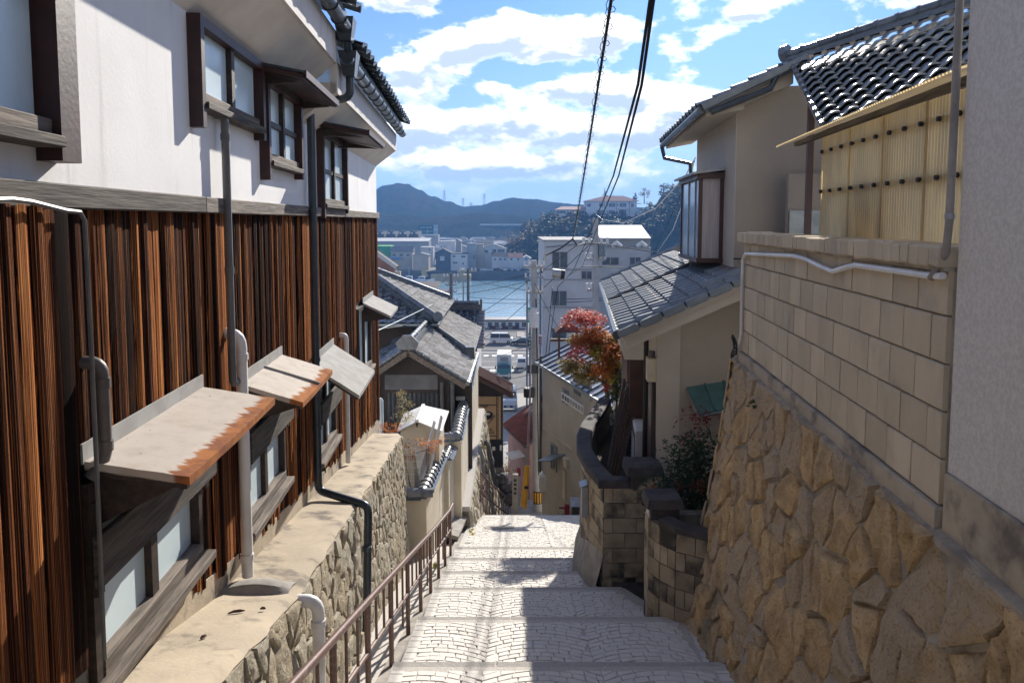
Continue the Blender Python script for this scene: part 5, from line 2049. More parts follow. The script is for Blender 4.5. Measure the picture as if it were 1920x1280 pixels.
sh = thing('garden_shed', 'small shed with a white panelled gable roof in the garden', 'shed', 'W', (-1.75, 14, -5.4))
r0, r1 = P(782, 789, 13.4), P(794, 759, 14.5)
e0, e1 = P(744, 808, 13.4), P(757, 775, 14.5)
f0, f1 = P(829, 808, 13.4), P(842, 770, 14.5)
e0.z = e0.z if e0.z < r0.z - .1 else r0.z - .2
for nm, (a, b_, c, d) in (('l', (r0, r1, e1, e0)), ('r', (r0, f0, f1, r1))):
    k = 5
    for i in range(k):
        s, t = i / k, (i + .96) / k
        if nm == 'l':
            q = [a.lerp(b_, s), a.lerp(b_, t), d.lerp(c, t), d.lerp(c, s)]
        else:
            q = [a.lerp(d, s), b_.lerp(c, s), b_.lerp(c, t), a.lerp(d, t)]
        part(MB().slab(*q, .02), 'roof_panel', M['white'], sh)
part(MB().bar(r0 + Vector((0, 0, .01)), r1 + Vector((0, 0, .01)), .06, .03), 'ridge', M['white'], sh)
part(MB().prism([e0 + Vector((.06, .06, -.02)), r0 + Vector((0, .06, -.03)), f0 + Vector((-.06, .06, -.02)), Vector((f0.x - .06, f0.y + .06, -5.9)), Vector((e0.x + .06, e0.y + .06, -5.9))], (0, .95, -.0)), 'walls', M['cream'], sh)
part(MB().tube([r0 + Vector((0, -.01, -.04)), r0 + Vector((0, -.01, -.12))], [.03, .005], 6), 'finial', M['black'], sh)

for nm, lab, mt_, bl, n_, sz in (('shrub', 'orange leaved shrub behind the wire fence', 'lf_orange', [blob(800, 835, 12.8, 24, 16, .25), blob(770, 850, 12.9, 16, 20, .2), blob(825, 825, 13.0, 14, 10, .2)], 700, .05),
                                ('shrub', 'low orange shrub against the end of the cedar wall', 'lf_orange', [blob(735, 800, 12.9, 22, 9, .2), blob(718, 806, 12.6, 12, 8, .2)], 340, .05),
                                ('shrub', 'tall yellow green shrub before the dark lattice window', 'lf_olive', [blob(757, 765, 13.9, 15, 24, .2), blob(752, 735, 14.2, 11, 10, .2), blob(765, 790, 13.7, 12, 12, .2)], 700, .05)):
    c = bl[0][0]
    t = thing(nm, lab, 'shrub', 'W', (c[0], c[1], -5.8))
    part(leaf_mass(bl, n_, sz, int(c[0] * 100)), 'leaves', M[mt_], t)
    mb = MB()
    for i in range(5):
        e = Vector(bl[i % len(bl)][0]) + Vector((rr.uniform(-.15, .15), rr.uniform(-.1, .1), 0))
        mb.tube([(c[0] + rr.uniform(-.05, .05), c[1], -5.9), (c[0] * .5 + e.x * .5, c[1], -5.2), e], [.012, .008, .003], 5)
    part(mb, 'stems', M['bark'], t)
gt = thing('water_tank', 'pale blue grey cylinder standing by the end of the cedar wall', 'tank', 'W', tuple(P(713, 800, 13.2)))
q = P(713, 800, 13.2)
part(MB().tube([(q.x, q.y, -5.9), (q.x, q.y, P(713, 750, 13.2).z), (q.x, q.y, P(713, 746, 13.2).z)], [.06, .06, .03], 10), 'cylinder', M['glass_f'], gt, True)

# ---- house A: gabled front of dark timber
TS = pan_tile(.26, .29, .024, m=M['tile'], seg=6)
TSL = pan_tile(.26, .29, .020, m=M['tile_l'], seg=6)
ha = thing('timber_house', 'dark timber house with a small tiled gable facing the steps', 'house', 'W', (-2.3, 18, -6.0))
ap, el_, er_ = P(765, 652, 16.7), P(690, 702, 16.7), P(873, 716, 16.7)
dy = Vector((.05, 3.6, 0))
for (a, b_) in ((ap, el_), (ap, er_)):
    poly = [b_, b_ + dy, a + dy, a]
    roof_slab(ha, poly, .07)
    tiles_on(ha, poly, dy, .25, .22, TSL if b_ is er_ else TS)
    part(MB().bar(a + Vector((0, -.03, -.10)), b_ + Vector((0, -.03, -.10)), .04, .12), 'bargeboard', M['greywood'], ha)
    d = (b_ - a)
    for i in range(8):
        p = a + d * (i + .1) / 8
        part(MB().tube([p + Vector((0, -.02, .02)), p + d * .118 + Vector((0, -.02, .035))], [.045, .055], 8), 'verge_roll', M['tile'], ha, True)
for i in range(10):
    p = ap + Vector((.05, 3.6, 0)) * (i / 10) + Vector((0, -.1, .14))
    part(MB().tube([p, p + Vector((.005, .34, 0))], [.085, .08], 8), 'ridge_cap', M['tile'], ha, True)
part(MB().bar(ap + Vector((0, -.06, .03)), ap + dy + Vector((0, 0, .03)), .26, .12), 'ridge_base', M['tile'], ha)
part(MB().prism([ap + Vector((-.20, -.14, -.02)), ap + Vector((-.26, -.14, .14)), ap + Vector((-.10, -.14, .30)), ap + Vector((.10, -.14, .30)), ap + Vector((.26, -.14, .14)), ap + Vector((.20, -.14, -.02))], (0, .08, 0)), 'ridge_end_tile', M['tile'], ha)
wx0, wx1, wy = el_.x + .25, er_.x - .42, 17.25
part(MB().prism([(wx0, wy, -6.5), (wx1, wy, -6.5), (wx1, wy, er_.z + .08), (ap.x, wy, ap.z - .10), (wx0, wy, el_.z + .02)], (0, 3.2, 0)), 'wall', M['darkwood'], ha)
za, zb = P(760, 702, wy).z, P(760, 730, wy).z
part(MB().box(P(712, 0, wy).x, P(815, 0, wy).x, wy - .03, wy - .002, zb, za), 'plaster_panel', mat('grey_plaster', (.20, .20, .21), (.15, .15, .16), 3, .9), ha)
part(MB().box(P(712, 0, wy).x, P(815, 0, wy).x, wy - .06, wy - .031, zb - .07, zb), 'beam', M['darkwood'], ha)
lz0, lz1 = P(760, 790, wy).z, zb - .08
part(MB().box(P(714, 0, wy).x, P(815, 0, wy).x, wy - .02, wy - .003, lz0, lz1), 'window', M['glass_w'], ha)
for i in range(13):
    x = P(714, 0, wy).x + (P(815, 0, wy).x - P(714, 0, wy).x) * i / 12
    part(MB().box(x - .018, x + .018, wy - .055, wy - .021, lz0, lz1), 'lattice_bar', M['darkwood'], ha)
for px in (823, 843):
    q = P(px, 0, wy - .1)
    part(MB().tube([(q.x, wy - .08, P(px, 715, wy).z), (q.x, wy - .08, -6.3)], .045, 8), 'downpipe', M['pvc_g'], ha, True)
part(MB().tube([er_ + Vector((.05, -.05, -.02)), er_ + dy + Vector((.05, 0, -.02))], .055, 8), 'gutter', M['zinc'], ha, True)
part(MB().box(P(845, 0, 17.5).x, P(880, 0, 17.5).x, 17.9, 18.0, -6.2, -3.9), 'shed_wall', M['darkwood'], ha)
part(MB().box(P(848, 0, 17.5).x, P(866, 0, 17.5).x, 17.86, 17.899, P(0, 757, 17.5).z, P(0, 750, 17.5).z), 'transom_pane', M['white'], ha)

# ---- house D: hip roof behind the gable, lower
hd = thing('hip_roof_house', 'low house with a dark and sunlit grey hip roof between the timber gable and the street wall', 'house', 'W', (-2.0, 21.5, -6.4))
c0 = P(880, 670, 19.2)          # near right eave corner
zc_ = c0.z
c1 = Vector((c0.x - .08, 24.6, zc_))
tp0, tp1 = Vector((c0.x - 1.35, 20.5, zc_ + .68)), Vector((c0.x - 1.4, 24.6, zc_ + .68))
lf0 = Vector((c0.x - 2.6, 19.2, zc_))
roof_slab(hd, [c0, c1, tp1, tp0], .07)
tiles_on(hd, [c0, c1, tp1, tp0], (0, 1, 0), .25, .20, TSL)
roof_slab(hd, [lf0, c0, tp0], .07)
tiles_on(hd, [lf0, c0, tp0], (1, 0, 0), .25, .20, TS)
roof_slab(hd, [lf0, tp0, tp1, Vector((lf0.x, 24.6, zc_))], .07)
for a, b_ in ((c0, tp0), (tp0, tp1)):
    part(MB().bar(a + Vector((0, 0, .06)), b_ + Vector((0, 0, .06)), .20, .14), 'hip_course', M['tile'], hd)
    d = b_ - a
    k = int(d.length / .25)
    for i in range(k):
        p = a + d * i / k + Vector((0, 0, .16))
        part(MB().tube([p, p + d / k], [.075, .07], 8), 'hip_cap', M['tile'], hd, True)
part(MB().prism([c0 + Vector((-.10, -.10, -.04)), c0 + Vector((.14, .06, -.04)), c0 + Vector((.12, .06, .26)), c0 + Vector((-.08, -.08, .28))], (-.06, .10, 0)), 'hip_end_tile', M['tile'], hd)
part(MB().box(c0.x - 2.4, c0.x - .42, 19.6, 24.5, -6.6, zc_ + .1), 'wall', M['darkwood'], hd)
part(MB().tube([c0 + Vector((.05, 0, -.04)), c1 + Vector((.05, 0, -.04))], .055, 8), 'gutter', M['zinc'], hd, True)
part(MB().tube([c0 + Vector((.04, .1, -.08)), c0 + Vector((-.02, .08, -.3)), c0 + Vector((-.12, .3, -.42)), c0 + Vector((-.14, .3, -2.4))], .04, 8), 'downpipe', M['zinc'], hd, True)

# ---- house B: tall hip roof further back
hb = thing('tiled_house', 'two storey house with a broad hip roof of dark and sunlit grey tiles', 'house', 'W', (-4.5, 22.7, -6.4))
n0 = P(818, 606, 20)
z0 = n0.z
f0 = Vector((n0.x - .12, 25.4, z0))
w0 = Vector((n0.x - 5.4, 20.0, z0))
wf = Vector((n0.x - 5.5, 25.4, z0))
t_ = Vector((n0.x - 2.7, 22.7, z0 + 1.32))
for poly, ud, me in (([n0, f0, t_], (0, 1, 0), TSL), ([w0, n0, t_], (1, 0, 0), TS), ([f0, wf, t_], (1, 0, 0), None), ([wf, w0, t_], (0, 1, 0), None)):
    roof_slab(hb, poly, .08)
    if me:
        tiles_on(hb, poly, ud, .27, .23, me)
for a in (n0, f0, w0):
    d = t_ - a
    part(MB().bar(a + Vector((0, 0, .07)), t_ + Vector((0, 0, .07)), .22, .16), 'hip_course', M['tile'], hb)
    k = int(d.length / .3)
    for i in range(k):
        p = a + d * i / k + Vector((0, 0, .18))
        part(MB().tube([p, p + d / k], [.085, .08], 8), 'hip_cap', M['tile'], hb, True)
part(MB().tube([n0 + Vector((0, -.02, .16)), n0 + Vector((.06, -.14, .20))], .14, 10), 'hip_end_tile', M['tile'], hb, True)
part(MB().box(w0.x + .5, n0.x - .55, 20.5, 24.9, -6.6, z0 + .12), 'wall', M['darkwood'], hb)
part(MB().tube([w0 + Vector((0, -.04, -.05)), n0 + Vector((.05, -.04, -.05)), f0 + Vector((.05, 0, -.05))], .055, 8), 'gutter', M['zinc'], hb, True)
part(MB().tube([n0 + Vector((-.02, .1, -.1)), n0 + Vector((-.05, .15, -.5)), n0 + Vector((-.05, .2, -1.4))], .045, 8), 'downpipe', M['zinc'], hb, True)

# ---- house C: dark roof facing us with a stepped tile verge
hc = thing('ridge_roof_house', 'house with a dark wavy tiled slope facing uphill and a ridge against the sea', 'house', 'W', (-1.9, 28, -9.0))
a, b_ = P(832, 580, 28), P(898, 580, 28)
zr = a.z
c, d = Vector((b_.x + .03, 25.9, zr - 1.15)), Vector((a.x + .1, 25.9, zr - 1.15))
roof_slab(hc, [d, c, b_, a], .08)
tiles_on(hc, [d, c, b_, a], (1, 0, 0), .25, .22, pan_tile(.26, .29, .045, m=M['tile'], seg=8))
a2, b2, c2, d2 = a, b_, Vector((b_.x, 30.1, zr - 1.15)), Vector((a.x, 30.1, zr - 1.15))
roof_slab(hc, [a2, b2, c2, d2], .08)
part(MB().bar(a + Vector((0, 0, .10)), b_ + Vector((.08, 0, .10)), .26, .22), 'ridge_course', M['tile'], hc)
for i in range(6):
    p = a.lerp(b_, i / 6) + Vector((0, 0, .25))
    part(MB().tube([p, p + Vector((.22, 0, 0))], [.09, .085], 8), 'ridge_cap', M['tile'], hc, True)
part(MB().box(b_.x + .04, b_.x + .12, 27.9, 28.1, zr, zr + .4), 'ridge_end_tile', M['tile'], hc)
for i in range(12):
    t = i / 12
    p = b_.lerp(c, t) + Vector((.11, 0, 0))
    q = b_.lerp(c, t + 1 / 12) + Vector((.11, 0, 0))
    part(MB().bar(p, q + Vector((0, 0, .05)), .24, .05), 'verge_tile', M['tile_c'], hc)
part(MB().prism([Vector((c.x - .02, c.y + .3, -10)), Vector((c.x - .02, 29.8, -10)), Vector((c.x - .02, 29.8, zr - 1.0)), Vector((b_.x - .02, 28, zr - .1)), Vector((c.x - .02, c.y + .3, zr - 1.0))], (-1.4, 0, 0)), 'wall', M['white'], hc)

# ================================================================ middle distance
# ---- cafe with the painted sign board
cf = thing('cafe', 'small black and brown cafe with a tan cup sign and red brown corrugated roof', 'cafe', 'W', (-1.2, 29, -10.6))
M['redtin'] = mat('red_brown_sheet', (.12, .052, .044), (.085, .038, .034), 5, .75, spec=.1)
yc_ = 27.2
xl, xrr = P(885, 0, yc_).x, P(942, 0, yc_).x
zt_ = P(0, 735, yc_).z
part(MB().box(xl - 2, xrr, yc_, yc_ + 1.1, street_z(28) - 1, zt_ + .2), 'wall', M['darkwood'], cf)
e0, e1 = P(962, 738, 26.7), P(880, 722, 26.7)
e1.z = e0.z + .55
t0, t1 = Vector((e1.x - .2, 31.5, e1.z + .9)), Vector((e0.x - .2, 31.5, e0.z + .9))
mbr = corrugated(e1 + Vector((-1.2, 0, .4)), e0, t1, t0 + Vector((-1.2, 0, .4)), 26, .03)
# corrugations run down the slope towards the street
a_, b_ = e0, Vector((e0.x - .02, 28.4, e0.z))
c_, d_ = Vector((e0.x - 2.6, 28.4, e0.z + 1.35)), Vector((e0.x - 2.6, e0.y, e0.z + 1.35))
part(corrugated(a_, b_, c_, d_, 9, .05, 1, 6), 'roof_sheet', M['redtin'], cf)
part(MB().bar(a_ + Vector((0, 0, -.10)), d_ + Vector((0, 0, -.10)), .05, .16), 'verge_board', M['brown'], cf)
part(MB().prism([(xl - 1.5, yc_ - .02, zt_ - .1), (xrr + .05, yc_ - .02, zt_ - .1), (xrr + .05, yc_ - .02, zt_ + .12), (xl - 1.5, yc_ - .02, zt_ + .9)], (0, .1, 0)), 'gable', M['darkwood'], cf)
sz0, sz1 = P(0, 822, yc_).z, P(0, 742, yc_).z
sx0, sx1 = P(885, 0, yc_).x, P(938, 0, yc_).x
M['tan'] = mat('tan_board', (.50, .34, .19), (.44, .29, .16), 3, .7)
M['ink'] = mat('sign_ink', (.02, .016, .015), None, rough=.6)
sg = part(MB().bev(sx0, sx1, yc_ - .08, yc_ - .022, sz0, sz1, .01), 'sign_board', M['tan'], cf)
fy = yc_ - .086
part(MB().box(P(929, 0, yc_).x, P(933.5, 0, yc_).x, fy, fy + .005, sz0, sz1), 'film_strip', M['ink'], sg)
for i in range(20):
    z = sz0 + (sz1 - sz0) * (i + .25) / 20
    part(MB().box(P(930, 0, yc_).x, P(932.6, 0, yc_).x, fy - .004, fy - .001, z, z + .045), 'film_hole', M['tan'], sg)
for py in (758, 816):
    z = P(0, py, yc_).z
    part(MB().box(sx0, P(929, 0, yc_).x, fy, fy + .005, z - .015, z + .015), 'sign_line', M['ink'], sg)
cc = P(915, 776, yc_)
ring = [(cc.x + .19 * math.cos(a), fy, cc.z + .13 * math.sin(a) - .05 * max(0, -math.sin(a))) for a in [2 * math.pi * k / 20 for k in range(20)]]
part(MB().prism(ring, (0, -.004, 0)), 'cup', M['ink'], sg)
ring = [(cc.x - .02 + .11 * math.cos(a), fy - .006, cc.z + .03 + .05 * math.sin(a)) for a in [2 * math.pi * k / 16 for k in range(16)]]
part(MB().prism(ring, (0, -.003, 0)), 'cup_mouth', M['white'], sg)
part(MB().bar((cc.x + .02, fy - .003, cc.z - .34), (cc.x + .26, fy - .003, cc.z - .02), .03, .006, up=(0, 1, 0)), 'spoon', M['ink'], sg)
for r_ in (.07, .12, .17):
    pts = [(cc.x - .12 + r_ * math.cos(a), fy - .002, cc.z + .20 + r_ * math.sin(a)) for a in [R(40 + 10 * k) for k in range(11)]]
    part(MB().tube(pts, .012, 4), 'steam_arc', M['ink'], sg)
lettering('aa', sg, (P(919, 0, yc_).x, fy, P(0, 803, yc_).z), .13, M['ink'])
lettering('HOUSE', sg, (P(915, 0, yc_).x, fy, P(0, 810, yc_).z), .16, M['ink'], sx=.8)
part(MB().box(xl, xrr + .01, yc_ - .06, yc_ - .001, P(0, 875, yc_).z, sz0 - .02), 'black_panel', M['black'], cf)
part(MB().bev(P(936, 0, yc_).x, P(940, 0, yc_).x, yc_ - .10, yc_ - .06, P(0, 843, yc_).z, P(0, 833, yc_).z, .01), 'lamp', M['white'], cf)
part(MB().bev(P(921, 0, yc_).x, P(927, 0, yc_).x, yc_ - .09, yc_ - .06, P(0, 843, yc_).z, P(0, 836, yc_).z, .008), 'notice', M['white'], cf)
part(MB().box(xl, xrr + .04, yc_ - .05, yc_ + 1.2, street_z(27) - .6, P(0, 875, yc_).z), 'plinth', M['concrete_g'], cf)

# ---- red roofed shed with a pale awning
rs_ = thing('red_roof_shed', 'pink walled shed with a red corrugated roof beside the utility pole', 'shed', 'W', (.6, 30, -11.5))
M['redroof'] = mat('red_sheet', (.17, .050, .042), (.11, .038, .034), 4, .8, spec=.1, col3=(.17, .10, .085), s3=2.2, lo3=.55, hi3=.75)
M['pink'] = mat('faded_pink_render', (.36, .22, .19), (.29, .18, .16), 2, .9)
a_, b_ = P(985, 832, 28.0), P(943, 798, 31.0)
c_, d_ = Vector((b_.x + 1.9, 32.4, b_.z + .95)), Vector((a_.x + 1.45, 28.9, a_.z + 1.0))
a_.z = b_.z = (a_.z + b_.z) / 2
c_.z = d_.z = a_.z + 1.0
part(corrugated(b_, a_, d_, c_, 16, .06, 1, 6), 'roof_sheet', M['redroof'], rs_)
part(MB().bar(a_ + Vector((0, -.02, -.05)), d_ + Vector((0, -.02, -.05)), .05, .10), 'verge', M['brown'], rs_)
part(MB().bar(a_ + Vector((0, -.02, -.05)), b_ + Vector((0, -.02, -.05)), .05, .08), 'eave_board', M['brown'], rs_)
ax, bx2 = a_ + Vector((.16, .15, 0)), b_ + Vector((.22, -.1, 0))
gz = street_z(29) - .5
part(MB().prism([Vector((ax.x, ax.y, gz)), Vector((d_.x, d_.y, gz)), Vector((d_.x, d_.y, d_.z - .1)), Vector((ax.x, ax.y, a_.z - .02))], (bx2.x - ax.x, bx2.y - ax.y, 0)), 'wall', M['pink'], rs_)
p = P(935, 848, 28.4)
q = [P(948, 848, 28.9), P(958, 862, 28.1), P(985, 855, 28.1), P(975, 843, 28.9)]
part(corrugated(q[0], q[1], q[2], q[3], 8, .015), 'awning', M['pvc_w'], rs_)
q = P(975, 885, 28.05)
part(MB().bev(q.x - .12, q.x + .02, q.y - .05, q.y + .05, q.z - .14, q.z + .16, .01), 'red_box', M['red'], rs_)

# ---- grey beige building with a pale seam roof on the right of the lane
gbg = thing('beige_building', 'tall beige rendered building with a pale seamed metal roof on the right of the lane', 'building', 'W', (2.6, 22, -10.2))
A0, A1 = P(1017, 683, 24.7), P(1125, 748, 19.8)
z_ = (A0.z + A1.z) / 2
A0.z = A1.z = z_
wdir = (A1 - A0).normalized()
wn = Vector((wdir.y, -wdir.x, 0))          # into the lane
if wn.x > 0:
    wn = -wn
A2 = A1 + wdir * 1.2
part(MB().prism([Vector((A0.x, A0.y, -12)), Vector((A2.x, A2.y, -12)), Vector((A2.x, A2.y, z_)), Vector((A0.x, A0.y, z_))], -wn * 5), 'wall', mat('grey_beige_render', (.44, .395, .33), (.38, .34, .285), 1.2, .9, col3=(.30, .27, .23), s3=.8, lo3=.55, hi3=.85), gbg)
# roof: seams run up from the eave
E0, E1 = A0 + wn * .18 - wdir * .25 + Vector((0, 0, .05)), A2 + wn * .18 + Vector((0, 0, .05))
up = -wn * 2.6 + Vector((0, 0, 1.15))
M['seamroof'] = mat('pale_seam_roof', (.47, .50, .53), (.40, .43, .46), 2, .35, metal=.35)
rf = part(MB().slab(E0, E1, E1 + up, E0 + up, .06), 'roof', M['seamroof'], gbg)
L_ = (E1 - E0).length
k = int(L_ / .42)
for i in range(k + 1):
    p = E0.lerp(E1, i / k)
    part(MB().bar(p + Vector((0, 0, .02)), p + up + Vector((0, 0, .02)), .025, .05), 'seam', M['zinc_d'], rf)
part(MB().bar(E0 + Vector((0, 0, -.02)), E1 + Vector((0, 0, -.02)), .06, .09), 'gutter', M['zinc'], rf)
part(MB().slab(E0 + up, E1 + up, E1 + up * 1.0 - wn * 2.4 + Vector((0, 0, -1.1)), E0 + up - wn * 2.4 + Vector((0, 0, -1.1)), .06), 'rear_roof', M['seamroof'], rf)


def onwall(px, py):
    """point of the building's lane wall seen at a pixel"""
    d = ray(px, py)
    t = (A0 - Vector((0, 0, 0))).dot(wn) / d.dot(wn)
    return d * t


def wallrect(x0, y0, x1, y1, t0, t1, m, nm, parent):
    p, q = onwall(x0, (y0 + y1) / 2), onwall(x1, (y0 + y1) / 2)
    zt_, zb_ = onwall((x0 + x1) / 2, y0).z, onwall((x0 + x1) / 2, y1).z
    p.z = q.z = 0
    mb = MB().hexa([p + wn * t0 + Vector((0, 0, zb_)), q + wn * t0 + Vector((0, 0, zb_)), q + wn * t1 + Vector((0, 0, zb_)), p + wn * t1 + Vector((0, 0, zb_)),
                    p + wn * t0 + Vector((0, 0, zt_)), q + wn * t0 + Vector((0, 0, zt_)), q + wn * t1 + Vector((0, 0, zt_)), p + wn * t1 + Vector((0, 0, zt_))])
    return part(mb, nm, m, parent)


for (x0, y0, x1, y1) in ((1077, 705, 1110, 742), (1056, 730, 1066, 756), (1034, 832, 1045, 880)):
    f_ = wallrect(x0, y0, x1, y1, .0, .05, M['steel'], 'window', gbg)
    wallrect(x0 + 1.5, y0 + 2, (x0 + x1) / 2 - .5, y1 - 2, .05, .055, M['glass_w'], 'pane', f_)
    wallrect((x0 + x1) / 2 + .5, y0 + 2, x1 - 1.5, y1 - 2, .05, .055, M['glass_w'], 'pane', f_)
p, q = onwall(1062, 735), onwall(1103, 765)
q.z = p.z
part(MB().tube([p + wn * .15, q + wn * .15], .03, 6), 'balcony_rail', M['white'], gbg)
part(MB().tube([p + wn * .15 - Vector((0, 0, .2)), q + wn * .15 - Vector((0, 0, .2))], .02, 6), 'balcony_rail', M['white'], gbg)
for i in range(9):
    a = p.lerp(q, i / 8) + wn * .15
    part(MB().tube([a, a - Vector((0, 0, .2))], .012, 5), 'balcony_bar', M['white'], gbg)
a, b_, c, d = onwall(1034, 852), onwall(1056, 850), onwall(1056, 862), onwall(1034, 862)
part(MB().slab(onwall(1036, 850), onwall(1060, 850), onwall(1060, 850) + wn * .5 + Vector((0, 0, -.18)), onwall(1036, 850) + wn * .5 + Vector((0, 0, -.18)), .04), 'window_hood', M['zinc'], gbg)
wallrect(1062, 858, 1068, 875, 0, .12, M['cream'], 'meter_box', gbg)
wallrect(1056, 880, 1062, 935, 0, .04, M['cream'], 'door', gbg)
for py in (802,):
    p, q = onwall(1019, 800), onwall(1074, 842)
    part(MB().tube([p + wn * .02, q + wn * .02], .02, 5), 'conduit', M['cream'], gbg)
part(MB().tube([A0 + wn * .06 + Vector((0, 0, .3)), A0 + wn * .06 + Vector((0, 0, -4.2))], .045, 8), 'downpipe', M['zinc_d'], gbg)
q = onwall(1020, 900)
ac2 = thing('air_conditioner', 'white air conditioner unit on the wall just behind the utility pole', 'air conditioner', 'W', (q.x, q.y, q.z - .3))
part(MB().bev(q.x - .16, q.x + .12, q.y - .25, q.y + .30, q.z - .30, q.z + .22, .02), 'casing', M['white'], ac2)
part(MB().tube([(q.x + .12, q.y - .2, q.z + .2), (q.x + .2, q.y - .2, q.z), (q.x + .12, q.y - .2, q.z - .3)], .03, 6), 'hose', M['black'], ac2)
# low steps and clutter before that wall
ls = thing('stone_steps', 'worn grey steps and landing along the beige building', 'steps', 'W', (1.7, 22, -10.3))
for i, (x0, y0, x1, y1, z) in enumerate(((1.25, 23.4, 2.0, 24.6, -9.55), (1.45, 22.0, 2.3, 23.4, -9.2), (1.5, 20.6, 2.5, 22.0, -8.8), (1.6, 19.2, 2.6, 20.6, -8.5))):
    part(MB().bev(x0, x1, y0, y1, -11, z, .03), 'step', M['concrete_g'], ls)
q = P(1063, 952, 20.4)
rbx = thing('red_box', 'small red box on the landing below the beige wall', 'box', 'W', (q.x, q.y, -8.5))
part(MB().bev(q.x - .07, q.x + .07, q.y - .07, q.y + .07, -8.49, q.z + .1, .01), 'box', M['red'], rbx)
part(MB().tube([(q.x, q.y, q.z), (q.x - .22, q.y + .02, q.z)], .03, 6), 'nozzle', M['red'], rbx)
q = P(1082, 944, 18.7)
cb = thing('wall_cabinet', 'grey cabinet with a pale sloping lid beside the garden wall', 'cabinet', 'W', (q.x, q.y, -8.4))
part(MB().bev(q.x - .12, q.x + .18, q.y, q.y + .3, -8.6, q.z - .05, .01), 'body', M['greywood_d'], cb)
part(MB().slab((q.x - .16, q.y - .06, q.z - .05), (q.x + .2, q.y - .06, q.z - .05), (q.x + .2, q.y + .34, q.z + .05), (q.x - .16, q.y + .34, q.z + .05), .03), 'lid', M['steel'], cb)
# small tower-like turret roof behind the maple
tu = thing('lantern_roof', 'little brown tiled canopy on posts beyond the maple', 'canopy', 'W', tuple(P(1065, 665, 21)))
q = P(1065, 612, 21)
part(MB().add([(q.x - .38, q.y - .38, q.z - .12), (q.x + .38, q.y - .38, q.z - .12), (q.x + .38, q.y + .38, q.z - .12), (q.x - .38, q.y + .38, q.z - .12), (q.x, q.y, q.z + .15), (q.x - .12, q.y, q.z + .1)], [(0, 1, 4), (1, 2, 4), (2, 3, 4), (3, 0, 4), (3, 2, 1, 0)]), 'roof', M['redtin'], tu)
for dx in (-.25, .25):
    part(MB().box(q.x + dx - .03, q.x + dx + .03, q.y, q.y + .06, q.z - .9, q.z - .12), 'post', M['brown'], tu)
part(MB().box(q.x - .5, q.x + .6, q.y - .02, q.y + .04, q.z - .42, q.z - .35), 'beam', M['brown'], tu)

# ---- utility pole with stay guards
ub = P(1009, 972, 26)
ub.z = street_z(26) - .1
up_ = thing('utility_pole', 'grey concrete utility pole with a black and yellow band at its foot', 'utility pole', 'W', tuple(ub))
ut = P(1001, 488, 26.1)
part(MB().tube([ub, ub.lerp(ut, .5), ut], [.165, .14, .11], 14), 'shaft', M['pole'], up_, True)
b1, b2_ = P(1008, 919, 26).z, P(1008, 942, 26).z


def on_pole(z):
    return ub.lerp(ut, (z - ub.z) / (ut.z - ub.z))


bd_ = part(MB().tube([on_pole(b2_), on_pole(b1)], .172, 14), 'band', M['black'], up_, True)
for i in range(12):
    a = 2 * math.pi * i / 12
    o_ = Vector((math.cos(a), math.sin(a), 0)) * .173
    part(MB().bar(on_pole(b2_ + .04) + o_, on_pole(b1 - .04) + o_, .045, .008, up=o_), 'stripe', M['yellow'], bd_)
for py, wl in ((500, .38), (548, .3)):
    c = on_pole(P(0, py, 26).z)
    part(MB().bar(c + Vector((-wl, -.15, 0)), c + Vector((wl, -.15, 0)), .08, .08), 'crossarm', M['steel'], up_)
    for s in (-1, -.5, .5, 1):
        part(MB().tube([c + Vector((s * wl * .9, -.15, .04)), c + Vector((s * wl * .9, -.15, .20))], [.045, .03], 6), 'insulator', M['white'], up_, True)
for (px, py, r_, l_) in ((1001, 600, .17, .5), (992, 735, .2, .32), (1001, 585, .12, .3)):
    c = P(px, py, 25.8)
    part(MB().tube([c - Vector((0, 0, l_ / 2)), c + Vector((0, 0, l_ / 2))], r_, 10), 'transformer' if py < 700 else 'junction_case', M['white'] if py < 700 else M['black'], up_, True)
q = P(991, 700, 25.8)
part(MB().box(q.x - .05, q.x + .35, q.y, q.y + .05, q.z, q.z + .3), 'cable_tray', M['zinc_d'], up_)
part(MB().tube([P(1010, 890, 25.7), P(1007, 660, 25.8), P(1005, 560, 25.8)], .025, 6), 'riser_cable', M['black'], up_)
M['signdark'] = mat('dark_teal_sign', (.03, .10, .12), None, rough=.5)
q = P(994, 622, 25.7)
vs_ = part(MB().box(q.x - .06, q.x + .02, q.y, q.y + .03, P(0, 655, 25.7).z, P(0, 624, 25.7).z), 'vertical_sign', M['signdark'], up_)
for i in range(4):
    z = P(0, 629 + i * 7, 25.7).z
    part(MB().box(q.x - .04, q.x + .0, q.y - .006, q.y - .001, z - .03, z + .03), 'sign_mark', M['white'], vs_)

for i, (px0, py0, px1, py1, Y) in enumerate(((979, 948, 987, 872, 24.4), (984, 953, 990, 872, 24.2))):
    p, q = P(px0, py0, Y), P(px1, py1, Y + .4)
    g = thing('stay_guard', ('taller yellow plastic guard on the pole stay' if i == 0 else 'yellow plastic guard nearest the pole, with a dark joint'), 'cable guard', 'W', tuple(p), 'yellow guards on the pole stays')
    part(MB().tube([p, p.lerp(q, .98), q], [.065, .06, .03], 8), 'sleeve', M['yellow'], g, True)
    if i:
        part(MB().tube([p.lerp(q, .45), p.lerp(q, .52)], .068, 8), 'joint', M['black'], g, True)
    part(MB().tube([q, P(1000, 560, 26)], .012, 5), 'stay_wire', M['steel'], g)
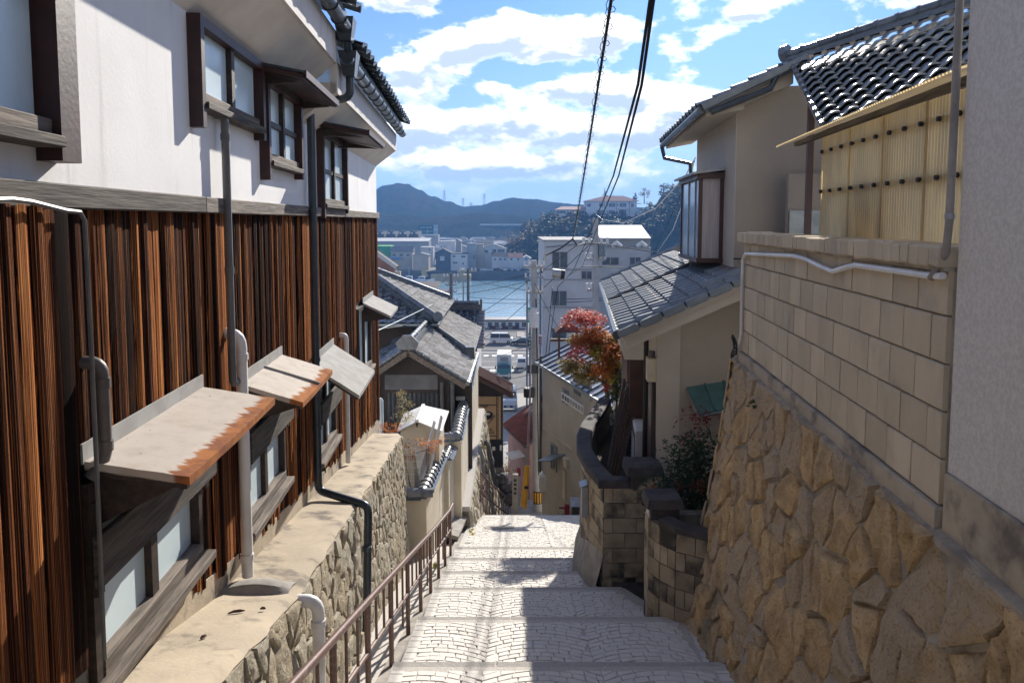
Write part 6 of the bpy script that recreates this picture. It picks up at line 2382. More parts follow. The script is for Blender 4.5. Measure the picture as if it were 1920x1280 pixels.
# stone marker post
q = P(966, 927, 25.2)
mk = thing('stone_post', 'square pale stone marker post with carved letters by the lane', 'stone post', 'W', (q.x, q.y, street_z(25)))
part(MB().bev(q.x - .10, q.x + .10, q.y, q.y + .2, street_z(25) - .2, P(966, 890, 25.2).z, .02), 'post', M['kerb'], mk)
for i in range(4):
    z = P(0, 900 + i * 8, 25.2).z
    part(MB().box(q.x - .045, q.x + .045, q.y - .006, q.y + .002, z - .045, z + .045), 'carved_mark', M['concrete_d'], mk)
# dark rocks and plants between cafe and shed
rk = thing('garden_rocks', 'pile of dark garden rocks between the cafe and the marker post', 'rocks', 'W', tuple(P(950, 925, 26.2)))
rr = random.Random(31)
for i in range(9):
    c = P(950 + rr.uniform(-12, 10), 915 + rr.uniform(-22, 22), 26.3 + rr.uniform(-.3, .3))
    s = rr.uniform(.14, .26)
    vs, fs = [], []
    for a in range(6):
        for b_ in range(8):
            th, ph = math.pi * (a + .5) / 6, 2 * math.pi * b_ / 8
            v = Vector((math.sin(th) * math.cos(ph), math.sin(th) * math.sin(ph), math.cos(th)))
            v *= s * (1 + .35 * noise.noise(v * 2 + Vector((i * 7, 0, 0))))
            vs.append(c + v)
    for a in range(5):
        for b_ in range(8):
            fs.append((a * 8 + b_, a * 8 + (b_ + 1) % 8, a * 8 + 8 + (b_ + 1) % 8, a * 8 + 8 + b_))
    fs.append(tuple(range(7, -1, -1)))
    fs.append(tuple(40 + b_ for b_ in range(8)))
    part(MB().add(vs, fs), 'rock', M['concrete_d'], rk)
c = P(950, 880, 27.2)
db = thing('dry_bush', 'dry tan bush beside the cafe wall', 'bush', 'W', tuple(c - Vector((0, 0, .5))))
part(leaf_mass([(tuple(c), (.32, .3, .45))], 500, .09, 77), 'leaves', leaf('tan_leaf', (.30, .19, .08), (.20, .13, .06)), db)
part(MB().tube([c - Vector((0, 0, .6)), c], [.03, .01], 5), 'stem', M['bark'], db)

# ================================================================ vehicles and water front
def car_paint(n_, c):
    return mat(n_, c, None, rough=.3, spec=.6, coat=.4)


def wheel(parent, x, y, z, r, w_, nm='wheel'):
    o = part(MB().tube([(x - w_ / 2, y, z), (x + w_ / 2, y, z)], r, 16), nm, M['black'], parent, True)
    part(MB().tube([(x - w_ / 2 - .012, y, z), (x + w_ / 2 + .012, y, z)], r * .55, 10), 'rim', M['steel'], o, True)


def vehicle(name, label, loc, rz, prof, cabin, width, paint, cat, wheels, wr=.31, glass=None, extra=None):
    """prof: side outline of the body (y forward, z up); cabin: (y0,y1,y2,y3,z0,z1) glasshouse"""
    t = thing(name, label, cat, 'W', loc)
    t.rotation_euler = (0, 0, rz)
    BASE[t] = Vector((0, 0, 0))
    h_ = width / 2
    n_ = len(prof)
    vs = [(-h_, y, z) for y, z in prof] + [(-h_ + .06, y * .985, z + (.0)) for y, z in prof]
    vs = [(-h_ + .05, y, z) for y, z in prof] + [(-h_, y * .985, .97 * z + .02) for y, z in prof] + [(h_, y * .985, .97 * z + .02) for y, z in prof] + [(h_ - .05, y, z) for y, z in prof]
    fs = [tuple(range(n_, 2 * n_)), tuple(range(3 * n_ - 1, 2 * n_ - 1, -1))]
    mb = MB()
    vs2 = [(-h_, y, z) for y, z in prof] + [(h_, y, z) for y, z in prof]
    fs2 = [tuple(range(n_ - 1, -1, -1)), tuple(range(n_, 2 * n_))] + [(i, (i + 1) % n_, n_ + (i + 1) % n_, n_ + i) for i in range(n_)]
    body = part(mb.add(vs2, fs2), 'body', paint, t)
    if cabin:
        y0, y1, y2, y3, z0, z1 = cabin
        i_ = .12
        part(MB().hexa([(-h_ + .03, y0, z0), (h_ - .03, y0, z0), (h_ - .03, y3, z0), (-h_ + .03, y3, z0), (-h_ + i_, y1, z1), (h_ - i_, y1, z1), (h_ - i_, y2, z1), (-h_ + i_, y2, z1)]), 'glasshouse', M['glass'], t)
        part(MB().hexa([(-h_ + i_ - .02, y1 - .03, z1 - .03), (h_ - i_ + .02, y1 - .03, z1 - .03), (h_ - i_ + .02, y2 + .03, z1 - .03), (-h_ + i_ - .02, y2 + .03, z1 - .03), (-h_ + i_ + .02, y1 + .03, z1 + .04), (h_ - i_ - .02, y1 + .03, z1 + .04), (h_ - i_ - .02, y2 - .03, z1 + .04), (-h_ + i_ + .02, y2 - .03, z1 + .04)]), 'roof', paint, t)
        for yy in (y0 + (y1 - y0) * .5, (y1 + y2) / 2):
            for s in (-1, 1):
                part(MB().hexa([(s * (h_ - .028), yy, z0), (s * (h_ - .02), yy, z0), (s * (h_ - .02), yy + .07, z0), (s * (h_ - .028), yy + .07, z0), (s * (h_ - i_ + .008), yy, z1), (s * (h_ - i_ + .014), yy, z1), (s * (h_ - i_ + .014), yy + .07, z1), (s * (h_ - i_ + .008), yy + .07, z1)]), 'pillar', paint, t)
    for y in wheels:
        for s in (-1, 1):
            wheel(t, s * (h_ - .08), y, wr, wr, .2)
    yf = max(p[0] for p in prof)
    yr = min(p[0] for p in prof)
    for s in (-1, 1):
        part(MB().bev(s * h_ * .72 - .15, s * h_ * .72 + .15, yf - .04, yf + .012, .62, .78, .01), 'headlight', M['white'], t)
        part(MB().bev(s * h_ * .8 - .1, s * h_ * .8 + .1, yr - .012, yr + .04, .70, .90, .01), 'tail_light', M['red'], t)
    part(MB().box(-h_ * .5, h_ * .5, yf - .02, yf + .008, .40, .58), 'grille', M['black'], t)
    part(MB().box(-.17, .17, yf + .008, yf + .016, .42, .52), 'number_plate', M['white'], t)
    if extra:
        extra(t, h_)
    return t


G = -23.494
PW, PB, PS_ = car_paint('white_car_paint', (.62, .63, .63)), car_paint('black_car_paint', (.018, .02, .025)), car_paint('silver_car_paint', (.48, .52, .55))
PT_ = car_paint('teal_truck_paint', (.035, .20, .22))
SED = [(-2.15, .28), (2.15, .28), (2.2, .55), (2.1, .78), (1.2, .92), (-1.3, .95), (-2.15, .90), (-2.2, .6)]
BOXY = [(-2.2, .28), (2.2, .28), (2.25, .6), (2.15, 1.0), (1.75, 1.12), (-2.2, 1.12), (-2.25, .6)]


def van_extra(t, h_):
    pass


q = P(940, 653, 143)
vehicle('minivan', 'white van parked side-on on the water front', (q.x, 143, G), R(-92), BOXY, (-2.15, -2.02, 1.25, 1.85, 1.1, 1.95), 1.7, PW, 'van', (-1.35, 1.4))
q = P(981, 655, 142)
vehicle('parked_car', 'dark car parked beside the white van on the water front', (q.x, 141, G), R(80), SED, (-1.55, -.85, .45, 1.2, .92, 1.42), 1.7, PB, 'car', (-1.3, 1.35))
q = P(896, 660, 139)
vehicle('parked_car', 'red car half hidden behind the tiled house end', (q.x - .8, 139, G), R(-85), SED, (-1.55, -.85, .45, 1.2, .92, 1.42), 1.7, car_paint('red_car_paint', (.42, .03, .04)), 'car', (-1.3, 1.35))
# box truck facing us
q = P(945, 708, 110)
tr = thing('box_truck', 'teal cabbed truck with a white box body coming up the road', 'truck', 'W', (q.x, 110, G))
tr.rotation_euler = (0, 0, 0)
BASE[tr] = Vector((0, 0, 0))
part(MB().bev(-1.05, 1.05, -.2, 1.5, .45, 1.5, .08), 'cab_body', PT_, tr)
part(MB().hexa([(-1.02, -.14, 1.5), (1.02, -.14, 1.5), (1.02, 1.5, 1.5), (-1.02, 1.5, 1.5), (-.92, .05, 2.25), (.92, .05, 2.25), (.92, 1.5, 2.25), (-.92, 1.5, 2.25)]), 'cab_top', PT_, tr)
part(MB().hexa([(-.93, -.16, 1.55), (.93, -.16, 1.55), (.93, -.13, 1.55), (-.93, -.13, 1.55), (-.86, .0, 2.15), (.86, .0, 2.15), (.86, .03, 2.15), (-.86, .03, 2.15)]), 'windscreen', M['glass'], tr)
part(MB().bev(-1.1, 1.1, 1.7, 6.2, .8, 3.35, .04), 'cargo_box', M['white'], tr)
part(MB().box(-.6, .6, 1.66, 1.70, 2.35, 3.0), 'vent_panel', M['steel'], tr)
part(MB().bev(-1.06, 1.06, -.26, -.2, .40, .68, .02), 'bumper', M['white'], tr)
for s in (-1, 1):
    part(MB().bev(s * .8 - .18, s * .8 + .18, -.27, -.2, .72, .95, .02), 'headlight', M['white'], tr)
    part(MB().bar((s * 1.05, .1, 2.0), (s * 1.28, -.05, 1.95), .03, .03), 'mirror_arm', M['black'], tr)
    part(MB().bev(s * 1.28 - .09, s * 1.28 + .09, -.1, -.04, 1.5, 1.95, .02), 'mirror', M['black'], tr)
    for y in (.6, 4.9):
        wheel(tr, s * .92, y, .42, .42, .26)
part(MB().box(-.2, .2, -.275, -.262, .45, .55), 'number_plate', M['yellow'], tr)
q = P(978, 693, 117)
kt = thing('light_truck', 'small white truck facing uphill beside the box truck', 'truck', 'W', (q.x, 117, G))
BASE[kt] = Vector((0, 0, 0))
part(MB().bev(-.73, .73, -.1, 1.2, .35, 1.1, .06), 'cab_body', PW, kt)
part(MB().hexa([(-.70, -.02, 1.1), (.70, -.02, 1.1), (.70, 1.2, 1.1), (-.70, 1.2, 1.1), (-.62, .25, 1.78), (.62, .25, 1.78), (.62, 1.2, 1.78), (-.62, 1.2, 1.78)]), 'cab_top', PW, kt)
part(MB().hexa([(-.64, -.03, 1.14), (.64, -.03, 1.14), (.64, 0, 1.14), (-.64, 0, 1.14), (-.58, .20, 1.68), (.58, .20, 1.68), (.58, .23, 1.68), (-.58, .23, 1.68)]), 'windscreen', M['glass'], kt)
part(MB().box(-.73, .73, 1.3, 3.2, .7, 1.0), 'cargo_bed', PW, kt)
part(MB().box(-.2, .2, -.12, -.1, .40, .50), 'number_plate', M['yellow'], kt)
for s in (-1, 1):
    part(MB().bev(s * .52 - .12, s * .52 + .12, -.12, -.08, .62, .80, .01), 'headlight', M['white'], kt)
    for y in (.5, 2.5):
        wheel(kt, s * .62, y, .27, .27, .16)
q = P(953, 779, 70)
vehicle('parked_car', 'silver blue car seen from the front behind the cafe', (q.x, 72.3, street_z(70) + .04), R(180), BOXY, (-2.1, -1.9, .75, 1.65, 1.08, 1.62), 1.7, PS_, 'car', (-1.35, 1.4))

# ferry terminal and pontoon
ft = thing('pier_building', 'long low white pier building on the quay edge', 'building', 'W', (-2, 165, -23.5))
xa, xb = P(905, 0, 165).x, P(990, 0, 165).x
part(MB().box(xa, xb, 163, 167, -23.5, -21.9), 'wall', M['white'], ft)
part(MB().box(xa - .3, xb + .3, 162.6, 167.4, -21.9, -21.55), 'roof', M['pvc_g'], ft)
for i in range(6):
    x = xa + 1 + i * 1.5
    part(MB().box(x, x + .9, 162.95, 163.0, -23.2, -22.2), 'window', M['glass_w'], ft)
for i, x in enumerate((-5.0, -2.2, 0.1)):
    part(MB().box(x, x + 1.4, 161.5, 162.5, -23.5, -22.9), 'bench', M['redtin'], ft)
# kerbs and planting on the front
mb = MB()
for x0, x1, y0, y1 in ((-25, 3, 158, 158.6), (-6, 2.2, 147.5, 148.0), (-25, 25, 134.2, 134.6), (1.0, 2.6, 150, 157)):
    mb.box(x0, x1, y0, y1, -23.5, -23.35)
struct(mb, 'road_kerbs', M['concrete_g'])


# ---- apartment blocks right of the lane
def block_building(name, label, x0, x1, y0, y1, z0, z1, m, rows, parapet=True):
    t = thing(name, label, 'building', 'W', ((x0 + x1) / 2, y0, z0))
    part(MB().box(x0, x1, y0, y1, z0, z1), 'wall', m, t)
    if parapet:
        part(MB().box(x0 - .08, x1 + .08, y0 - .08, y1 + .08, z1, z1 + .12), 'parapet', M['pale'], t)
    return t


def far_window(t, x0, x1, z0, z1, y, halves=2, m=None):
    f_ = part(MB().box(x0, x1, y - .05, y - .002, z0, z1), 'window', M['steel'], t)
    w_ = (x1 - x0) / halves
    e = min(.06, w_ * .08)
    for i in range(halves):
        part(MB().box(x0 + i * w_ + e, x0 + (i + 1) * w_ - e, y - .06, y - .051, z0 + e, z1 - e), 'pane', m or M['glass_w'], f_)
    return f_


Y_ = 70
M['ap'] = mat('pale_tiled_wall', (.64, .635, .62), (.58, .575, .57), 1, .8)
xw0, xw1 = P(1021, 0, Y_).x, P(1121, 0, Y_).x
apb = block_building('apartment_block', 'white tiled four storey block rising behind the maple', xw0, xw1, Y_, Y_ + 14, -20, P(0, 452, Y_).z, M['ap'], 4)
for (a, b_, c, d) in ((1037, 472, 1067, 503), (1037, 545, 1066, 573), (1094, 508, 1114, 523), (1037, 615, 1066, 640), (1094, 580, 1112, 596)):
    far_window(apb, P(a, 0, Y_).x, P(b_ and c, 0, Y_).x, P(0, d, Y_).z, P(0, b_, Y_).z, Y_)
for py in (505, 524, 576):
    z = P(0, py, Y_).z
    part(MB().box(xw0 - .02, xw1 + .02, Y_ - .06, Y_ - .001, z - .06, z + .06), 'ledge', M['pale'], apb)
for i in range(5):
    x = xw0 - .25 - i * .32
    part(MB().tube([(x, Y_ + 1.2, -20), (x, Y_ + 1.2, P(0, 500 + (i % 3) * 14, Y_).z)], .10, 6), 'pipe', M['pvc_w'] if i % 2 else M['steel'], apb)
part(MB().tube([(xw0 + .2, Y_ - .25, P(0, 463, Y_).z), (xw1 - .5, Y_ - .4, P(0, 455, Y_).z)], .07, 6), 'rail', M['steel'], apb)
Y2_ = 82
xv0, xv1 = P(1122, 0, Y2_).x, P(1227, 0, Y2_).x
ap2 = block_building('apartment_block', 'grey block with a bright white sheet roof box beyond the tiled lower roof', xv0, xv1, Y2_, Y2_ + 9, -20, P(0, 466, Y2_).z, mat('grey_tiled_wall', (.48, .49, .50), (.42, .43, .45), 1, .8), 4)
for (a, b_, c, d) in ((1133, 482, 1166, 497), (1187, 482, 1208, 497), (1140, 520, 1160, 540), (1187, 520, 1208, 540)):
    far_window(ap2, P(a, 0, Y2_).x, P(c, 0, Y2_).x, P(0, d, Y2_).z, P(0, b_, Y2_).z, Y2_)
part(MB().box(P(1128, 0, 84).x, P(1226, 0, 84).x, 84, 89, P(0, 466, 84).z, P(0, 446, 84).z), 'roof_box', M['pale'], ap2)
part(MB().slab((P(1128, 0, 84).x, 83.6, P(0, 446, 84).z), (P(1226, 0, 84).x, 83.6, P(0, 446, 84).z), (P(1226, 0, 84).x, 90, P(0, 446, 84).z + 1.4), (P(1128, 0, 84).x, 90, P(0, 446, 84).z + 1.4), .1), 'sheet_roof', M['white'], ap2)
for px in (1156, 1203):
    q = P(px, 463, 82.3)
    part(MB().tube([(q.x - .5, 82.3, q.z), (q.x, 82.3, q.z + .45), (q.x + .5, 82.3, q.z)], .28, 8), 'roof_vent', M['white'], ap2, True)


def pole(name, label, px, py_top, py_bot, Y, r, m, arms=(), group=None, grp_z=None):
    b_ = P(px, py_bot, Y)
    t_ = P(px - .5, py_top, Y)
    t = thing(name, label, 'utility pole', 'W', (b_.x, b_.y, b_.z), group)
    part(MB().tube([b_, t_], [r, r * .75], 8), 'shaft', m, t, True)
    for (f, wl) in arms:
        c = b_.lerp(t_, f)
        part(MB().bar(c + Vector((-wl, 0, 0)), c + Vector((wl, 0, 0)), r * .7, r * .7), 'crossarm', M['steel'], t)
        for s in (-1, -.5, .5, 1):
            part(MB().tube([c + Vector((s * wl, 0, 0)), c + Vector((s * wl, 0, r * 1.8))], r * .4, 5), 'insulator', M['pvc_w'], t)
    return t


p2 = pole('utility_pole', 'blue grey pole rising in front of the white tiled block', 1117, 408, 760, 44, .22, M['pole'], ((.86, .7), (.78, .55), (.62, .5)))
q = P(1128, 470, 44)
part(MB().tube([(q.x, 44, q.z - .35), (q.x, 44, q.z + .35)], .25, 10), 'transformer', M['zinc'], p2, True)
pole('utility_pole', 'dark pole tangled with cables before the sea, left of the pair', 846, 512, 600, 108, .28, M['pvc_g'], ((.92, 1.0), (.75, .8), (.6, .8), (.42, .9)))
pole('utility_pole', 'dark pole with a small box, right of the pair before the sea', 878, 503, 600, 108, .24, M['pvc_g'], ((.95, 1.1),))
pole('utility_pole', 'thin pale pole between the two dark poles', 869, 520, 600, 112, .14, M['steel'])
pole('utility_pole', 'slim pole standing against the left edge of the white block', 1003, 500, 700, 66, .20, M['pole'], ((.9, .8), (.8, .7)))
# vertical signs near the pole
vs1 = thing('vertical_sign', 'green and white vertical sign standing against the sea', 'sign', 'W', tuple(P(994, 608, 62)))
xa, xb, Y_ = P(991, 0, 62).x, P(998, 0, 62).x, 62
part(MB().box(xa, xb, Y_, Y_ + .15, P(0, 604, Y_).z, P(0, 577, Y_).z), 'board', M['white'], vs1)
M['signgreen'] = mat('sign_green', (.02, .36, .17), None, rough=.5)
for a, b_ in ((577, 580.5), (601, 604.5)):
    part(MB().box(xa - .01, xb + .01, Y_ - .02, Y_ + .16, P(0, b_, Y_).z, P(0, a, Y_).z), 'green_band', M['signgreen'], vs1)
for i, ch in enumerate('一本店'):
    lettering(ch, vs1, ((xa + xb) / 2, Y_ - .012, P(0, 585 + i * 6, Y_).z), .24, M['ink'])
part(MB().tube([((xa + xb) / 2, Y_ + .1, P(0, 604, Y_).z), ((xa + xb) / 2, Y_ + .1, -20)], .08, 6), 'post', M['steel'], vs1)
vs2 = thing('shop_sign', 'faded pink shop sign panel beside the utility pole', 'sign', 'W', tuple(P(1011, 650, 55)))
part(MB().box(P(1003, 0, 55).x, P(1018, 0, 55).x, 55, 55.15, P(0, 648, 55).z, P(0, 629, 55).z), 'board', mat('faded_pink_sign', (.42, .26, .27), (.36, .22, .24), 3, .7), vs2)
for i in range(3):
    part(MB().box(P(1008, 0, 55).x, P(1015, 0, 55).x, 54.99, 55.0, P(0, 634 + i * 5, 55).z, P(0, 632 + i * 5, 55).z), 'sign_line', M['redtin'], vs2)
part(MB().tube([(P(1005, 0, 55).x, 55.1, P(0, 648, 55).z), (P(1005, 0, 55).x, 55.1, -17)], .06, 6), 'post', M['steel'], vs2)

# dark low flat roofs by the water, left
for (a, b_, c, d, Y, lab) in ((768, 527, 813, 552, 118, 'brown grey warehouse roof at the water, before the yellow barge'), (803, 542, 832, 566, 112, 'small tan warehouse roof below the brown grey one')):
    x0, x1 = P(a, 0, Y).x, P(c, 0, Y).x
    t = thing('warehouse', lab, 'warehouse', 'W', ((x0 + x1) / 2, Y, -23.5))
    part(MB().box(x0, x1, Y, Y + 6, -23.5, P(0, d, Y).z), 'wall', M['pvc_w'], t)
    part(MB().slab((x0 - .2, Y - .2, P(0, d, Y).z), (x1 + .2, Y - .2, P(0, d, Y).z), (x1 + .2, Y + 6, P(0, b_, Y + 6).z), (x0 - .2, Y + 6, P(0, b_, Y + 6).z), .12), 'roof', mat('brown_grey_roof', (.17, .15, .145), (.13, .115, .11), 1, .8), t)
RD0 = mat('matt_grey_roof', (.14, .13, .125), None, rough=.95, spec=0)
wv = thing('white_verge_house', 'pinkish gabled house with a white verge just past the cedar wall corner', 'house', 'W', (-9.5, 50, -16))
a, b_ = P(690, 462, 50), P(744, 501, 50)
part(MB().prism([Vector((a.x, 50, -16)), Vector((b_.x - .25, 50, -16)), Vector((b_.x - .25, 50, b_.z - .1)), Vector((a.x, 50, a.z - .15))], (0, 1.5, 0)), 'wall', M['pink'], wv)
part(MB().bar(a + Vector((0, -.2, 0)), b_ + Vector((0, -.2, 0)), .12, .28), 'verge', M['white'], wv)
part(MB().slab(a, b_, b_ + Vector((0, 1.6, 0)), a + Vector((0, 1.6, 0)), .1), 'roof', RD0, wv)
part(MB().box(P(735, 0, 50).x, P(746, 0, 50).x, 49.6, 49.9, -16, P(0, 508, 50).z), 'post', M['cream'], wv)

# ================================================================ far shore
FZ = -22.4
M['shoreland'] = mat('shore_ground', (.13, .13, .115), (.10, .11, .08), .02, .95)
mb = MB().quad((-1600, 332, FZ), (1600, 332, FZ), (1600, 3200, FZ), (-1600, 3200, FZ))
struct(mb, 'far_shore', M['shoreland'])
mb = MB().box(-1600, 1600, 330, 332.02, -27, FZ + .05)
struct(mb, 'seawall', mat('sea_wall', (.12, .125, .125), (.09, .095, .10), .1, .9))
hz = [(560, 396), (640, 380), (700, 360), (722, 350), (745, 345), (765, 347), (785, 357), (810, 369), (840, 379), (870, 388), (900, 386), (930, 378), (960, 372), (1000, 374), (1040, 380), (1080, 384), (1150, 388), (1300, 392), (1500, 396), (1700, 390)]


def interp(tab, x):
    if x <= tab[0][0]:
        return tab[0][1]
    for (a, ya), (b_, yb) in zip(tab, tab[1:]):
        if x <= b_:
            t = (x - a) / (b_ - a)
            t = t * t * (3 - 2 * t)
            return ya + (yb - ya) * t
    return tab[-1][1]


def hills(name, tab, Yr, Y0, Yback, m, seed, nx=260, ny=40, x0=250, x1=1750, rough=.10):
    vs, fs = [], []
    for j in range(ny + 1):
        s = j / ny
        Y = Y0 + (Yback - Y0) * s
        rr_ = (Yr - Y0) / (Yback - Y0)
        k = math.sin(min(1, s / rr_) * math.pi / 2) if s < rr_ else max(0, math.cos((s - rr_) / (1 - rr_) * math.pi / 2))
        for i in range(nx + 1):
            px = x0 + (x1 - x0) * i / nx
            top = P(px, interp(tab, px), Yr)
            n_ = noise.fractal(Vector((top.x / 60, Y / 60, seed)), 1.0, 2.0, 4) * .9
            n2 = noise.noise(Vector((top.x / 8, Y / 8, seed))) * .35 + noise.noise(Vector((top.x / 3.5, Y / 3.5, seed))) * .2
            hgt = (top.z - FZ)
            z = FZ + hgt * k * (1 + rough * n_ * (1 - k * .6)) + n2 * hgt * .075 * k
            vs.append((top.x * Y / Yr, Y, z))
    for j in range(ny):
        for i in range(nx):
            a = j * (nx + 1) + i
            fs.append((a, a + 1, a + nx + 2, a + nx + 1))
    return struct(MB().add(vs, fs), name, m)


M['wood'] = mat('wooded_slope', (.022, .030, .017), (.042, .042, .027), .05, .95, bump=1.0, bscale=.25, bdist=2.0, col3=(.045, .036, .028), s3=.012, lo3=.5, hi3=.66, spec=0)
hills('hills', hz, 1350, 830, 1900, M['wood'], 3)
hz2 = [(560, 405), (700, 398), (760, 402), (800, 408), (850, 404), (900, 400), (950, 404), (1000, 408), (1060, 402), (1200, 398), (1500, 396)]
hills('foothills', hz2, 860, 690, 1100, M['wood'], 9, rough=.2)
hz3 = [(905, 500), (940, 492), (958, 462), (978, 440), (1000, 424), (1034, 406), (1060, 404), (1200, 405), (1225, 388), (1245, 362), (1275, 350), (1310, 344), (1400, 330), (1600, 320), (1750, 315)]
hills('headland', hz3, 450, 352, 620, M['wood'], 5, nx=110, x0=860, x1=1800, rough=.12)

# woods on the headland: leaf clumps, one mass
rr = random.Random(40)
bl = {'a': [], 'b': [], 'c': []}
for _ in range(330):
    px = rr.uniform(955, 1330)
    s = rr.random()
    Y = 372 + 85 * s
    ytop = interp(hz3, px)
    zt_ = P(px, ytop, 450).z
    if 1040 < px < 1215 and s > .75:
        continue
    k = math.sin(min(1, (Y - 352) / 98) * math.pi / 2)
    c = P(px, ytop, 450)
    x, z = c.x * Y / 450, FZ + (c.z - FZ) * k
    sz_ = rr.uniform(2.0, 4.2)
    bl[rr.choice('aabc')].append(((x, Y, z + sz_ * .35), (sz_, sz_, sz_ * .8)))
for k_, m_ in (('a', leaf('dark_wood_leaf', (.026, .046, .024), (.05, .068, .036))), ('b', leaf('brown_wood_leaf', (.085, .062, .045), (.11, .082, .06))), ('c', leaf('olive_wood_leaf', (.055, .062, .030), (.085, .085, .042)))):
    o = struct(leaf_mass(bl[k_], 60 * len(bl[k_]), 1.5, ord(k_), shape='m'), 'headland_wood', m_, kind='stuff')
    o['label'] = {'a': 'dark evergreen wood covering the headland', 'b': 'bare brown wood on the headland', 'c': 'olive green wood on the headland'}[k_]
    o['category'] = 'wood'


def tree(label, px, py_top, py_bot, Y, rp, m, conifer=False):
    b_, t_ = P(px, py_bot, Y), P(px, py_top, Y)
    s = Y / FPX
    t = thing('tree', label, 'tree', 'W', tuple(b_))
    h_ = t_.z - b_.z
    part(MB().tube([b_ - Vector((0, 0, 2)), b_.lerp(t_, .9)], [.35, .08], 6), 'trunk', M['bark'], t)
    if conifer:
        bb = [(tuple(b_.lerp(t_, f)), (rp * s * (1.1 - f), rp * s * (1.1 - f), h_ * .12)) for f in (.3, .45, .6, .75, .9)]
    else:
        bb = [(tuple(b_.lerp(t_, .65)), (rp * s, rp * s, h_ * .32)), (tuple(b_.lerp(t_, .5) + Vector((rp * s * .5, 0, 0))), (rp * s * .7, rp * s * .7, h_ * .25)), (tuple(b_.lerp(t_, .55) - Vector((rp * s * .5, 0, 0))), (rp * s * .7, rp * s * .7, h_ * .25))]
    part(leaf_mass(bb, 420, 1.0, int(px)), 'crown', m, t)


tree('round topped tree on the headland skyline', 1244, 343, 362, 440, 10, M['lf_green'])
tree('spiky conifer beside the hilltop villa', 1191, 360, 378, 445, 7, M['lf_green'], True)
tree('conifer rising behind the villa roof', 1134, 352, 380, 470, 6, M['lf_green'], True)
tree('bare reddish tree beside the headland shore', 965, 428, 475, 400, 22, leaf('bare_twig', (.14, .095, .085), (.19, .13, .11)))
tree('bare tree next to the hilltop conifer', 1208, 352, 376, 445, 9, leaf('bare_twig_grey', (.10, .085, .08), (.14, .115, .10)))

# hilltop villa
vl = thing('hilltop_villa', 'white two storey villa with a terracotta hip roof on the headland', 'villa', 'W', tuple(P(1150, 405, 438)))
Yv = 438


def X(px, Y=Yv):
    return P(px, 0, Y).x


def Z(py, Y=Yv):
    return P(0, py, Y).z


M['villa'] = mat('villa_wall', (.66, .66, .66), (.60, .60, .61), .2, .8)
M['terra'] = mat('terracotta', (.42, .22, .17), (.36, .19, .15), .5, .8)
part(MB().box(X(1101), X(1199), Yv, Yv + 12, Z(404) - 1.5, Z(377)), 'wall', M['villa'], vl)
e = [(X(1098), Yv - 1, Z(377)), (X(1204), Yv - 1, Z(377)), (X(1204), Yv + 13, Z(377)), (X(1098), Yv + 13, Z(377))]
r1, r2 = (X(1140), Yv + 6, Z(366.5)), (X(1176), Yv + 6, Z(366.5))
part(MB().add(e + [r1, r2], [(0, 1, 5, 4), (1, 2, 5), (2, 3, 4, 5), (3, 0, 4), (3, 2, 1, 0)]), 'roof', M['terra'], vl)
for (a, b_, c, d) in ((1104, 382, 1111, 388), (1127, 381, 1135, 388), (1141, 383, 1143.5, 387), (1145, 381, 1158, 388), (1161, 383, 1163.5, 387), (1166, 381, 1179, 388), (1188, 382, 1193, 388), (1122, 394, 1136, 402), (1145, 394, 1157, 401), (1165, 394, 1179, 402), (1141, 395, 1143.5, 399)):
    far_window(vl, X(a), X(c), Z(d), Z(b_), Yv, 2 if c - a > 5 else 1)
part(MB().box(X(1163), X(1182), Yv - 1.2, Yv, Z(392.5), Z(391.5)), 'door_hood', M['villa'], vl)
for px in (1101, 1137, 1160, 1185):
    part(MB().box(X(px) - .12, X(px) + .12, Yv - .12, Yv - .002, Z(403), Z(377.2)), 'downpipe', M['pvc_g'], vl)
part(MB().box(X(1199), X(1208), Yv + 1, Yv + 8, Z(382), Z(381)), 'balcony', M['villa'], vl)
part(MB().box(X(1199), X(1211), Yv + 1, Yv + 8, Z(392), Z(391)), 'balcony', M['villa'], vl)
wl_ = thing('villa_wing', 'low white wing with terracotta roof left of the villa', 'building', 'W', tuple(P(1072, 402, 436)))
part(MB().box(X(1044), X(1100), Yv, Yv + 9, Z(404) - 2, Z(393)), 'wall', M['villa'], wl_)
e = [(X(1042), Yv - 1, Z(393)), (X(1101), Yv - 1, Z(393)), (X(1101), Yv + 10, Z(393)), (X(1042), Yv + 10, Z(393))]
part(MB().add(e + [(X(1056), Yv + 5, Z(387)), (X(1101), Yv + 5, Z(387))], [(0, 1, 5, 4), (1, 2, 5), (2, 3, 4, 5), (3, 0, 4), (3, 2, 1, 0)]), 'roof', M['terra'], wl_)
for (a, c) in ((1046, 1057), (1058, 1068), (1072, 1080), (1082, 1098)):
    far_window(wl_, X(a), X(c), Z(400), Z(395), Yv)
sh_ = thing('hillside_house', 'small white gabled house on the headland slope beside the bay window', 'house', 'W', tuple(P(1279, 432, 400)))
part(MB().prism([P(1268, 434, 400), P(1296, 434, 400), P(1296, 424, 400), P(1280, 417, 400), P(1268, 424, 400)], (0, 8, 0)), 'wall', M['villa'], sh_)
part(MB().slab(P(1280, 416.5, 399.5), P(1266, 425, 399.5), P(1266, 425, 399.5) + Vector((0, 9, 0)), P(1280, 416.5, 399.5) + Vector((0, 9, 0)), .3), 'roof', M['pvc_g'], sh_)
part(MB().slab(P(1280, 416.5, 399.5), P(1298, 425, 399.5), P(1298, 425, 399.5) + Vector((0, 9, 0)), P(1280, 416.5, 399.5) + Vector((0, 9, 0)), .3), 'roof', M['pvc_g'], sh_)
far_window(sh_, X(1272, 400), X(1290, 400), Z(431, 400), Z(427, 400), 399.9, 2)


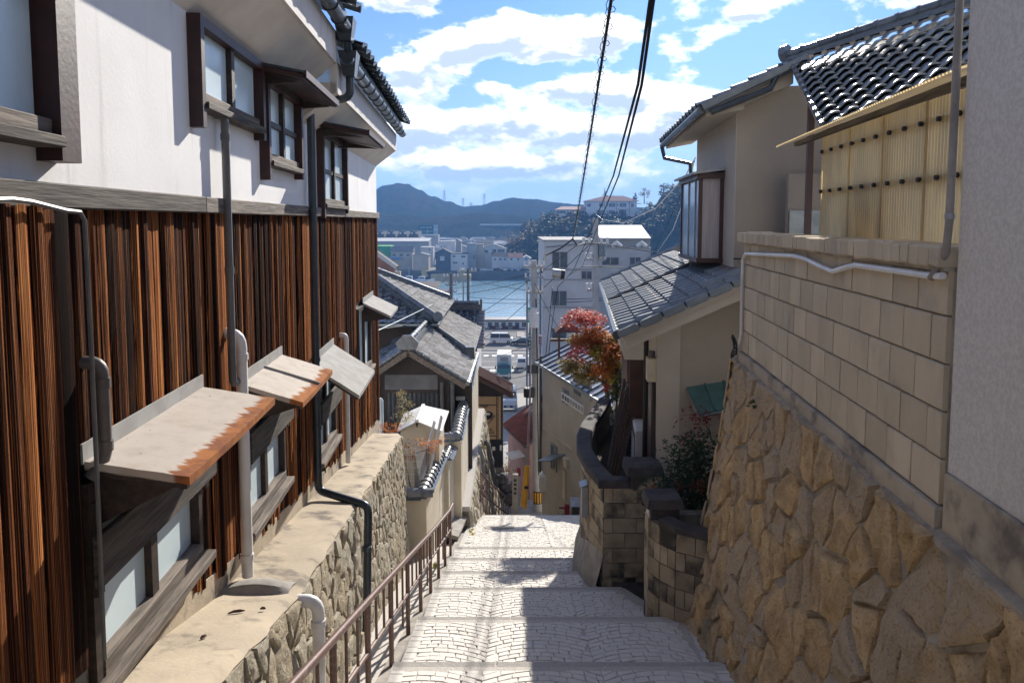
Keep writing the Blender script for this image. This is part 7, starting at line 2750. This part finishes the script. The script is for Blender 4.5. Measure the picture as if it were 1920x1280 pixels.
# ---- houses of the far town
def town_house(label, x0, x1, yt, yb, Y, wall, roof, rh_=4, kind='long', wins=(), depth=8, name='town_house', cat='house', sign=None, group=None):
    xa, xb = P(x0, 0, Y).x, P(x1, 0, Y).x
    zt_ = P(0, yt, Y).z
    zb_ = min(P(0, yb, Y).z, FZ + .3) if Y < 420 else FZ
    t = thing(name, label, cat, 'W', ((xa + xb) / 2, Y, zb_), group)
    zr_ = zt_ + rh_ * Y / FPX
    xm = (xa + xb) / 2
    if kind == 'long':
        part(MB().box(xa, xb, Y, Y + depth, zb_ - 1, zt_), 'wall', wall, t)
        part(MB().add([(xa - .3, Y - .4, zt_ - .05), (xb + .3, Y - .4, zt_ - .05), (xb + .3, Y + depth + .4, zt_ - .05), (xa - .3, Y + depth + .4, zt_ - .05), (xa - .3, Y + depth / 2, zr_), (xb + .3, Y + depth / 2, zr_)], [(0, 1, 5, 4), (1, 2, 5), (2, 3, 4, 5), (3, 0, 4), (3, 2, 1, 0)]), 'roof', roof, t)
    elif kind == 'gable':
        part(MB().prism([(xa, Y, zb_ - 1), (xb, Y, zb_ - 1), (xb, Y, zt_), (xm, Y, zr_ - .1), (xa, Y, zt_)], (0, depth, 0)), 'wall', wall, t)
        for s, xe in ((-1, xa), (1, xb)):
            part(MB().slab((xm, Y - .5, zr_), (xe + s * .4, Y - .5, zt_ - .1), (xe + s * .4, Y + depth, zt_ - .1), (xm, Y + depth, zr_), .18), 'roof', roof, t)
    else:
        part(MB().box(xa, xb, Y, Y + depth, zb_ - 1, zt_), 'wall', wall, t)
        part(MB().box(xa - .15, xb + .15, Y - .15, Y + depth + .15, zt_, zt_ + .3), 'roof', roof, t)
    for (a, b_, c, d) in wins:
        far_window(t, P(a, 0, Y).x, P(c, 0, Y).x, P(0, d, Y).z, P(0, b_, Y).z, Y, 2 if c - a > 3 else 1)
    return t


def wall_m(n_, c):
    return mat(n_, c, tuple(v * .88 for v in c), .3, .9, spec=.1)


W1, W2, W3, W4, W5 = wall_m('far_white_wall', (.58, .57, .55)), wall_m('far_cream_wall', (.50, .44, .36)), wall_m('far_grey_wall', (.36, .37, .38)), wall_m('far_dark_wall', (.10, .12, .15)), wall_m('far_pale_wall', (.46, .47, .49))
RD, RG, RR, RB = wall_m('far_dark_roof', (.085, .09, .095)), wall_m('far_grey_roof', (.22, .22, .22)), wall_m('far_red_roof', (.36, .21, .16)), wall_m('far_pale_roof', (.55, .54, .53))
town_house('cream house with grey roof and blue awning beside the green sheeting', 727, 768, 472, 497, 345, W2, RG, 10, 'long', ((730, 476, 736, 480), (743, 476, 750, 480), (757, 476, 763, 480)))
aw_ = thing('blue_awning', 'blue awning below the windows of the cream far house', 'awning', 'W', tuple(P(740, 484, 344)))
part(MB().slab(P(729, 482, 343), P(752, 482, 343), P(752, 484.5, 341.5), P(729, 484.5, 341.5), .1), 'sheet', mat('blue_sheet', (.12, .24, .46), None, rough=.6), aw_)
part(MB().box(P(729, 0, 343).x, P(752, 0, 343).x, 342.9, 343, P(0, 487, 343).z, P(0, 482, 343).z), 'back', W3, aw_)
town_house('beige shed with a slanted wall right of the cream grey roofed house', 769, 799, 478, 498, 340, W2, RG, 4, 'gable', ())
town_house('small white box house behind the beige shed', 784, 808, 464, 482, 365, W5, RB, 3, 'flat', ((800, 466, 803, 470),))
t = town_house('dark gabled building with a white square sign by the far water', 813, 842, 474, 500, 338, W4, RD, 8, 'gable', ((816, 486, 818, 492),))
q = P(829, 484.5, 337.4)
sq = part(MB().box(q.x - .95, q.x + .95, 337.5, 337.9, q.z - .95, q.z + .95), 'sign', M['white'], t)
lettering('の', sq, (q.x, 337.47, q.z), 2.0, M['ink'])
town_house('cream two storey house right of the dark gabled building', 842, 874, 476, 500, 338, W1, RD, 2, 'flat', ((845, 479, 851, 482), (862, 479, 870, 483), (846, 491, 855, 494), (864, 492, 867, 496)))
town_house('tall narrow grey block in the middle of the far front row', 873, 890, 458, 498, 345, W3, RG, 2, 'flat', ((885, 478, 889, 486),))
town_house('tan block with a flat roof right of the narrow grey block', 888, 905, 459, 498, 350, W2, RG, 2, 'flat', ())
town_house('large white gabled house above the car park', 899, 948, 466, 497, 352, W1, RG, 9, 'gable', ((907, 469, 914, 474), (922, 467, 930, 473), (932, 467, 946, 473)))
town_house('dark roofed white house in the terrace by the far quay', 921, 955, 481, 500, 342, W1, RD, 7, 'long', ((925, 484, 929, 488), (935, 484, 940, 488), (944, 484, 949, 488)))
town_house('white house with a brick red roof at the end of the terrace', 953, 980, 483, 500, 341, W1, RR, 8, 'long', ((957, 484, 961, 488), (970, 484, 974, 488)))
town_house('little white gabled house right of the red roofed one', 980, 996, 484, 500, 341, W5, RB, 5, 'gable', ((985, 484, 990, 488),))
town_house('lean-to garage with an arched roof at the right end of the far quay', 985, 1002, 494, 502, 338, W5, RB, 1, 'flat', ())
town_house('white block with a pale parapet above the dark gabled building', 820, 850, 453, 475, 385, W1, RB, 1, 'flat', ((823, 461, 825, 464), (829, 461, 831, 464)))
town_house('grey gabled house behind the white parapet block', 847, 862, 453, 470, 395, W3, RG, 5, 'gable', ())
town_house('white sheet roofed house at the foot of the headland', 926, 944, 457, 470, 400, W1, RB, 5, 'long', ())
town_house('pale grey roofed house behind the large white gable', 890, 922, 455, 470, 410, W2, RG, 6, 'long', ())
town_house('green sheeted hall at the left of the far shore', 700, 727, 462, 484, 350, mat('green_sheet', (.06, .30, .13), (.05, .26, .12), .3, .7), mat('lime_sheet', (.22, .62, .12), None, rough=.7), 5, 'flat', ())
# saw-tooth works with skylights
fw = thing('factory', 'long works with a row of dark slanted roofs and bright skylights', 'factory', 'W', tuple(P(740, 446, 430)))
Yf = 430
part(MB().box(P(690, 0, Yf).x, P(785, 0, Yf).x, Yf, Yf + 20, FZ, P(0, 445, Yf).z), 'wall', W3, fw)
for i in range(4):
    x0 = P(694 + i * 22, 0, Yf).x
    x1 = P(715 + i * 22, 0, Yf).x
    part(MB().prism([(x0, Yf - .5, P(0, 445, Yf).z), (x1, Yf - .5, P(0, 445, Yf).z), (x1 - 1, Yf - .5, P(0, 434, Yf).z), (x0 + 2, Yf - .5, P(0, 434, Yf).z)], (0, 18, 0)), 'roof', RD, fw)
    for k in range(2):
        xk = P(700 + i * 22 + k * 9, 0, Yf).x
        part(MB().box(xk, xk + 1.0, Yf - .62, Yf - .51, P(0, 438.5, Yf).z, P(0, 436, Yf).z), 'skylight', M['white'], fw)
wr_ = thing('market_hall', 'long pale flat roofed hall in front of the works', 'hall', 'W', tuple(P(745, 455, 400)))
part(MB().box(P(690, 0, 400).x, P(800, 0, 400).x, 400, 412, FZ, P(0, 452, 400).z), 'wall', W3, wr_)
part(MB().slab((P(690, 0, 400).x, 399, P(0, 452, 400).z), (P(800, 0, 400).x, 399, P(0, 452, 400).z), (P(800, 0, 400).x, 414, P(0, 446, 414).z), (P(690, 0, 400).x, 414, P(0, 446, 414).z), .3), 'roof', RB, wr_)
# billboard
bb_ = thing('billboard', 'teal rooftop billboard reading HOME CENTER with white letters', 'billboard', 'W', tuple(P(797, 440, 480)))
Yb = 480
M['teal_sign'] = mat('teal_sign', (.012, .10, .15), None, rough=.6)
part(MB().box(P(780, 0, Yb).x, P(809, 0, Yb).x, Yb, Yb + 1, P(0, 439.5, Yb).z, P(0, 422, Yb).z), 'board', M['teal_sign'], bb_)
part(MB().box(P(809.2, 0, Yb).x, P(817, 0, Yb).x, Yb, Yb + 1, P(0, 439.5, Yb).z, P(0, 421.5, Yb).z), 'side_board', wall_m('blue_sign', (.26, .36, .48)), bb_)
lettering('HOME CENTER', bb_, (P(794.5, 0, Yb).x, Yb - .06, P(0, 426.8, Yb).z), 1.15, M['white'])
lettering('ユーホー', bb_, (P(794.5, 0, Yb).x, Yb - .06, P(0, 434.5, Yb).z), 2.6, M['white'], sx=.85)
lettering('営業中', bb_, (P(813, 0, Yb).x, Yb - .06, P(0, 430.5, Yb).z), .9, M['white'])
part(MB().box(P(778, 0, Yb).x, P(818, 0, Yb).x, Yb + .5, Yb + 10, FZ, P(0, 440, Yb).z), 'base', W3, bb_)
# dense small houses further inland, alike at this distance
rr = random.Random(52)
for i in range(110):
    Y = rr.uniform(430, 680)
    px = rr.uniform(700, 985) if i % 3 else rr.uniform(820, 985)
    w_ = rr.uniform(6, 11)
    s = FPX / Y
    py_b = 414 + (-FZ) * s
    town_house('small house in the dense far town below the hills', px - w_ * s / 2, px + w_ * s / 2, py_b - rr.uniform(4.5, 7) * s, py_b, Y, rr.choice((W1, W2, W3, W5)), rr.choice((RD, RD, RG, RB)), 1.8 * s, rr.choice(('long', 'gable')), (), 8, 'distant_house', 'house', None, 'small houses of the far town')
# elevated road
br = thing('elevated_road', 'long pale elevated road crossing below the hills', 'bridge', 'W', tuple(P(950, 425, 760)))
part(MB().box(P(898, 0, 760).x, P(1015, 0, 760).x, 760, 768, P(0, 423, 760).z, P(0, 420, 760).z), 'deck', W1, br)
for px in (905, 925, 945, 965, 985):
    part(MB().box(P(px, 0, 760).x - .8, P(px, 0, 760).x + .8, 763, 765, FZ, P(0, 423, 760).z), 'pier', W3, br)

# cars on the far quay
for i, (px, c, lab) in enumerate(((909, PW, 'white car at the left of the far quay car park'), (927, PW, 'white car second from the left on the far quay'), (934, car_paint('far_red', (.30, .08, .08)), 'reddish car among the white ones on the far quay'), (949, PW, 'white van in the middle of the far quay car park'), (960, PW, 'white car just right of the far van'), (971, PW, 'white car third from the right on the far quay'), (983, PB, 'dark car near the arched garage on the far quay'))):
    q = P(px, 504, 334.5)
    vehicle('parked_car', lab, (q.x, 335.2, FZ), R(90 if i % 2 else -90), BOXY if i == 3 else SED, (-2.1, -1.9, 1.2, 1.8, 1.1, 1.8) if i == 3 else (-1.55, -.85, .45, 1.2, .92, 1.42), 1.7, c, 'car', (-1.3, 1.35))


# boats
def boat(label, px, py, Y, L_, m, mast=True):
    q = P(px, py, Y)
    t = thing('fishing_boat', label, 'boat', 'W', (q.x, Y, -26))
    h_ = L_ / 2
    sec = [(-h_, .9, .9), (-h_ * .5, 1.1, .9), (h_ * .3, 1.1, 1.1), (h_ * .8, .6, 1.5), (h_, .05, 1.8)]
    vs, fs = [], []
    for x, w_, z in sec:
        vs += [(q.x + x, Y - w_, -26 + z), (q.x + x, Y - w_ * .6, -26.2), (q.x + x, Y + w_ * .6, -26.2), (q.x + x, Y + w_, -26 + z)]
    for i in range(len(sec) - 1):
        for k in range(3):
            a = i * 4 + k
            fs.append((a, a + 1, a + 5, a + 4))
        fs.append((i * 4 + 3, i * 4, i * 4 + 4, i * 4 + 7))
    fs.append((3, 2, 1, 0))
    part(MB().add(vs, fs), 'hull', m, t)
    part(MB().bev(q.x - h_ * .5, q.x + h_ * .1, Y - .7, Y + .7, -25.1, -23.4, .1), 'wheelhouse', M['white'], t)
    part(MB().box(q.x - h_ * .45, q.x + h_ * .05, Y - .72, Y - .70, -24.3, -23.7), 'window', M['glass'], t)
    if mast:
        part(MB().tube([(q.x - h_ * .2, Y, -23.4), (q.x - h_ * .2, Y, -20.0)], .08, 5), 'mast', M['white'], t)


boat('white fishing boat with a mast moored at the far left quay', 771, 518, 318, 9, M['white'])
boat('low white boat moored right of the masted fishing boat', 795, 521, 316, 9, M['white'], False)
bg_ = thing('barge', 'yellow work barge with a raised bow lying by the far shore', 'barge', 'W', tuple(P(840, 518, 322)))
YB = 322
M['buff'] = mat('buff_paint', (.44, .36, .21), (.36, .29, .17), .5, .8)
part(MB().box(P(803, 0, YB).x, P(880, 0, YB).x, YB, YB + 5, -26.5, P(0, 515, YB).z), 'deck', M['buff'], bg_)
part(MB().hexa([P(791, 519, YB), P(803, 519, YB), P(803, 519, YB + 5), P(791, 519, YB + 5), P(789, 501, YB), P(796, 501, YB), P(796, 501, YB + 5), P(789, 501, YB + 5)]), 'bow_ramp', M['buff'], bg_)
part(MB().tube([P(861, 512, YB), P(866, 507, YB), P(871, 512, YB)], 1.3, 8), 'drum', M['buff'], bg_)
# pylons on the hills
for (px, pt, pb, lab) in ((833, 356, 388, 'tall lattice pylon on the left of the hill saddle'), (868, 371, 392, 'lattice pylon in the middle of the hill saddle'), (908, 363, 388, 'tall lattice pylon on the right of the hill saddle'), (883, 380, 392, 'small faint pylon between the two right pylons')):
    b_, t_ = P(px, pb, 1250), P(px, pt, 1250)
    py_ = thing('pylon', lab, 'pylon', 'W', tuple(b_))
    mb = MB()
    for s in (-1, 1):
        for d in (-1, 1):
            part(MB().bar(b_ + Vector((s * 2.4, d * 2.4, -4)), t_ + Vector((s * .3, d * .3, 0)), .35, .35), 'leg', M['steel'], py_)
    for f in (.62, .76, .9):
        c = b_.lerp(t_, f)
        part(MB().bar(c + Vector((-4.2, 0, 0)), c + Vector((4.2, 0, 0)), .35, .35), 'crossarm', M['steel'], py_)
    for k in range(6):
        f0, f1 = k / 6, (k + 1) / 6
        w0, w1 = 2.4 * (1 - f0) + .3 * f0, 2.4 * (1 - f1) + .3 * f1
        part(MB().bar(b_.lerp(t_, f0) + Vector((-w0, -w0, 0)), b_.lerp(t_, f1) + Vector((w1, -w1, 0)), .2, .2), 'brace', M['steel'], py_)

# ================================================================ overhead cables
M['cable'] = mat('black_cable', (.022, .026, .034), None, rough=.7, spec=.15)


def sag(a, b_, s, n_=14):
    a, b_ = Vector(a), Vector(b_)
    return [a.lerp(b_, t) - Vector((0, 0, s * 4 * t * (1 - t))) for t in [k / n_ for k in range(n_ + 1)]]


a, b_ = P(1160, -90, 5.2), P(1074, 448, 38)
spine = sag(a, b_, .15, 24)
cs = thing('overhead_cable', 'thick black cable with a spiral wrap crossing the sky to the white block', 'cable', 'W', tuple(b_))
part(MB().tube(spine, .014, 8), 'cable', M['cable'], cs, True)
hel = []
L_ = (b_ - a).length
turns = 95
for i in range(turns * 8):
    t = i / (turns * 8)
    tt = t ** 1.35
    p = a.lerp(b_, tt) - Vector((0, 0, .15 * 4 * tt * (1 - tt)))
    an = 2 * math.pi * i / 8
    r_ = .033 + .012 * math.sin(i * .37)
    hel.append(p + Vector((math.cos(an) * r_, 0, math.sin(an) * r_ - .012)))
part(MB().tube(hel, .0035, 4), 'spiral_wrap', M['cable'], cs, True)
for nm, pts, r_, lab in (
        ('overhead_cable', [P(1232, -90, 5.2), P(1196, 160, 7), P(1150, 330, 14), P(1108, 432, 30), P(1076, 505, 34), P(1062, 521, 33), P(1036, 538, 31), P(1030, 600, 28), P(1021, 690, 26.4)], .014, 'left cable of the thick pair dropping past the white block'),
        ('overhead_cable', [P(1238, -90, 5.2), P(1203, 160, 7), P(1160, 330, 14), P(1118, 432, 30), P(1096, 488, 34), P(1092, 500, 33), P(1068, 515, 32), P(1046, 538, 31), P(1036, 600, 28), P(1026, 690, 26.4)], .014, 'right cable of the thick pair dropping past the white block'),
        ('overhead_cable', [P(1074, 448, 38), P(1050, 466, 37), P(1022, 479, 36), P(1016, 510, 34)], .045, 'knotted cable run from the spiral cable to the slim pole'),
        ('overhead_cable', [P(1074, 448, 38), P(1082, 460, 38), P(1100, 455, 40), P(1150, 460, 50), P(1232, 474, 60)], .035, 'dark cable looping right from the end of the spiral cable'),
        ('overhead_cable', [P(1092, 500, 33), P(1112, 500, 40), P(1170, 501, 46)], .03, 'straight cable past the blue grey pole'),
        ('overhead_cable', [P(1304, 296, 12.4), P(1285, 330, 14), P(1230, 390, 20), P(1170, 418, 26), P(1130, 412, 34), P(1118, 402, 44)], .011, 'pale thin cable sagging from the upper eave to the blue grey pole'),
        ('overhead_cable', [P(1302, 300, 12.4), P(1288, 360, 16), P(1262, 430, 24), P(1232, 474, 40)], .012, 'white cable curving down from the upper eave'),
        ('overhead_cable', [P(1302, 302, 12.4), P(1270, 380, 24), P(1214, 500, 44)], .008, 'faint thin wire falling from the upper eave past the far trees')):
    o = solo(MB().tube(pts, r_, 7), nm, lab, 'cable', M['pvc_w'] if 'white' in lab.split()[:1] or 'pale' in lab.split()[:1] else M['cable'], smooth=True)
q = P(1047, 514, 31.5)
jb = thing('cable_closure', 'dark cylindrical cable closure hanging beside the white block window', 'cable closure', 'W', tuple(q))
part(MB().tube([q + Vector((-.26, 0, .05)), q + Vector((.10, 0, 0))], .19, 12), 'case', M['steel'], jb, True)
part(MB().tube([q + Vector((.10, 0, 0)), q + Vector((.26, 0, -.02))], .20, 12), 'end_cap', M['black'], jb, True)
# thin wires over the sea and street
ws = [((1000, 560, 60), (700, 618, 17), 'thin pale wire running down to the tiled hip roof'), ((998, 512, 66), (846, 540, 108), 'upper wire from the slim pole to the left dark pole'), ((998, 525, 66), (846, 552, 108), 'second wire from the slim pole to the left dark pole'), ((998, 545, 66), (878, 520, 108), 'wire rising from the slim pole to the right dark pole'),
      ((1150, 558, 60), (878, 557, 108), 'long level wire across the sea'), ((1150, 562, 60), (878, 566, 108), 'lower long level wire across the sea'), ((1120, 430, 44), (880, 600, 90), 'wire slanting down across the sea from the blue grey pole'), ((1120, 445, 44), (900, 640, 90), 'lower wire slanting down across the sea from the blue grey pole'),
      ((1001, 690, 26), (900, 694, 60), 'level wire crossing above the truck'), ((1001, 700, 26), (900, 706, 60), 'second level wire crossing below the truck windscreen'), ((1001, 640, 26), (905, 668, 60), 'wire crossing below the parked van'), ((1000, 760, 26), (960, 790, 40), 'short wire from the utility pole to the red roof'),
      ((1001, 720, 26), (880, 735, 50), 'wire from the utility pole to the cafe roof'), ((1002, 530, 26), (1112, 700, 20.5), 'thin wire from the utility pole to the beige building wall')]
for (x0, y0, Y0), (x1, y1, Y1), lab in ws:
    solo(MB().tube(sag(P(x0, y0, Y0), P(x1, y1, Y1), .25, 10), .012 if min(Y0, Y1) < 30 else .028, 4), 'overhead_wire', lab, 'wire', M['cable'])
solo(MB().tube(sag(P(703, 622, 13.2), P(838, 556, 27), .02, 8), .008, 4), 'overhead_wire', 'pale green wire across the tiled roofs', 'wire', M['zinc'])

# ================================================================ air
hm = bpy.data.materials.new('haze')
hm.use_nodes = True
hm.node_tree.nodes.clear()
b = NB(hm.node_tree)
pv = b.n('ShaderNodeVolumePrincipled')
pv.inputs['Color'].default_value = (.24, .52, 1.0, 1)
pv.inputs['Density'].default_value = 0.00036
pv.inputs['Anisotropy'].default_value = 0.0
ho = b.n('ShaderNodeOutputMaterial')
b.link(pv.outputs[0], ho.inputs['Volume'])
o = struct(MB().box(-1800, 1800, -30, 3300, -33, 150), 'haze', hm, kind='stuff')
